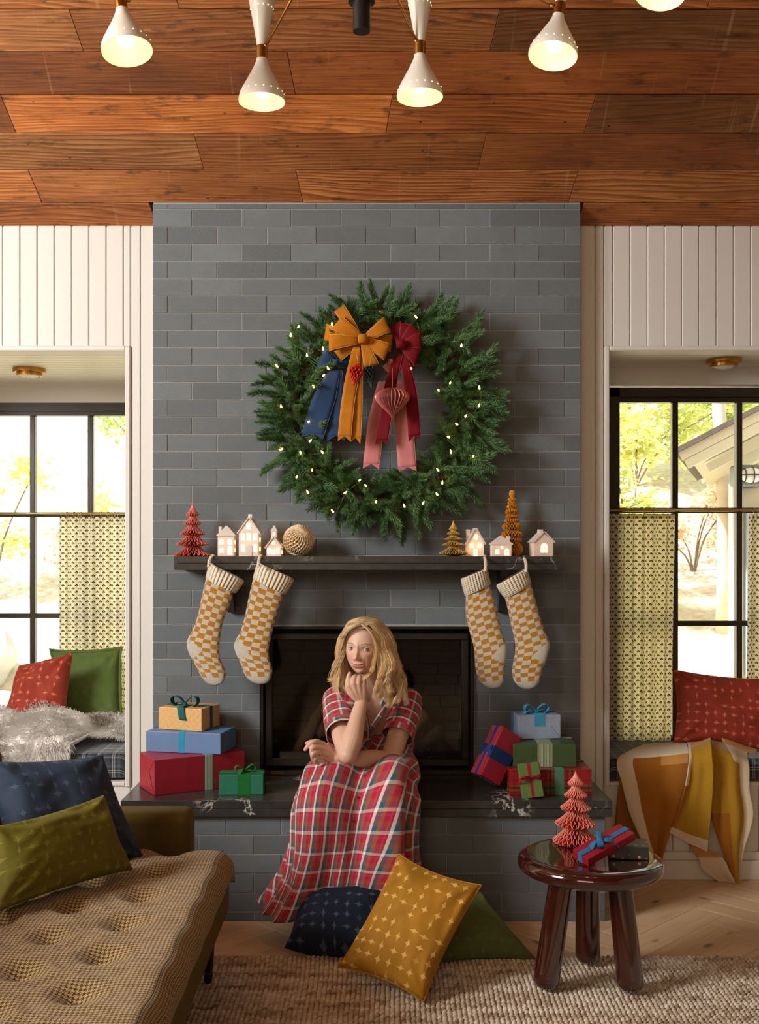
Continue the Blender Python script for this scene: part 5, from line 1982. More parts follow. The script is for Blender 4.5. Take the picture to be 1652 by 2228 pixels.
S1 = SLZ1 + .0005
gift('large crimson gift with green and white striped ribbon, bottom of the left stack', (-.722, -.2255, S1), (.385, .20, .141), math.radians(29), MT['gift_red'], [('x', .035, .037, MT['rib_stripe_a'])])
gift('dusty blue gift with bright blue ribbon, middle of the left stack', (-.735, -.166, S1 + .1425), (.325, .19, .084), math.radians(-12), MT['gift_blue'], [('x', -.005, .026, MT['rib_blue']), ('y', .02, .022, MT['rib_blue'])])
gift('tan patterned gift with teal velvet bow, top of the left stack', (-.748, -.135, S1 + .2280), (.20, .165, .092), math.radians(-19), MT['gift_tan'], [('y', .0, .024, MT['rib_teal'])],
     (Vector((-.005, -.03, .093)), .062, .032, MT['rib_teal'], .0, .85, ((.25, -.95), (-.9, .2)), 0, .010, .0565))
gift('small teal green gift with green velvet bow, in front of the crimson gift', (-.503, -.335, S1), (.176, .105, .078), math.radians(3), MT['gift_teal'], [('x', .01, .049, MT['rib_green']), ('y', 0, .035, MT['rib_green'])],
     (Vector((.012, -.005, .079)), .042, .020, MT['rib_green'], .3, .2, ((.9, .3), (-.6, -.5))))
gift('red and green tartan gift with a sage ribbon, bottom of the right stack', (.733, -.265, S1), (.328, .25, .101), 0, MT['gift_tartan'], [('x', .035, .037, MT['rib_sage']), ('y', .05, .03, MT['rib_sage'])])
gift('forest green gift with fine striped ribbon, middle of the right stack', (.722, -.222, S1 + .1025), (.252, .24, .091), math.radians(-2), MT['gift_green'], [('x', .0, .061, MT['rib_stripe_b']), ('y', .03, .04, MT['rib_stripe_b'])])
gift('silver blue gift with a light blue bow, top of the right stack', (.708, -.165, S1 + .1950), (.178, .13, .098), math.radians(7), MT['gift_silver'], [('x', .0, .044, MT['rib_aqua']), ('y', .03, .022, MT['rib_aqua'])],
     (Vector((.0, -.01, .099)), .052, .028, MT['rib_aqua'], .1, .1, ((.9, .15), (-.9, -.1))), fold='y')
t = gift('slim leaf green gift with thin red bow leaning on the tartan gift', (.655, -.442, S1 + .001), (.084, .022, .136), (0, 0, 0), MT['gift_leaf'], [('x', .0, .011, MT['rib_red'])])
t.rotation_euler = (math.radians(-15), math.radians(-7), 0)
b_ = MB(); hp = .075
b_.grid([[Vector((x_, y_, hp + s_)) for s_ in (-.004, .004)] for x_, y_ in ((-.0428, -.0122), (.0428, -.0122), (.0428, .0122), (-.0428, .0122))], closed_u=True)
q = b_.build('ribbon', MT['rib_red'], t); md = q.modifiers.new('thickness', 'SOLIDIFY'); md.thickness = .001; md.offset = 1
small_bow(t, Vector((0, -.013, hp)), .038, .008, MT['rib_red'], 0, .5, ((1.1, -.25), (-1.1, -.3)), math.radians(75), .005)
# crimson gift tilted on its edge against the right stack
t = gift('crimson gift with navy velvet ribbon leaning left of the right stack', (.478, -.33, S1 + .0505), (.098, .088, .215), 0, MT['gift_red'], [], None)
t.rotation_euler = Euler((math.radians(-4), math.radians(31), math.radians(22)))
for ring in ([(-.0502, -.0452), (.0502, -.0452), (.0502, .0452), (-.0502, .0452)],):
    b_ = MB(); b_.grid([[Vector((x_, y_, .105 + s_)) for s_ in (-.026, .026)] for x_, y_ in ring], closed_u=True)
    q = b_.build('ribbon', MT['rib_navy'], t); md = q.modifiers.new('thickness', 'SOLIDIFY'); md.thickness = .0012; md.offset = 1
b_ = MB(); band(b_, (.098, .088, .215), 'y', .0, .016); q = b_.build('ribbon', MT['rib_navy'], t); md = q.modifiers.new('thickness', 'SOLIDIFY'); md.thickness = .0012; md.offset = 1
small_bow(t, Vector((-.052, 0, .105)), .034, .024, MT['rib_navy'], math.radians(90), .4, ((.5, .5), (-.9, .3)), math.radians(80), .010)

# ================================================================ lacquered stool and what stands on it
g = G('burgundy_lacquer')
g.set(Base_Color=g.mix(g.noise(g.coord('Object'), 8, 3), (.028, .004, .003, 1), (.042, .007, .004, 1)), Roughness=.12, Coat_Weight=1.0, Coat_Roughness=.03, Specular_IOR_Level=.6)
MT['lacquer'] = g.m
RUGZ = .022
SX, SY, STZ = .748, -1.062, .436
st = thing('stool', 'glossy burgundy lacquered stool with three thick rounded legs', 'stool', (SX, SY, RUGZ))
zt = STZ - RUGZ
prof = [(.0001, zt - .004), (.12, zt - .003), (.18, zt - .0005), (.205, zt), (.222, zt - .004), (.236, zt - .013), (.2415, zt - .026), (.240, zt - .038), (.232, zt - .050), (.215, zt - .058), (.19, zt - .0615), (.0001, zt - .062)]
pp_ = cr([(r, 0, z_) for r, z_ in prof], 3)
MB().lathe([(max(1e-4, p.x), p.z) for p in pp_], 72).build('seat', MT['lacquer'], st, smooth=True)
for (tx, td, bx_, bd) in ((.645, 3.48, .580, 3.44), (.828, 3.47, .856, 3.42), (.757, 3.62, .767, 3.665)):
    top = Vector((tx - SX, td - 4.6 - SY, zt - .045)); bot = Vector((bx_ - SX, bd - 4.6 - SY, .0))
    R = .0435
    pts, rs = [], []
    ax_ = (bot - top)
    for i in range(15):
        s_ = i / 14
        e = 1 - s_
        q = top + ax_ * s_
        r_ = R * (1.0 - .10 * (1 - s_))
        if s_ > .9:
            k_ = (s_ - .9) / .1
            r_ *= max(.02, math.sqrt(max(0, 1 - k_ ** 2.2)))
        pts.append(q); rs.append(r_)
    pts = [p for p in pts]
    extra = [(.955, None), (.98, None), (.993, None)]
    fin_p, fin_r = pts[:13], rs[:13]
    for k_ in (.2, .45, .65, .8, .9, .96, 1.0):
        s_ = .9 + .1 * k_
        fin_p.append(top + ax_ * s_); fin_r.append(max(.0006, R * math.sqrt(max(0, 1 - k_ ** 2.4))))
    MB().tube(fin_p, fin_r, 28).build('leg', MT['lacquer'], st, smooth=True)

cp = tiers([(155, 125, .5, 21, 'bell'), (124, 100, 8, 29, 'bell'), (99, 72, 12, 38, 'bell'), (70, 38, 17, 51, 'bell'), (36, 0, 22, 56, 'bell')])
sC = F / 3.68
t = honeycomb([(r / sC, z_ / sC) for r, z_ in cp], 46, .04, .0008).build('paper_tree', MT['paper_coral'], None)
t.location = ((1253 - 798) / sC, 3.68 - 4.6, STZ)
tag(t, 'coral honeycomb paper tree standing on the burgundy stool', 'paper tree')
gift('dark dotted gift lying on the burgundy stool', (.872, -1.075, STZ + .0005), (.125, .105, .043), math.radians(-10), MT['gift_dots'])
t = gift('slim crimson gift with denim blue bow propped on the dotted gift', (.772, -1.14, STZ + .003), (.205, .074, .028), (0, 0, 0), MT['gift_red'], [('y', .0, .020, MT['rib_denim'])],
         (Vector((-.018, -.004, .030)), .034, .022, MT['rib_denim'], .9, .9, ((.10, -1.5), (-.5, .8)), 0, .012))
t.rotation_euler = Euler((math.radians(12), math.radians(-17), math.radians(28)))
t.location = (.782, -1.125, STZ + .036)

# ================================================================ pillows
def pebble_velvet(name, base, star, cell=.040, thr=.5):
    g_ = G(name)
    uv_ = g_.coord('UV')
    u_, v_, _ = g_.xyz(uv_)
    us, vs_ = g_.math('DIVIDE', u_, cell), g_.math('DIVIDE', v_, cell)
    wn = g_.n('ShaderNodeTexWhiteNoise', {'Vector': g_.comb(g_.math('FLOOR', us), g_.math('FLOOR', vs_))}, noise_dimensions='2D')
    r_, gg_, bb_ = g_.n('ShaderNodeSeparateColor', {0: wn.outputs['Color']}).outputs
    fx = g_.math('ADD', g_.math('SUBTRACT', g_.math('FRACT', us), .5), g_.math('MULTIPLY', g_.math('SUBTRACT', r_, .5), .28))
    fy = g_.math('ADD', g_.math('SUBTRACT', g_.math('FRACT', vs_), .5), g_.math('MULTIPLY', g_.math('SUBTRACT', gg_, .5), .28))
    sx_ = g_.math('ADD', .20, g_.math('MULTIPLY', bb_, .46)); sy_ = g_.math('SUBTRACT', .66, g_.math('MULTIPLY', bb_, .42))
    ax_ = g_.math('POWER', g_.math('DIVIDE', g_.math('ABSOLUTE', fx), sx_), .55)
    ay_ = g_.math('POWER', g_.math('DIVIDE', g_.math('ABSOLUTE', fy), sy_), .55)
    star_m = g_.ramp(g_.math('ADD', ax_, ay_), [(.92, 1), (1.02, 0)])
    star_m = g_.math('MULTIPLY', star_m, g_.ramp(r_, [(.22, 0), (.23, 1)]))
    nz_ = g_.noise(g_.coord('Object'), 10, 4, .6)
    bc = g_.mix(nz_, tuple(c * .6 for c in base[:3]) + (1,), tuple(min(1, c * 1.35) for c in base[:3]) + (1,))
    g_.set(Base_Color=g_.mix(g_.math('MULTIPLY', star_m, .85), bc, star), Roughness=.72, Sheen_Weight=.45, Sheen_Roughness=.35, Sheen_Tint=tuple(min(1, c * 1.5 + .04) for c in base[:3]) + (1,), Specular_IOR_Level=.2)
    # pebble outlines pressed into the pile
    g_.bump(g_.math('ADD', g_.math('MULTIPLY', star_m, -1.0), g_.math('MULTIPLY', g_.noise(g_.map(uv_, (1, 14, 1)), 60, 2), .25)), .45, .004)
    return g_.m


MT['pb_red'] = pebble_velvet('brick_red_pebble_velvet', S(148, 56, 40), S(214, 112, 88))
MT['pb_navy'] = pebble_velvet('navy_pebble_velvet', S(26, 36, 56), S(74, 92, 118))
MT['pb_slate'] = pebble_velvet('slate_blue_pebble_velvet', S(46, 58, 78), S(66, 80, 100))
MT['pb_olive'] = pebble_velvet('olive_pebble_velvet', S(98, 92, 22), S(124, 114, 42))
MT['pb_mustard'] = pebble_velvet('mustard_pebble_velvet', S(158, 110, 28), S(214, 170, 92))
MT['pb_moss'] = pebble_velvet('moss_pebble_velvet', S(90, 102, 58), S(100, 112, 64))
MT['vel_green'] = velvet('green_velvet', S(84, 102, 50))
MT['vel_olive'] = velvet('olive_velvet', S(82, 66, 18))


def pillow(label, TL, TR, BR, BL, thick, mat, piping=None, flange=0.0, seed=1, wr=.012, pinch=.09, nudge=(0, 0, 0), sag=0.0, bulge=.42):
    TL, TR, BR, BL = [Vector(p) + Vector(nudge) for p in (TL, TR, BR, BL)]
    cen = (TL + TR + BR + BL) / 4
    lowest = min(p.z for p in (BL, BR))
    t_ = thing('pillow', label, 'pillow', cen)
    wlen = ((TR - TL).length + (BR - BL).length) / 2
    hlen = ((BL - TL).length + (BR - TR).length) / 2
    nrm = (TR - TL).cross(BL - TL).normalized()      # towards the camera for a pillow facing it
    if nrm.y > 0:
        nrm = -nrm
    N = 48
    sides = []
    for sd in (1, -1):
        P, UV = [], []
        for j in range(N + 1):
            v = j / N * 2 - 1
            row, ur = [], []
            for i in range(N + 1):
                u = i / N * 2 - 1
                # edge mid-points pull in, corners stay
                pu = u * (1 - pinch * (1 - v * v) * u * u)
                pv = v * (1 - pinch * (1 - u * u) * v * v)
                a, b = (pu + 1) / 2, (pv + 1) / 2
                p = TL.lerp(TR, a).lerp(BL.lerp(BR, a), b)
                prof_ = max(0.0, (1 - u ** 4) * (1 - v ** 4)) ** bulge * (.62 + .38 * (1 - u * u) * (1 - v * v)) 
                w_ = noise.noise(Vector((u * 1.6 + seed * 3.1, v * 1.6, sd))) * wr
                # creases that run in from the corners
                cre = 0
                for (cx_, cy_) in ((-1, -1), (1, -1), (1, 1), (-1, 1)):
                    du, dv = u - cx_, v - cy_
                    rr_ = math.hypot(du, dv)
                    an = math.atan2(dv, du)
                    cre += math.sin(an * 9 + seed + cx_) * math.exp(-((rr_ - .42) / .3) ** 2) * .5
                edge = min(1, (1 - max(abs(u), abs(v))) * 6)
                hgt = thick / 2 * prof_ + (w_ * 1.2 + cre * wr * 1.1 + .35 * wr * noise.noise(Vector((u * 5 + seed, v * 5, sd * 3)))) * edge
                row.append(p + nrm * sd * hgt - cen + Vector((0, 0, -sag * (1 - v * v))))
                ur.append((a * wlen, (1 - b) * hlen))
            P.append(row); UV.append(ur)
        sides.append((P, UV, sd))
    m_ = MB()
    flip0 = ((TR - TL).cross(BL - TL)).dot(nrm) > 0
    for P, UV, sd in sides:
        m_.grid(P, uv=UV, flip=(sd > 0) != flip0)
    o = m_.build('cover', mat, t_, smooth=True, weld=1e-5)
    P = sides[0][0]
    rim = P[0][:-1] + [r_[-1] for r_ in P][:-1] + P[-1][::-1][:-1] + [r_[0] for r_ in P][::-1]
    if piping:
        m_ = MB(); m_.tube(rim, .0028, 7, cap=False); m_.build('piping', piping, t_, smooth=True)
    if flange:
        out = []
        for i, p in enumerate(rim):
            out.append(p * (1 + flange / (p.length + .001)) + nrm * .004 * math.sin(i * .5))
        m_ = MB(); m_.grid([rim, [a.lerp(b, .5) + nrm * .003 for a, b in zip(rim, out)], out]); q = m_.build('flange', mat, t_, smooth=True)
        md = q.modifiers.new('thickness', 'SOLIDIFY'); md.thickness = .005; md.offset = 0
    return t_


# ================================================================ window seats
def window_plaid(nm, scale):
    g_ = G(nm)
    co_ = g_.coord('Object'); x_, y_, z_ = g_.xyz(co_)

    def axis(s_):
        f_ = g_.math('FRACT', g_.math('MULTIPLY', s_, scale))
        return g_.ramp(f_, [(0, (.035, .045, .062, 1)), (.30, (.012, .018, .030, 1)), (.46, (.40, .42, .42, 1)), (.52, (.012, .018, .030, 1)), (.60, (.40, .42, .42, 1)), (.66, (.012, .018, .030, 1)), (.82, (.07, .09, .12, 1))], 'CONSTANT')
    g_.set(Base_Color=g_.mix(.5, axis(x_), axis(g_.math('ADD', y_, z_))), Roughness=.9, Sheen_Weight=.2)
    g_.bump(g_.noise(co_, 300, 2), .2, .002)
    return g_.m


MT['seat_plaid'] = window_plaid('blue_plaid_cushion', 15.0)


def bench_cushion(label, x0, x1, y0, y1, z0, z1):
    t_ = thing('seat_cushion', label, 'cushion', ((x0 + x1) / 2, (y0 + y1) / 2, z0))
    bm = bmesh.new(); bmesh.ops.create_cube(bm, size=1)
    for v in bm.verts:
        v.co = Vector((v.co.x * (x1 - x0), v.co.y * (y1 - y0), (v.co.z + .5) * (z1 - z0)))
    bmesh.ops.bevel(bm, geom=list(bm.edges), offset=.02, segments=4, affect='EDGES', profile=.5)
    bmesh.ops.subdivide_edges(bm, edges=[e for e in bm.edges if e.calc_length() > .3], cuts=20, use_grid_fill=True)
    for v in bm.verts:
        v.co.z += .005 * noise.noise(v.co * 4) * (1 if v.co.z > (z1 - z0) / 2 else 0)
    me = bpy.data.meshes.new('cushion_cover'); bm.to_mesh(me); bm.free()
    me.polygons.foreach_set('use_smooth', [True] * len(me.polygons)); me.materials.append(MT['seat_plaid'])
    o = bpy.data.objects.new('cushion_cover', me); C.objects.link(o); o.parent = t_
    hx, hy, hz = (x1 - x0) / 2 - .006, (y1 - y0) / 2 - .006, z1 - z0 - .006
    for zz in (.006, hz):
        m_ = MB(); m_.tube([(-hx, -hy, zz), (hx, -hy, zz), (hx, hy, zz), (-hx, hy, zz), (-hx, -hy, zz)], .003, 6); m_.build('piping', MT['seat_plaid'], o)
    return t_


bench_cushion('blue plaid seat cushion in the left window niche', OL0 + .005, OL1 - .006, .085, YWL - .03, .441, .553)
bench_cushion('blue plaid seat cushion in the right window niche', OR0 + .006, OR1 - .005, .085, YWR - .03, .431, .533)

pillow('brick red pebble velvet pillow in the left window seat', W(42, 1448, 5.28), W(158, 1419, 5.24), W(140, 1604, 5.10), W(-4, 1594, 5.08), .15, MT['pb_red'], None, 0, 2, .016)
pillow('plain green velvet pillow with flanged edge in the left window seat', W(112, 1416, 5.56), W(262, 1412, 5.50), W(266, 1592, 5.33), W(128, 1588, 5.38), .17, MT['vel_green'], MT['vel_green'], .018, 4, .010)
pillow('brick red pebble velvet pillow in the right window seat', W(1462, 1455, 5.02), W(1688, 1476, 5.00), W(1700, 1640, 4.86), W(1464, 1616, 4.90), .16, MT['pb_red'], None, 0, 5, .014)

# ---- fur throw on the left seat
ft = thing('fur_throw', 'fluffy white faux fur throw with brown tips heaped on the left window seat', 'throw', (-1.55, .35, .56))
nx_, ny_ = 90, 70
P = []


def fur_pt(i, j):
    u_, v_ = i / (nx_ - 1), j / (ny_ - 1)
    x_ = lerp(-2.05, -1.105, u_)
    # narrows to a slim tongue at the right end
    width = 1.0 if u_ < .74 else lerp(1.0, .44, min(1, (u_ - .74) / .07))
    s_ = v_ * width
    n1_ = noise.noise(Vector((u_ * 4.2, v_ * 3.2, 1.7))); n2_ = noise.noise(Vector((u_ * 9, v_ * 7, 4.1)))
    fold = .060 * n1_ + .026 * n2_
    heap = .105 * math.exp(-((u_ - .52) / .16) ** 2) * math.exp(-((v_ - .3) / .45) ** 2) + .065 * math.exp(-((u_ - .2) / .2) ** 2) + .035 * math.exp(-((u_ - .8) / .16) ** 2) * math.exp(-((v_ - .2) / .4) ** 2)
    if s_ < .72:
        y_ = lerp(.66, .085, s_ / .72)
        z_ = .575 + .02 + heap + fold * min(1, v_ * 5 + .2)
    else:
        k_ = (s_ - .72) / .28
        y_ = lerp(.085, .042, min(1, k_ * 2.2)) + .0 * fold
        z_ = lerp(.59 + heap * .5, .455, k_) + fold * .3
        y_ -= .012 * (1 + n1_)
    return Vector((x_, y_, z_))


base_pts = np.array([[tuple(fur_pt(i, j) - Vector(ft.location)) for i in range(nx_)] for j in range(ny_)])
MT['fur_skin'] = plain('fur_backing', (.95, .93, .90, 1), .95, nscale=30, namt=.05, bump=.5, bscale=70)
fo = MB().grid([[Vector(p) for p in r_] for r_ in base_pts], flip=True).build('hide', MT['fur_skin'], ft, smooth=True)
md = fo.modifiers.new('thickness', 'SOLIDIFY'); md.thickness = .005; md.offset = -1
ns = 24000
fi, fj = rng.uniform(0, nx_ - 1.001, ns), rng.uniform(0, ny_ - 1.001, ns)
fj[:1500] = ny_ - 1.02
up_ = np.where(rng.random(ns) < .22, 1.0, .42)[:, None]
i0, j0 = fi.astype(int), fj.astype(int)
a_, b_ = (fi - i0)[:, None], (fj - j0)[:, None]
pr = base_pts[j0, i0] * (1 - a_) * (1 - b_) + base_pts[j0, i0 + 1] * a_ * (1 - b_) + base_pts[j0 + 1, i0] * (1 - a_) * b_ + base_pts[j0 + 1, i0 + 1] * a_ * b_
tu = base_pts[j0, i0 + 1] - base_pts[j0, i0]; tv = base_pts[j0 + 1, i0] - base_pts[j0, i0]
nn = np.cross(tv, tu); nn /= np.linalg.norm(nn, axis=1, keepdims=True) + 1e-9
nn = np.where(nn[:, 2:3] + -nn[:, 1:2] < 0, -nn, nn)
fl_ = np.stack([np.array([noise.noise(Vector(p) * 5) for p in pr]), np.full(ns, -.8), np.array([noise.noise(Vector(p) * 5 + Vector((9, 0, 0))) for p in pr]) - .3], axis=1)
ln_ = rng.uniform(.022, .042, ns)[:, None]
nn[:1500] = nn[:1500] * .35 + np.array([0, -.75, -.35])
k1 = pr + nn * ln_ * .5 * up_ + fl_ * ln_ * .30
k2 = pr + nn * ln_ * .72 * up_ + fl_ * ln_ * .95 + rng.normal(0, .003, (ns, 3))
paths = np.stack([pr, k1, k2], axis=1)
V, Fc = strands(paths, np.stack([np.full(ns, .0014), np.full(ns, .0012), np.full(ns, .0002)], axis=1), 3)
pn = np.array([.5 + .9 * noise.noise(Vector((p[0] * 7, p[1] * 7, p[2] * 9))) for p in pr])
tip = np.tile(np.array([0, .35, 1.0])[None, :, None], (ns, 1, 3))
brown = np.clip((pn - .70) * 3.2, 0, 1)[:, None, None] * (.25 + .75 * tip)
tone = np.stack([.98 - .52 * brown, .96 - .60 * brown, .93 - .64 * brown, np.ones_like(brown)], axis=-1).reshape(-1, 4)
g = G('fur_hair')
at = g.n('ShaderNodeAttribute', attribute_name='tone')
g.set(Base_Color=at.outputs['Color'], Roughness=.75, Sheen_Weight=.3)
df = g.n('ShaderNodeBsdfDiffuse', {'Color': at.outputs['Color']})
tl = g.n('ShaderNodeBsdfTranslucent', {'Color': at.outputs['Color']})
mx = g.n('ShaderNodeMixShader', {0: .5, 1: df.outputs[0], 2: tl.outputs[0]})
g.t.links.new(mx.outputs[0], g.out.inputs['Surface'])
MT['fur'] = g.m
o = fast_mesh('fur_pile', V, Fc, MT['fur'], ft, {'tone': tone}, smooth=True)
o['kind'] = 'stuff'

# ---- mustard throw over the right seat
MT['th_white'] = plain('throw_ivory', S(214, 198, 172), .9, nscale=60, namt=.06, bump=.3, bscale=240, sheen=.2)
MT['th_mustard'] = plain('throw_mustard', S(168, 126, 16), .9, nscale=60, namt=.10, bump=.3, bscale=240, sheen=.2)
MT['th_ochre'] = plain('throw_ochre', S(160, 100, 22), .9, nscale=60, namt=.10, bump=.3, bscale=240, sheen=.2)
MT['th_tan'] = plain('throw_tan', S(190, 138, 70), .9, nscale=60, namt=.08, bump=.3, bscale=240, sheen=.2)
tb = thing('throw_blanket', 'mustard, ochre and ivory colour block blanket hanging over the right window seat', 'blanket', W(1490, 1640, 4.66))
TB = Vector(tb.location)


def fold_panel(rows, mi, fold=.010, nf=2.2, ph=0.0, nm='fold', nu=96, nv=60):
    L = cr([W(*a) - TB for a, b in rows], 22)
    R = cr([W(*b) - TB for a, b in rows], 22)
    n_ = len(L)
    P = []
    for j in range(n_):
        row = []
        for i in range(nu):
            u_ = i / (nu - 1)
            p = L[j].lerp(R[j], u_)
            k_ = min(1, j / n_ * 2.0)
            p = p + Vector((0, -fold * k_ * (math.sin(2 * math.pi * nf * u_ + ph + .6 * j / n_) + .4 * math.sin(2 * math.pi * nf * 2.3 * u_ + ph)), .3 * fold * math.sin(2 * math.pi * nf * u_ + ph)))
            row.append(p)
        P.append(row)
    m_ = MB(); m_.grid(P, mi=lambda j, i: mi(i / (nu - 1), j / (n_ - 1)), flip=True)
    o_ = m_.build(nm, [MT['th_white'], MT['th_mustard'], MT['th_ochre'], MT['th_tan']], tb, smooth=True)
    md = o_.modifiers.new('thickness', 'SOLIDIFY'); md.thickness = .007; md.offset = 0
    return o_


# left fold: ivory border down its left side
fold_panel([((1400, 1622, 4.98), (1490, 1612, 5.02)), ((1352, 1645, 4.70), (1498, 1632, 4.70)), ((1342, 1666, 4.655), (1498, 1650, 4.65)), ((1352, 1700, 4.64), (1494, 1690, 4.63)), ((1370, 1770, 4.64), (1475, 1760, 4.625)), ((1402, 1840, 4.645), (1450, 1835, 4.63)), ((1428, 1878, 4.65), (1440, 1868, 4.64))],
           lambda u, v: 0 if (u < .22 + .25 * max(0, v - .5) or v < .25) else (2 if u < .62 else (3 if v < .38 else 2)), .008, 1.1, .5)
# the fold behind, at the far left
fold_panel([((1352, 1672, 4.668), (1385, 1690, 4.668)), ((1345, 1720, 4.668), (1390, 1740, 4.668)), ((1340, 1780, 4.668), (1400, 1800, 4.668)), ((1338, 1830, 4.668), (1405, 1840, 4.668))], lambda u, v: 2, .002, 1, 0, nu=12)
# middle fold with ivory hem
fold_panel([((1495, 1612, 5.00), (1548, 1606, 5.0)), ((1498, 1632, 4.70), (1546, 1612, 4.70)), ((1498, 1660, 4.62), (1548, 1640, 4.60)), ((1490, 1710, 4.615), (1550, 1690, 4.595)), ((1476, 1760, 4.62), (1546, 1760, 4.60)), ((1462, 1795, 4.62), (1540, 1820, 4.605)), ((1456, 1812, 4.62), (1537, 1852, 4.61))],
           lambda u, v: 0 if v > .86 or (u < .12 and v < .5) else (3 if (v < .16) else (1 if u > .12 else 2)), .012, .8, 2.2)
# right fold, longest, with ivory border on its right side, nearly reaching the floor
fold_panel([((1545, 1606, 5.00), (1625, 1622, 4.96)), ((1546, 1614, 4.70), (1628, 1650, 4.70)), ((1546, 1636, 4.625), (1631, 1672, 4.64)), ((1548, 1700, 4.615), (1632, 1720, 4.625)), ((1552, 1780, 4.62), (1640, 1775, 4.62)), ((1574, 1850, 4.62), (1620, 1850, 4.62)), ((1592, 1908, 4.63), (1612, 1905, 4.62)), ((1600, 1930, 4.63), (1618, 1932, 4.62))],
           lambda u, v: 0 if (u > .70 + .1 * v or v < .28 and u > .3 + v) else (1 if v < .55 or u > .4 else 2), .010, 1.2, 3.6)
# ivory turned-back corner at the bottom
fold_panel([((1498, 1838, 4.655), (1545, 1850, 4.64)), ((1520, 1870, 4.65), (1575, 1870, 4.635)), ((1525, 1890, 4.65), (1590, 1900, 4.63)), ((1560, 1915, 4.65), (1606, 1925, 4.63)), ((1602, 1934, 4.645), (1624, 1934, 4.625))], lambda u, v: 0 if v > .2 else 3, .004, 1, 1, nu=16)
# ridge that lies on the cushion under the pillow
fold_panel([((1560, 1604, 5.02), (1640, 1628, 4.96)), ((1565, 1598, 4.92), (1650, 1632, 4.88)), ((1572, 1610, 4.84), (1648, 1640, 4.82)), ((1580, 1630, 4.80), (1640, 1648, 4.80))], lambda u, v: 1 if v < .6 else 3, .004, 1, 0, nu=16)

# ================================================================ sofa
g = G('houndstooth_wool')
uv = g.coord('UV')
u, v, _ = g.xyz(uv)
cs = 1 / .00135
iu, iv = g.math('FLOOR', g.math('MULTIPLY', u, cs)), g.math('FLOOR', g.math('MULTIPLY', v, cs))


def modn(gg, s_, n_): return gg.math('FLOORED_MODULO', s_, float(n_))


warp_ = g.math('LESS_THAN', modn(g, iu, 8), 3.5)
weft_ = g.math('LESS_THAN', modn(g, iv, 8), 3.5)
top_ = g.math('LESS_THAN', modn(g, g.math('ADD', iu, iv), 4), 1.5)
dark = g.math('ADD', g.math('MULTIPLY', top_, warp_), g.math('MULTIPLY', g.math('SUBTRACT', 1.0, top_), weft_))
nz = g.noise(g.coord('Object'), 160, 3)
lite = g.mix(nz, S(160, 128, 82), S(206, 176, 128))
dk = g.mix(nz, S(58, 42, 18), S(88, 68, 32))
g.set(Base_Color=g.mix(dark, lite, dk), Roughness=.95, Sheen_Weight=.15, Specular_IOR_Level=.1)
wv_ = g.math('ADD', g.math('SINE', g.math('MULTIPLY', u, 6.2832 * cs * .5)), g.math('SINE', g.math('MULTIPLY', v, 6.2832 * cs * .5)))
g.bump(wv_, .35, .002)
MT['hound'] = g.m
SFX = -.452
sf = thing('sofa', 'olive velvet sofa with a tufted houndstooth seat and dark turned legs', 'sofa', (-.9, -2.1, 0))
SO = Vector(sf.location)
NX, NY = 120, 230
Y0, Y1 = -1.125, -3.35
tufts = []
for r_ in range(5):
    for k_ in range(-1, 12):
        tufts.append((-.638 - .157 * r_, -1.19 - .22 * k_ - (.11 if r_ % 2 else 0)))
tufts = np.array(tufts)
P, UV = [], []
for j in range(NY):
    y_ = lerp(Y0, Y1, j / (NY - 1))
    row, ur = [], []
    yend = min(1, (Y0 - y_) / .07)
    for i in range(NX):
        s_ = i / (NX - 1) * 1.05        # arc length from the back to the bottom of the front roll
        if s_ < .83:
            x_ = -1.32 + s_
            z_ = .487
            tl = 1.0
        else:
            k_ = (s_ - .83) / .22
            an = k_ * math.radians(150)
            x_ = -1.32 + .83 + .058 * math.sin(min(an, math.pi * .75)) - (0 if k_ < .8 else (k_ - .8) * .04)
            z_ = .487 - .064 * (1 - math.cos(an)) * 1.02
            tl = max(0, 1 - k_ * 2.5)
        d2 = np.sqrt((tufts[:, 0] - x_) ** 2 + (tufts[:, 1] - y_) ** 2)
        near = np.sort(d2)[:2]
        tf = .046 * math.exp(-(near[0] / .052) ** 1.3) + .015 * math.exp(-((near[1] - near[0]) / .042) ** 2) * max(0, 1 - (near[0] / .165) ** 2)
        # soft scallops of the front edge between the tufts
        sc_ = .004 * math.cos((y_ + 1.19) / .22 * 2 * math.pi) * max(0, 1 - abs(s_ - .86) / .14)
        z_ += .016 * tl * math.sin(min(1, max(0, (x_ + 1.32) / .83)) * math.pi) - tf * tl - sc_
        x_ += .003 * math.cos((y_ + 1.19) / .22 * 2 * math.pi) * max(0, 1 - abs(s_ - .93) / .12)
        # rounded far end
        z_ = .36 + (z_ - .36) * math.sqrt(max(0, 1 - (1 - yend) ** 2)) if z_ > .36 else z_
        row.append(Vector((x_, y_, z_)) - SO); ur.append((s_, -y_))
    P.append(row); UV.append(ur)
m = MB(); m.grid(P, uv=UV, flip=True)
m.build('seat_cushion', MT['hound'], sf, smooth=True)
# far end of the cushion
m = MB(); m.grid([P[0], [p * 1 + Vector((0, .0, -max(0, p.z + SO.z - .36))) for p in P[0]]], uv=[UV[0], [(a, b + .1) for a, b in UV[0]]]); m.build('cushion_end', MT['hound'], sf, smooth=True)
m = MB(); m.tube([r_[int(NX * .815)] + Vector((0.004, 0, .003)) for r_ in P], .0016, 6); m.build('piping', MT['hound'], sf, smooth=True)
for (tx, ty) in tufts:
    if Y1 < ty < Y0 - .02 and tx > -1.3:
        m = MB(); m.ball(Vector((tx, ty, .452)) - SO, .010, 7, (1, 1, .5)); m.build('tuft_button', MT['hound'], sf, smooth=True)


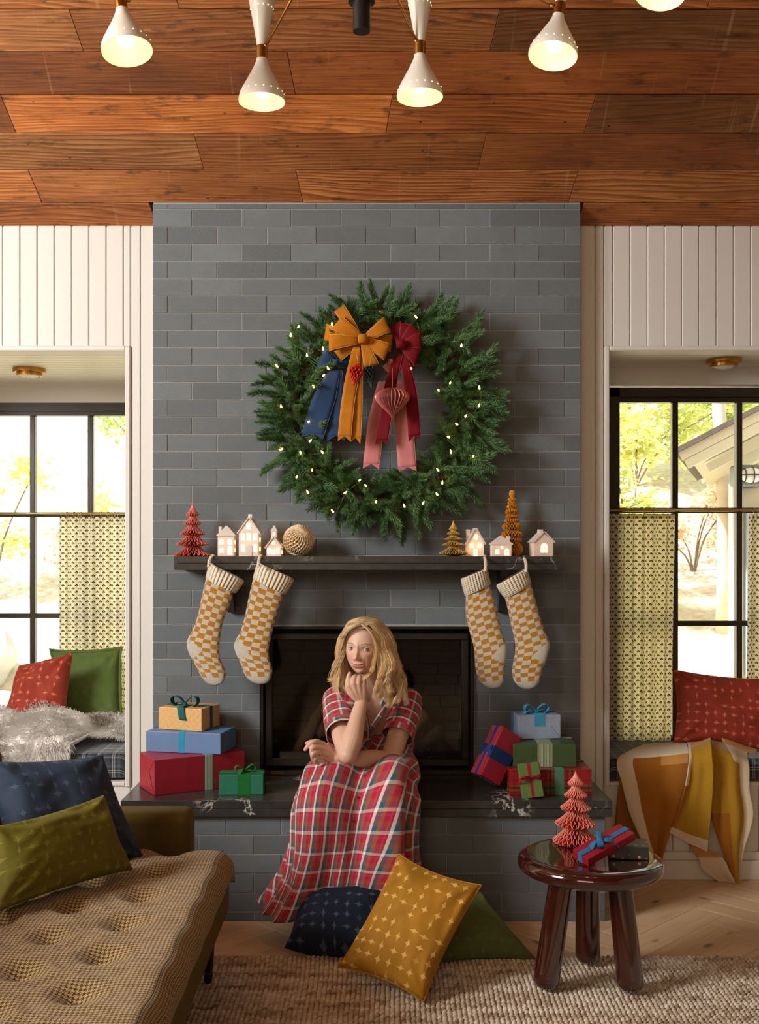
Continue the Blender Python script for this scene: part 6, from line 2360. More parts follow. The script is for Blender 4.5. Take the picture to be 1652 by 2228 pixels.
def rounded(name, lo, hi, r, mat):
    bm = bmesh.new(); bmesh.ops.create_cube(bm, size=1)
    lo, hi = Vector(lo), Vector(hi)
    for v_ in bm.verts:
        v_.co = Vector(((lo.x + hi.x) / 2 + v_.co.x * (hi.x - lo.x), (lo.y + hi.y) / 2 + v_.co.y * (hi.y - lo.y), (lo.z + hi.z) / 2 + v_.co.z * (hi.z - lo.z))) - SO
    bmesh.ops.bevel(bm, geom=list(bm.edges), offset=r, segments=6, affect='EDGES', profile=.5)
    me = bpy.data.meshes.new(name); bm.to_mesh(me); bm.free()
    me.polygons.foreach_set('use_smooth', [True] * len(me.polygons)); me.materials.append(mat)
    o_ = bpy.data.objects.new(name, me); C.objects.link(o_); o_.parent = sf
    return o_


rounded('base', (-1.40, Y1, .235), (-.462, -1.03, .375), .022, MT['vel_olive'])
rounded('arm', (-1.45, -1.105, .24), (-.588, -.955, .578), .035, MT['vel_olive'])
rounded('backrest', (-1.62, Y1, .24), (-1.24, -.955, .80), .06, MT['vel_olive'])
MT['dark_leg'] = plain('ebonised_wood', (.012, .009, .007, 1), .3)
for (lx, ly) in ((-.525, -1.10), (-.525, -3.2), (-1.38, -1.10), (-1.38, -3.2)):
    pr_ = [(.0001, RUGZ if ly < -.866 else 0), (.0125, RUGZ), (.014, RUGZ + .006), (.0165, RUGZ + .03), (.0145, RUGZ + .035), (.017, .075), (.021, .14), (.024, .19), (.027, .2), (.024, .206), (.028, .215), (.028, .24), (.0001, .24)]
    MB().lathe(pr_, 20, Matrix.Translation(Vector((lx, ly, 0)) - SO)).build('leg', MT['dark_leg'], sf, smooth=False)

pillow('large slate blue pebble velvet pillow at the back of the sofa', W(-40, 1655, 3.20), W(224, 1640, 3.42), W(318, 1872, 3.36), W(20, 1915, 3.08), .17, MT['pb_slate'], None, 0, 7, .012)
pillow('olive pebble velvet lumbar pillow at the front of the sofa', W(-20, 1800, 2.86), W(226, 1729, 3.22), W(290, 1892, 3.14), W(-18, 1990, 2.74), .13, MT['pb_olive'], None, 0, 9, .010)

pillow('mustard pebble velvet pillow leaning upright on the rug', W(868, 1858, 3.70), W(1048, 1926, 3.52), W(922, 2180, 3.32), W(736, 2104, 3.50), .13, MT['pb_mustard'], MT['pb_mustard'], 0, 11, .010)
pillow('dark navy pebble velvet pillow on the rug under the hem of the dress', W(644, 1946, 3.90), W(872, 1922, 3.90), W(862, 2106, 3.68), W(620, 2062, 3.72), .21, MT['pb_navy'], MT['pb_navy'], 0, 13, .008)
pillow('moss green pebble velvet pillow on the rug behind the mustard one', W(840, 1888, 4.02), W(1046, 1942, 3.97), W(1166, 2086, 3.70), W(950, 2094, 3.66), .13, MT['pb_moss'], MT['pb_moss'], 0, 15, .008)

# ================================================================ rug of braided wool loops
rg = thing('area_rug', 'thick woven wool rug in oatmeal and brown', 'rug', (0, -.866, 0))
RY0, RY1, RX0, RX1 = -.866, -3.4, -1.7, 2.3
MT['rug_base'] = plain('rug_backing', (.17, .12, .08, 1), .95)
MB().box((RX0, RY1 + .866, .001), (RX1, 0, .012)).build('backing', MT['rug_base'], rg)
g = G('wool_loop')
at = g.n('ShaderNodeAttribute', attribute_name='tone')
nz = g.noise(g.coord('Object'), 420, 2)
g.set(Base_Color=g.mix(g.math('MULTIPLY', nz, .45), at.outputs['Color'], (.06, .035, .02, 1)), Roughness=.95, Sheen_Weight=.2, Specular_IOR_Level=.1)
MT['wool'] = g.m
px_, py_ = .0160, .0185
gx = np.arange(-.62, 2.15, px_); gy = np.arange(0, 1.55, py_)
X, Y = np.meshgrid(gx, gy)
n_ = X.size
X = X.ravel() + rng.normal(0, .0007, n_) + .004 * np.sin(Y.ravel() * 9); Yw = -Y.ravel() + rng.normal(0, .0008, n_)
# each loop: a small 6-sided capsule lying across the row
ring = [(-.5, 0.15), (-.42, .75), (0, 1.0), (.42, .75), (.5, .15)]
sd_ = 6
vs_ = []
for k_, (ty, rr_) in enumerate(ring):
    for q in range(sd_):
        a_ = math.pi * q / (sd_ - 1)
        vs_.append((math.cos(a_) * .0078 * (.55 + .45 * rr_), ty * .0195, math.sin(a_) * .0115 * rr_))
vs_ = np.array(vs_)
fs_ = [(k_ * sd_ + q, (k_ + 1) * sd_ + q, (k_ + 1) * sd_ + q + 1, k_ * sd_ + q + 1) for k_ in range(4) for q in range(sd_ - 1)]
sc_ = rng.uniform(.85, 1.12, (n_, 1, 1))
V = vs_[None] * sc_ + np.stack([X, Yw, np.full(n_, .0105)], axis=1)[:, None, :]
V[:, :, 0] += vs_[None, :, 1] * .35
Fc = (np.array(fs_)[None] + (np.arange(n_) * len(vs_))[:, None, None]).reshape(-1, 4)
pat = np.array([.5 + .5 * noise.noise(Vector((x_ * 5, y_ * 22, 0))) + .35 * noise.noise(Vector((x_ * 30, y_ * 60, 3))) for x_, y_ in zip(X, Yw)]) + rng.normal(0, .12, n_)
pat = np.clip(pat, 0, 1)[:, None]
c0, c1, c2 = np.array([.30, .20, .12]), np.array([.74, .61, .47]), np.array([.97, .91, .82])
tone = np.where(pat < .5, c0 + (c1 - c0) * pat * 2, c1 + (c2 - c1) * (pat - .5) * 2)
tone = np.concatenate([np.repeat(tone, len(vs_), axis=0), np.ones((n_ * len(vs_), 1))], axis=1)
o = fast_mesh('wool_loops', V.reshape(-1, 3), Fc, MT['wool'], rg, {'tone': tone}, smooth=True)
o['kind'] = 'stuff'

# ================================================================ the woman on the hearth
pw = thing('person', 'woman in a red plaid shirt dress sitting on the hearth, chin resting on her hand', 'person', (0.02, -.25, SLZ1))
PO = Vector(pw.location)


def Q(px, py, y):
    return W(px, py, y - CAMY) - PO


def cone_chain(m_, pts, rs, n=16, sq=None):
    """closed, rounded chain of tapering limb segments"""
    pts = [Vector(p) for p in pts]
    path, rad = [], []
    d0 = (pts[0] - pts[1]).normalized(); d1 = (pts[-1] - pts[-2]).normalized()
    for k_ in (1.0, .92, .75, .5, .25):
        path.append(pts[0] + d0 * rs[0] * math.sin(k_ * math.pi / 2)); rad.append(max(.0004, rs[0] * math.cos(k_ * math.pi / 2)))
    cc_ = cr(pts, 6)
    for i, p in enumerate(cc_):
        path.append(p); rad.append(float(np.interp(i / 6, range(len(rs)), rs)))
    for k_ in (.25, .5, .75, .92, 1.0):
        path.append(pts[-1] + d1 * rs[-1] * math.sin(k_ * math.pi / 2)); rad.append(max(.0004, rs[-1] * math.cos(k_ * math.pi / 2)))
    m_.tube(path, rad, n, sq=sq)


shR, elR, wrR = Q(732, 1524, -.42), Q(757, 1642, -.675), Q(786, 1532, -.545)
shL, elL, wrL = Q(890, 1528, -.33), Q(848, 1656, -.52), Q(735, 1650, -.625)
m = MB()
# torso
cone_chain(m, [Vector((.02, -.17, .615)) - PO, Vector((.02, -.20, .68)) - PO, Vector((.025, -.27, .76)) - PO, Vector((.026, -.335, .835)) - PO], [.13, .105, .115, .10], 24)
cone_chain(m, [shR, (shR + shL) / 2 + Vector((0, .01, .012)), shL], [.046, .060, .046], 16)
nb = Vector((.024, -.365, .865)) - PO
cone_chain(m, [nb + Vector((0, .02, -.03)), nb + Vector((-.004, -.02, .045)), Vector((-.006, -.44, 1.01)) - PO], [.060, .049, .047], 20)
# collar bones
for a, b in (((800, 1541, -.405), (745, 1527, -.43)), ((818, 1541, -.40), (870, 1526, -.355))):
    cone_chain(m, [Q(*a), Q((a[0] + b[0]) / 2, (a[1] + b[1]) / 2 - 2, (a[2] + b[2]) / 2 - .004), Q(*b)], [.007, .008, .009], 10)
# arms
cone_chain(m, [shR, shR.lerp(elR, .5) + Vector((-.004, 0, -.004)), elR], [.046, .043, .036], 18)
cone_chain(m, [elR, elR.lerp(wrR, .30) + Vector((.003, -.004, 0)), elR.lerp(wrR, .7), wrR], [.0345, .0385, .0305, .0245], 18)
cone_chain(m, [shL, shL.lerp(elL, .5), elL], [.046, .043, .036], 18)
cone_chain(m, [elL, elL.lerp(wrL, .3) + Vector((0, 0, .003)), elL.lerp(wrL, .7), wrL], [.036, .038, .030, .0245], 18)
# her right hand, closed under the chin
FR = [[(759, 1491, -.572), (762, 1476, -.545), (771, 1475, -.520), (775, 1485, -.522)], [(769.5, 1486.5, -.578), (772, 1473, -.548), (778, 1474, -.519), (780, 1485, -.522)],
      [(780.5, 1486.5, -.577), (782.5, 1474, -.548), (786, 1476, -.521), (787, 1486, -.524)], [(790.5, 1490, -.570), (792, 1479, -.546), (794, 1481, -.526), (794, 1489, -.528)]]
for k_, f_ in enumerate(FR):
    pts = [Q(*p) for p in f_]
    s_ = (1, 1.03, .98, .86)[k_]
    wst = wrR + Vector(((k_ - 1.5) * .0075, -.002, .012))
    cone_chain(m, [wst, wst.lerp(pts[0], .55) + Vector((0, -.004, 0)), pts[0]], [.0125, .0125, .0108 * s_], 12)
    cone_chain(m, pts, [.0108 * s_, .0096 * s_, .0086 * s_, .0074 * s_], 12)
cone_chain(m, [Q(780, 1524, -.548), Q(763, 1507, -.556), Q(756.5, 1491, -.556), Q(757.5, 1477, -.553), Q(761, 1465, -.549)], [.013, .0135, .0105, .0092, .0072], 12)
# her left hand, hanging relaxed over the knee
FL_ = [[(704, 1619, -.645), (687, 1613, -.670), (673, 1620, -.680), (664.5, 1631, -.680)], [(703, 1629, -.658), (681, 1627, -.688), (679, 1640, -.680), (687, 1647, -.664)],
       [(704, 1639, -.660), (682.5, 1638.5, -.690), (681, 1650, -.680), (689, 1655, -.664)], [(707, 1648.5, -.652), (687, 1649, -.682), (686, 1658, -.672), (693, 1661, -.660)]]
for k_, f_ in enumerate(FL_):
    pts = [Q(*p) for p in f_]
    s_ = (1, 1.03, .98, .86)[k_]
    wst = wrL + Vector((-.010, -.002, (1.5 - k_) * .0075))
    cone_chain(m, [wst, wst.lerp(pts[0], .55), pts[0]], [.0130, .0128, .0108 * s_], 12)
    cone_chain(m, pts, [.0106 * s_, .0096 * s_, .0086 * s_, .0072 * s_], 12)
cone_chain(m, [Q(728, 1644, -.632), Q(712, 1628, -.625), Q(694, 1617, -.640), Q(679, 1614, -.655), Q(668, 1617, -.662)], [.0135, .0125, .0100, .0088, .0070], 12)
# legs under the skirt
for hx, kx, ax_ in ((-.07, -.15, -.13), (.11, .075, .06)):
    hip, kn, an = Vector((hx, -.20, .57)) - PO, Vector((kx, -.60, .53)) - PO, Vector((ax_, -.555, .09)) - PO
    cone_chain(m, [hip, hip.lerp(kn, .5), kn], [.085, .073, .056], 18)
    cone_chain(m, [kn, kn.lerp(an, .3) + Vector((0, .015, 0)), an], [.054, .052, .034], 18)
    cone_chain(m, [an + Vector((0, .035, -.04)), an + Vector((0, -.05, -.045)), an + Vector((0, -.115, -.055))], [.032, .032, .020], 14)
tmp = m.build('tmp_body', [])
rm = tmp.modifiers.new('r', 'REMESH'); rm.mode = 'VOXEL'; rm.voxel_size = .0024; rm.use_smooth_shade = True
sm = tmp.modifiers.new('s', 'SMOOTH'); sm.factor = .5; sm.iterations = 5
dg = bpy.context.evaluated_depsgraph_get()
ev = tmp.evaluated_get(dg)
me_ = ev.to_mesh()
nv_ = len(me_.vertices)
BV = np.empty(nv_ * 3, dtype=np.float32); me_.vertices.foreach_get('co', BV); BV = BV.reshape(-1, 3)
np_ = len(me_.polygons)
nl_ = len(me_.loops)
li = np.empty(nl_, dtype=np.int32); me_.loops.foreach_get('vertex_index', li)
BF = li.reshape(-1, 4) if nl_ == np_ * 4 else None
ev.to_mesh_clear()
bpy.data.objects.remove(tmp)

# ---- head: a fine grid shaped by ellipsoid + features (head frame: face looks to -Y, eyes at z = 0)
NT, NP = 170, 200
th = np.linspace(0, math.pi, NT)[:, None]          # 0 = crown
# more columns towards the face
ph0 = np.linspace(-1, 1, NP)[None, :]
ph = math.pi * (ph0 * .55 + .45 * ph0 ** 3)        # 0 = front
sx_ = np.sin(th) * np.sin(ph); sy_ = -np.sin(th) * np.cos(ph); sz_ = np.cos(th) * np.ones_like(ph)
hx = 0.0730 * np.sign(sx_) * np.abs(sx_) ** .92
hy = np.where(sy_ < 0, .083, .098) * sy_
hz = .112 * sz_
front = np.clip((-sy_ - .05) / .5, 0, 1); front = front * front * (3 - 2 * front)
t_ = np.clip(-hz / .112, 0, 1)
hx = hx * (1 - .27 * t_ ** 2.0)
hx = hx * (1 - .05 * np.clip(hz / .112, 0, 1) * front)
# jaw: lower back of the head turns in towards the neck, chin comes forward
hy = np.where(sy_ > 0, hy * (1 - .55 * t_ ** 1.2), hy * (1 - .02 * t_) - .010 * t_ * front)
hz = np.where(hz < 0, hz * (1 - .12 * np.clip(sy_ + .35, 0, 1)), hz)


def gs(x0, z0, ax_, az_):
    return np.exp(-((hx - x0) / ax_) ** 2 - ((hz - z0) / az_) ** 2) * front


def both(x0, z0, ax_, az_):
    return gs(x0, z0, ax_, az_) + gs(-x0, z0, ax_, az_)


fw = np.zeros_like(hx)                              # forward displacement
fw += -.0095 * both(.0305, -.001, .0165, .0110)      # sockets
fw += .0030 * both(.030, .0145, .019, .007)          # brow ridge
fw += .0030 * gs(0, .016, .012, .010)
nz_w = np.clip((.012 - hz) / .050, 0, 1) * (hz > -.047)
ridge = np.exp(-(hx / (.0062 + .0035 * nz_w)) ** 2) * front
prof_n = np.interp(hz, [-.060, -.0460, -.0415, -.0375, -.033, -.026, -.012, .004, .016, .03], [0, .0, .0090, .0160, .0190, .0178, .0115, .0055, .0025, 0])
fw += ridge * prof_n
fw += .0060 * np.exp(-((hx) / .0095) ** 2 - ((hz + .034) / .0070) ** 2) * front
fw += .0080 * both(.0112, -.0370, .0056, .0056)     # alae
fw += -.0030 * both(.0065, -.0430, .004, .0026)     # nostrils
fw += .0028 * both(.034, -.030, .018, .016)         # cheeks
fw += -.0022 * both(.030, -.050, .0045, .016)       # smile folds
zm = -.0636 + 11.5 * hx ** 2                          # smiling mouth line
mw_ = np.clip(1 - (np.abs(hx) / .0240) ** 2, 0, 1) ** .5 * front
fw += .0046 * np.exp(-((hx) / .030) ** 2 - ((hz + .064) / .018) ** 2) * front
fw += mw_ * (.0026 * np.exp(-((hz - zm - .0032) / .0030) ** 2) + .0044 * np.exp(-((hz - zm + .0062) / .0046) ** 2) - .0046 * np.exp(-((hz - zm) / .0017) ** 2))
fw += -.0030 * both(.0275, -.0605, .004, .004)
fw += -.0040 * gs(0, -.0795, .016, .0055)           # under the lower lip
fw += .0070 * gs(0, -.0975, .0165, .0125)           # chin
hy = hy - fw
# lower lids / eyeballs are separate; ears
ear = np.exp(-((np.abs(ph) - 1.66) / .10) ** 2) * np.exp(-((hz + .012) / .026) ** 2)
hx = hx + np.sign(sx_) * .012 * ear
HV = np.stack([hx, hy, hz], axis=-1)
SK = 1.0
Rh = (Matrix.Rotation(math.radians(-18), 4, 'Z') @ Matrix.Rotation(math.radians(4), 4, 'X') @ Matrix.Rotation(math.radians(2.5), 4, 'Y'))
HC = Vector((-.010, -.468, 1.079)) - PO
HM = Matrix.Translation(HC) @ Rh @ Matrix.Scale(SK, 4)
R3 = np.array(HM.to_3x3()); T3 = np.array(HM.translation)
# colours of the skin
skin = np.array([.66, .42, .31]); blush = np.array([.62, .27, .20]); lip = np.array([.44, .11, .10]); brow = np.array([.20, .105, .05])
col_ = np.tile(skin, (NT, NP, 1))


def paint(wt, c_):
    global col_
    w_ = np.clip(wt, 0, 1)[..., None]
    col_ = col_ * (1 - w_) + c_ * w_


paint(.55 * both(.038, -.026, .017, .014), blush)
paint(.35 * np.exp(-((hx) / .010) ** 2 - ((hz + .038) / .010) ** 2) * front, blush)
paint(.25 * both(.030, -.004, .018, .008), blush * .9)
lipm = ((hz - zm) < .0056 - 8.5 * hx ** 2 - .0012 * np.exp(-(hx / .003) ** 2)) & ((hz - zm) > -.0094 + 17.0 * hx ** 2) & (np.abs(hx) < .0235) & (front > .3)
paint(lipm * .92, lip)
paint(np.exp(-((hz - zm) / .0010) ** 2) * (np.abs(hx) < .0235) * front * .8, np.array([.12, .03, .03]))
bz = .0165 + .0034 * (1 - ((np.abs(hx) - .033) / .022) ** 2)
paint(.85 * np.exp(-((hz - bz) / (.0026)) ** 2) * ((np.abs(hx) > .0125) & (np.abs(hx) < .050)) * front, brow)
paint(np.exp(-((np.abs(hx) - .0066) / .0022) ** 2 - ((hz + .0432) / .0016) ** 2) * front * .8, np.array([.16, .05, .04]))
hv = HV.reshape(-1, 3) @ R3.T + T3
ii = np.arange(NT - 1)[:, None] * NP + np.arange(NP - 1)[None, :]
HF = np.stack([ii, ii + NP, ii + NP + 1, ii + 1], axis=-1).reshape(-1, 4)

# ---- eyelids: partial shells round each eyeball, opening shaped like an almond
EV, EF, EC = [], [], []
eyes = []
ER = .0118
for s_ in (-1, 1):
    ec = np.array([s_ * .0305, -.0640, -.0010])
    eyes.append(ec)
    for up in (1, -1):
        nA, nB = 26, 10
        base_i = sum(len(v) for v in EV)
        vv, cc_ = [], []
        for a in range(nA):
            ya = -1.12 + 2.24 * a / (nA - 1)             # azimuth
            k_ = max(0, 1 - (ya / 1.0) ** 2)
            edge = (.31 * k_ ** .7 if up > 0 else -.25 * k_ ** .8) + .05 * s_ * ya
            for b in range(nB):
                el = edge + (1.35 * up - edge) * b / (nB - 1)
                r_ = ER * (1.09 if b else 1.045)
                vv.append(ec + r_ * np.array([math.sin(ya) * math.cos(el), -math.cos(ya) * math.cos(el), math.sin(el)]))
                cc_.append(skin * np.array([.93, .86, .84]) if b > (1 if up < 0 else 2) else (np.array([.10, .05, .03]) if up > 0 else np.array([.40, .22, .17])))
        EV.append(np.array(vv)); EC.append(np.array(cc_))
        q = np.arange(nA - 1)[:, None] * nB + np.arange(nB - 1)[None, :] + base_i
        f4 = np.stack([q, q + 1, q + nB + 1, q + nB], axis=-1).reshape(-1, 4)
        EF.append(f4 if up > 0 else f4[:, ::-1])
ev_ = np.concatenate(EV) @ R3.T + T3
ef_ = np.concatenate(EF); ecol = np.concatenate(EC)

bcol = np.tile(skin * .98, (len(BV), 1))
# knuckles and elbows a little redder
for f_ in FR + FL_:
    for p in f_[:2]:
        dd = np.linalg.norm(BV - np.array(Q(*p)), axis=1)
        w_ = np.exp(-(dd / .010) ** 2)[:, None] * .35
        bcol = bcol * (1 - w_) + blush * w_
V = np.concatenate([BV, hv, ev_]); Fc = np.concatenate([BF, HF + len(BV), ef_ + len(BV) + len(hv)])
tone = np.concatenate([bcol, col_.reshape(-1, 3), ecol]); tone = np.concatenate([tone, np.ones((len(tone), 1))], axis=1)
g = G('skin')
at = g.n('ShaderNodeAttribute', attribute_name='tone')
g.set(Base_Color=at.outputs['Color'], Roughness=.48, Specular_IOR_Level=.4)
g.b.inputs['Subsurface Weight'].default_value = .12
g.b.inputs['Subsurface Radius'].default_value = (.010, .004, .002)
g.b.inputs['Subsurface Scale'].default_value = .6
g.bump(g.noise(g.coord('Object'), 520, 2), .06, .001)
MT['skin'] = g.m
body = fast_mesh('body', V, Fc, MT['skin'], pw, {'tone': tone}, smooth=True)

# eyeballs with blue-grey irises looking at the camera
g = G('eyeball')
at = g.n('ShaderNodeAttribute', attribute_name='tone')
g.set(Base_Color=at.outputs['Color'], Roughness=.08, Specular_IOR_Level=.6, Coat_Weight=.6)
MT['eye'] = g.m
camv = np.array(Vector((0, CAMY, CAMZ)) - PO)
for ec in eyes:
    w_ = R3 @ ec + T3
    ld = camv - w_; ld /= np.linalg.norm(ld)
    n1_, n2_ = 28, 24
    A = np.linspace(0, math.pi, n1_); B = np.linspace(0, 2 * math.pi, n2_, endpoint=False)
    ref = np.cross(ld, [0, 0, 1.0]); ref /= np.linalg.norm(ref); up_ = np.cross(ref, ld)
    pts, cc_ = [], []
    for a in A:
        for b in B:
            r_ = ER * SK * (1.0 + (.05 * max(0, 1 - (a / .5) ** 2)))
            pts.append(w_ + r_ * (ld * math.cos(a) + (ref * math.cos(b) + up_ * math.sin(b)) * math.sin(a)))
            cc_.append((.008, .008, .009, 1) if a < .21 else ((.16, .24, .32, 1) if a < .47 else ((.05, .07, .09, 1) if a < .55 else (.74, .70, .67, 1))))
    q = np.arange(n1_ - 1)[:, None] * n2_ + np.arange(n2_)[None, :]
    q2 = np.arange(n1_ - 1)[:, None] * n2_ + (np.arange(n2_)[None, :] + 1) % n2_
    fast_mesh('eye', np.array(pts), np.stack([q, q + n2_, q2 + n2_, q2], axis=-1).reshape(-1, 4), MT['eye'], pw, {'tone': np.array(cc_)}, smooth=True)

# ---- hair
g = G('blonde_hair')
at = g.n('ShaderNodeAttribute', attribute_name='tone')
g.set(Base_Color=at.outputs['Color'], Roughness=.30, Specular_IOR_Level=.6)
MT['hair'] = g.m


def hl(p):
    return np.array(HM @ Vector(p))


locks = []       # (guide points in the head frame, spread, strands)
rh = random.Random(21)
for side in (-1, 1):
    nl = 46 if side < 0 else 60
    for i in range(nl):
        fr_ = (i + .5) / nl
        a = math.radians(lerp(52 if side < 0 else 54, 178, fr_))
        jit = lambda s_: rh.uniform(-s_, s_)
        yy_ = lerp(-.078, .075, fr_ ** .9)
        p0 = Vector((.014 + side * .002, yy_, .112 * math.sqrt(max(.05, 1 - (yy_ / .105) ** 2)) - .002 + .004))
        Re = (.094 if side < 0 else .112) + jit(.008)
        Rj = (.096 if side < 0 else .126) + jit(.016)
        Rn = (.094 if side < 0 else .134) + jit(.026)
        S_, C_ = side * math.sin(a), -math.cos(a)
        dy = .95
        p1 = Vector((.014 + (S_ * .078 - .014) * .62, lerp(yy_, C_ * .095, .55), .098 + jit(.004)))
        p2 = Vector((S_ * (Re - .012), C_ * (Re - .012) * dy, .045 + jit(.008)))
        p3 = Vector((S_ * Re, C_ * Re * dy, -.005 + jit(.01)))
        p4 = Vector((S_ * Rj, C_ * Rj * .85, -.085 + jit(.015)))
        zE = -.175 + jit(.035) - (.012 if side > 0 else 0)
        p5 = Vector((S_ * (Rn + jit(.01)), C_ * Rn * .75 + .0, -.135 + jit(.012)))
        p6 = Vector((S_ * (Rn + jit(.03)) , C_ * Rn * .75 - .012, zE))
        locks.append(([p0, p1, p2, p3, p4, p5, p6], .0075, 52, rh.uniform(.009, .020), rh.uniform(0, 6.28)))
# face-framing locks traced by eye
locks.append(([(.012, -.080, .098), (.046, -.092, .078), (.068, -.086, .040), (.074, -.084, -.002), (.070, -.092, -.050), (.058, -.100, -.085), (.036, -.112, -.108)], .0040, 40, .002, 1.0))
locks.append(([(.012, -.080, .098), (.052, -.084, .074), (.076, -.072, .030), (.086, -.068, -.020), (.088, -.074, -.075), (.080, -.085, -.13), (.078, -.09, -.185)], .006, 30, .006, 2.0))
locks.append(([(.008, -.082, .097), (-.030, -.090, .078), (-.058, -.074, .045), (-.073, -.058, .0), (-.082, -.055, -.055), (-.094, -.06, -.115), (-.085, -.075, -.175)], .006, 34, .006, .4))
locks.append(([(.008, -.078, .100), (-.036, -.082, .080), (-.066, -.062, .040), (-.080, -.048, -.01), (-.088, -.052, -.07), (-.070, -.085, -.14), (-.055, -.10, -.20)], .006, 30, .010, 1.4))
locks.append(([(.008, -.07, .103), (-.04, -.07, .085), (-.074, -.05, .040), (-.090, -.04, -.01), (-.098, -.04, -.07), (-.106, -.05, -.125), (-.114, -.06, -.165)], .007, 30, .012, 2.4))
paths, rads, tones = [], [], []
NS = 26
for (gp_, spread, cnt, wav, ph_) in locks:
    gc = np.array([tuple(p) for p in cr(gp_, 8)])
    idx = np.linspace(0, len(gc) - 1, NS)
    gq = np.stack([np.interp(idx, np.arange(len(gc)), gc[:, k_]) for k_ in range(3)], axis=1)
    s = np.linspace(0, 1, NS)
    out = gq.copy(); out[:, 2] = 0; out /= np.linalg.norm(out, axis=1, keepdims=True) + 1e-6
    tang = np.stack([-out[:, 1], out[:, 0], np.zeros(NS)], axis=1)
    wv = np.clip((s - .38) / .3, 0, 1)
    gq = gq + (out * np.sin(s * 15 + ph_)[:, None] + tang * np.cos(s * 15 + ph_)[:, None] * .8) * (wav * wv)[:, None]
    lt_ = rh.uniform(0, 1)
    for k_ in range(cnt):
        o1, o2, o3 = rh.gauss(0, 1), rh.gauss(0, 1), rh.gauss(0, 1)
        sp = spread * (.45 + .75 * np.clip(s * 1.6, 0, 1)) * (1 - .35 * np.clip((s - .75) / .25, 0, 1))
        p_ = gq + out * (np.clip(o1, -1.2, 1.6) * sp * .55)[:, None] + tang * (o2 * sp)[:, None]
        p_[:, 2] += o3 * .004 * s
        # stray fly-aways
        if rh.random() < .05:
            p_ += (out * rh.uniform(.0, .018) + tang * rh.uniform(-.02, .02)) * (np.clip(s - .3, 0, 1) ** 1.2)[:, None]
        L_ = rh.uniform(.86, 1.04)
        p_[-6:] = p_[-6:] * 1.0
        paths.append(p_)
        rads.append(.00056 * np.interp(s, [0, .1, .7, 1], [.8, 1, 1, .25]))
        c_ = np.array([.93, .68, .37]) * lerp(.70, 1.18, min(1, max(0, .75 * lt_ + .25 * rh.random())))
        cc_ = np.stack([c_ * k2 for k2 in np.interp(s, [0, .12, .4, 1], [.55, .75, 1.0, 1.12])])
        tones.append(np.repeat(np.concatenate([cc_, np.ones((NS, 1))], axis=1), 3, axis=0))
paths = np.array(paths) @ R3.T + T3
V, Fc = strands(paths, np.array(rads), 3)
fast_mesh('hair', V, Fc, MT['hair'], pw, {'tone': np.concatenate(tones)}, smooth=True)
# hair-coloured cap over the skull under the strands
cap_i = [(i, j) for i in range(NT) for j in range(NP)]
capmask = ((hz > .060 + .02 * np.clip(1 - np.abs(hx) / .05, 0, 1)) & (sy_ < -.35)) | ((sy_ > -.35) & (hz > .012 - .10 * np.clip(sy_ + .3, 0, 1)))
cv = (HV * np.array([1.035, 1.035, 1.03])).reshape(-1, 3) @ R3.T + T3
keep = capmask.ravel()
hf_keep = HF[keep[HF].all(axis=1)]
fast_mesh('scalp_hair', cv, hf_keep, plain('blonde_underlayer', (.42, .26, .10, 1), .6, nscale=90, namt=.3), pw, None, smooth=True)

# ---- pearl ear-ring and finger ring
MB().ball(HM @ Vector((-.074, -.012, -.048)), .0045, 10).build('earring', plain('pearl', (.85, .80, .74, 1), .2), pw, smooth=True)
ra, rb_ = Q(704, 1639, -.660), Q(682.5, 1638.5, -.690)
c0 = ra.lerp(rb_, .5); d_ = (rb_ - ra).normalized()
e1 = d_.orthogonal().normalized(); e2 = d_.cross(e1)
m = MB(); m.tube([c0 + (e1 * math.cos(q) + e2 * math.sin(q)) * .0108 for q in [2 * math.pi * i / 24 for i in range(25)]], .0016, 8, cap=False)
m.build('finger_ring', plain('gold', S(230, 180, 90), .2, 1.0), pw, smooth=True)

# ---- plaid dress
g = G('madras_plaid')
uv = g.coord('UV')
u, v, _ = g.xyz(uv)
CRM, WHT, TEA, ORG = (.42, .012, .045, 1), (.80, .74, .66, 1), (.018, .105, .16, 1), (.30, .10, .04, 1)


def plaid_axis(s_, per):
    f_ = g.math('FRACT', g.math('DIVIDE', s_, per))
    return g.ramp(f_, [(0, WHT), (.15, TEA), (.37, ORG), (.58, CRM), (.82, (.50, .05, .10, 1)), (.90, CRM)], 'CONSTANT')


wu, wv2 = plaid_axis(u, .047), plaid_axis(v, .060)
pc = g.mix(.34, wu, wv2)
tw = g.math('SINE', g.math('MULTIPLY', g.math('ADD', u, v), 2600.0))
g.set(Base_Color=pc, Roughness=.85, Sheen_Weight=.15, Specular_IOR_Level=.2)
g.bump(tw, .08, .001)
MT['plaid'] = g.m


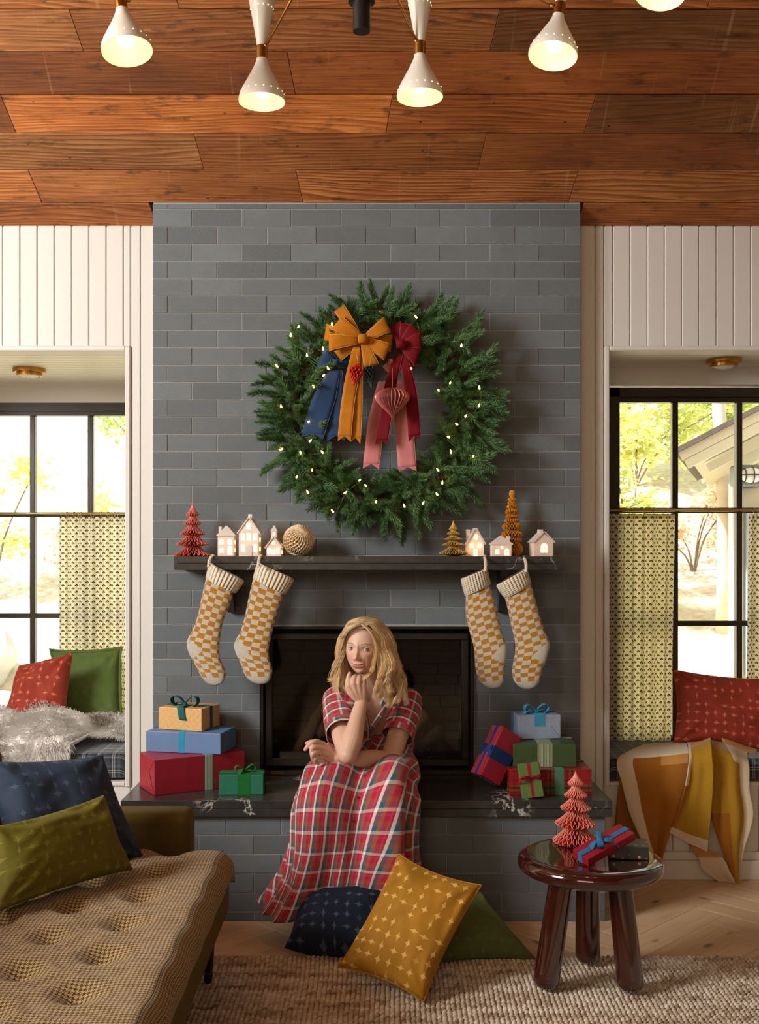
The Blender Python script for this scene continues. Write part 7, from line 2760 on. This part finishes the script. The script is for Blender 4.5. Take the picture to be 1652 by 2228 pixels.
def loft(rings, nu, nv, rot=None, shear=lambda a, t: 0.0, ripple=None, uscale=1.0, half=False):
    """rings: (centre, half width, half depth, tilt of the front direction from -Y to +Z)"""
    t0 = np.linspace(0, 1, len(rings))
    cs = cr([Vector(r[0]) for r in rings], 12)
    cs = np.array([tuple(p) for p in cs]); tc = np.linspace(0, 1, len(cs))
    P, UV = [], []
    arc = 0; prevc = None
    for j in range(nv):
        t = j / (nv - 1)
        c = Vector([np.interp(t, tc, cs[:, k_]) for k_ in range(3)])
        sm_ = lambda vals: float(np.interp(t, t0, vals))
        hw, hd, an = sm_([r[1] for r in rings]), sm_([r[2] for r in rings]), math.radians(sm_([r[3] for r in rings]))
        fdir = Vector((0, -math.cos(an), math.sin(an)))
        xdir = Vector((1, 0, 0))
        if prevc is not None:
            arc += (c - prevc).length
        prevc = c
        row, ur = [], []
        for i in range(nu + 1):
            a = 2 * math.pi * i / nu
            # a = 0 at the back seam, front at pi
            ca, sa = -math.sin(a), -math.cos(a)
            k_ = ripple(a, t) if ripple else 0.0
            p = c + xdir * ca * (hw + k_) + fdir * sa * (hd + k_) * (1 if sa > 0 else .9)
            row.append(p)
            ur.append((uscale * (a - math.pi) * (hw + hd) / 2 + shear(a, t), -arc))
        P.append(row); UV.append(ur)
    return P, UV


def yawed(P, cen, ang):
    Rz = Matrix.Rotation(ang, 3, 'Z')
    return [[Rz @ (p - cen) + cen for p in r_] for r_ in P]


# skirt
rings = [((.022, -.215, .715), .128, .105, 12), ((.018, -.275, .655), .175, .120, 40), ((.000, -.42, .592), .200, .105, 80), ((-.025, -.575, .555), .222, .120, 62),
         ((-.045, -.655, .485), .236, .125, 25), ((-.052, -.665, .36), .232, .128, 4), ((-.058, -.662, .24), .244, .138, 0), ((-.068, -.655, .118), .285, .160, 0)]


def skirt_ripple(a, t):
    A = np.interp(t, [0, .2, .45, .6, 1], [.003, .007, .012, .024, .060])
    f_ = math.sin(5 * a + 2.2 * t + .6) + .6 * math.sin(9 * a - 3 * t + 1.3) + .45 * math.sin(14 * a + 5 * t)
    n_ = noise.noise(Vector((math.cos(a) * 2.2, math.sin(a) * 2.2, t * 3))) 
    # hollow between the knees
    fr_ = a - math.pi
    hol = -.045 * math.exp(-((fr_ + .0) / .30) ** 2) * np.interp(t, [.3, .5, .7, 1], [0, 1, 1, .5])
    kn = .022 * (math.exp(-((fr_ + .62) / .34) ** 2) + math.exp(-((fr_ - .62) / .34) ** 2)) * np.interp(t, [.25, .5, .65, .9], [0, 1, .8, .2])
    # cross creases where the lap folds
    cre = .012 * math.sin(26 * t + 4 * fr_ + math.sin(7 * fr_)) * np.interp(t, [.12, .22, .42, .55], [0, 1, 1, 0])
    return A * .42 * f_ + .020 * n_ + hol + kn + cre


P, UV = loft(rings, 150, 110, ripple=skirt_ripple, shear=lambda a, t: .24 * t * math.exp(-((a - math.pi - .35) / 1.25) ** 2) - .03 * t, uscale=1.05)
P = [[p - PO for p in r_] for r_ in P]
# hem drops a little lower at her right
for j, r_ in enumerate(P):
    k_ = max(0, j / 109 - .55) / .45
    for p in r_:
        p.x -= .045 * k_ ** 2 * max(0, (-.10 - (p.x + PO.x)) / .2)
m = MB(); m.grid(P, uv=UV)
sk = m.build('skirt', MT['plaid'], pw, smooth=True)
md = sk.modifiers.new('thickness', 'SOLIDIFY'); md.thickness = .0018; md.offset = 0
# placket buttons down the skirt
MT['button'] = plain('red_button', S(150, 28, 40), .3)
cols_ = len(P[0])
for (jj, ii_) in ((40, 80), (50, 78), (59, 76), (68, 74)):
    p = P[jj][ii_]; n_ = (P[jj][ii_ + 1] - P[jj][ii_ - 1]).cross(P[jj + 1][ii_] - P[jj - 1][ii_]).normalized()
    if n_.y > 0: n_ = -n_
    M_ = Matrix.Translation(p + n_ * .0025) @ n_.to_track_quat('Z', 'Y').to_matrix().to_4x4()
    MB().lathe([(.0001, .0012), (.0035, .0010), (.0052, .0018), (.0058, .0006), (.0055, -.001), (.0001, -.001)], 14, M_).build('button', MT['button'], pw, smooth=True)

# bodice with an open V neck
rings = [((.022, -.205, .690), .132, .112, 5), ((.024, -.238, .745), .150, .122, 10), ((.026, -.285, .800), .166, .130, 14), ((.027, -.325, .842), .172, .118, 18), ((.027, -.352, .872), .158, .092, 20), ((.026, -.362, .893), .112, .076, 22), ((.026, -.366, .905), .068, .064, 24)]
P, UV = loft(rings, 140, 70, ripple=lambda a, t: .006 * noise.noise(Vector((math.cos(a) * 3, math.sin(a) * 3, t * 5))) + .003 * math.sin(16 * t + 4 * a) * max(0, .5 - t), uscale=1.0)
bc = Vector((.026, -.34, .85))
P = yawed(P, bc, math.radians(13))
P = [[p - PO for p in r_] for r_ in P]
m = MB()
nj, ni = len(P), len(P[0])
m.grid(P, uv=UV)
xV, zV = Q(806, 1583, -.42).x, Q(806, 1583, -.42).z
kf, ku = [], {}
for k_, f_ in enumerate(m.f):
    c_ = sum((Vector(m.v[i]) for i in f_), Vector()) / 4
    front_ = c_.y + PO.y < -.36 + .02
    dz = c_.z - zV
    if front_ and dz > 0 and abs(c_.x - xV - dz * .10) < dz * .44:
        continue
    ku[len(kf)] = m.uv[k_]; kf.append(f_)
m.f = kf; m.uv = ku; m.m = [0] * len(kf)
bo = m.build('bodice', MT['plaid'], pw, smooth=True)
md = bo.modifiers.new('thickness', 'SOLIDIFY'); md.thickness = .002; md.offset = 1


def patch(nm, corners, n=10, bulge=.006, th=.003, us=1.0):
    A_, B_, C__, D_ = [Vector(c) for c in corners]
    nn_ = (B_ - A_).cross(D_ - A_).normalized()
    if nn_.y > 0: nn_ = -nn_
    rows, uvs = [], []
    w_, h_ = (B_ - A_).length, (D_ - A_).length
    for j in range(n):
        rows.append([A_.lerp(B_, i / (n - 1)).lerp(D_.lerp(C__, i / (n - 1)), j / (n - 1)) + nn_ * bulge * math.sin(math.pi * i / (n - 1)) * math.sin(math.pi * (j + 1) / (n + 1)) for i in range(n)])
        uvs.append([(i / (n - 1) * w_ * us, j / (n - 1) * h_ * us) for i in range(n)])
    o_ = MB().grid(rows, uv=uvs).build(nm, MT['plaid'], pw, smooth=True)
    md_ = o_.modifiers.new('thickness', 'SOLIDIFY'); md_.thickness = th; md_.offset = 1
    return o_


# collar leaves and the two placket edges
patch('collar', (Q(842, 1490, -.440), Q(870, 1490, -.415), Q(887, 1535, -.455), Q(842, 1536, -.485)))
patch('collar', (Q(775, 1500, -.470), Q(752, 1500, -.475), Q(748, 1538, -.52), Q(781, 1542, -.515)))
patch('lapel', (Q(846, 1494, -.410), Q(852, 1506, -.420), Q(838, 1546, -.468), Q(826, 1530, -.452)), us=1.2, bulge=.003)
patch('placket', (Q(838, 1532, -.462), Q(846, 1538, -.466), Q(812, 1588, -.462), Q(804, 1582, -.458)), us=1.3, bulge=.002)
patch('placket', (Q(790, 1538, -.478), Q(795, 1536, -.476), Q(806, 1584, -.462), Q(801, 1587, -.464)), us=1.3, bulge=.002)
patch('placket', (Q(801, 1583, -.458), Q(811, 1583, -.458), Q(806, 1640, -.420), Q(797, 1640, -.420)), us=1.3, bulge=.002)
for (bx_, by_, yy) in ((842, 1532, -.476), (798, 1631, -.440)):
    n_ = Vector((0, -1, .15)).normalized()
    M_ = Matrix.Translation(Q(bx_, by_, yy)) @ n_.to_track_quat('Z', 'Y').to_matrix().to_4x4()
    MB().lathe([(.0001, .0012), (.0035, .0010), (.0052, .0018), (.0058, .0006), (.0055, -.001), (.0001, -.001)], 14, M_).build('button', MT['button'], pw, smooth=True)


def sleeve(sh, el, r0, r1, frac, inner, drop):
    ax_ = (el - sh).normalized()
    side = ax_.cross(Vector((0, 1, 0))).normalized()
    oth = side.cross(ax_).normalized()
    P, UV = [], []
    L_ = (el - sh).length * frac
    for j in range(26):
        t = -.292 + 1.292 * (j / 25) ** .8
        c = sh + ax_ * L_ * t + inner * max(0, .25 - t) * .6
        row, ur = [], []
        r_ = float(np.interp(t, [0, .5, 1], [r0, lerp(r0, r1, .5), r1])) if t > 0 else math.sqrt(max(1e-6, r0 * r0 - (t * L_) ** 2))
        for i in range(49):
            a = 2 * math.pi * i / 48
            k_ = 1 + .035 * noise.noise(Vector((math.cos(a) * 2, math.sin(a) * 2, t * 4 + sh.x * 20))) + .02 * math.sin(3 * a + 7 * t)
            row.append(c + (side * math.cos(a) + oth * math.sin(a)) * r_ * k_)
            ur.append((-t * L_ + .03, a * r0 * 1.05))
        P.append(row); UV.append(ur)
    so_ = MB().grid(P, uv=UV).build('sleeve', MT['plaid'], pw, smooth=True)
    md_ = so_.modifiers.new('thickness', 'SOLIDIFY'); md_.thickness = .002; md_.offset = 0
    cuffP = [[p + (p - (sum(r_, Vector()) / len(r_))).normalized() * .0018 for p in r_] for r_ in P[-5:]]
    co_ = MB().grid(cuffP, uv=[[(u_ + .02, v_ + .03) for u_, v_ in r_] for r_ in UV[-5:]]).build('sleeve_hem', MT['plaid'], so_, smooth=True)
    md_ = co_.modifiers.new('thickness', 'SOLIDIFY'); md_.thickness = .0015; md_.offset = 1


sleeve(shR, elR, .0585, .066, .62, Vector((.02, .01, .0)), 0)
sleeve(shL, elL, .0585, .064, .60, Vector((-.02, .01, .0)), 0)
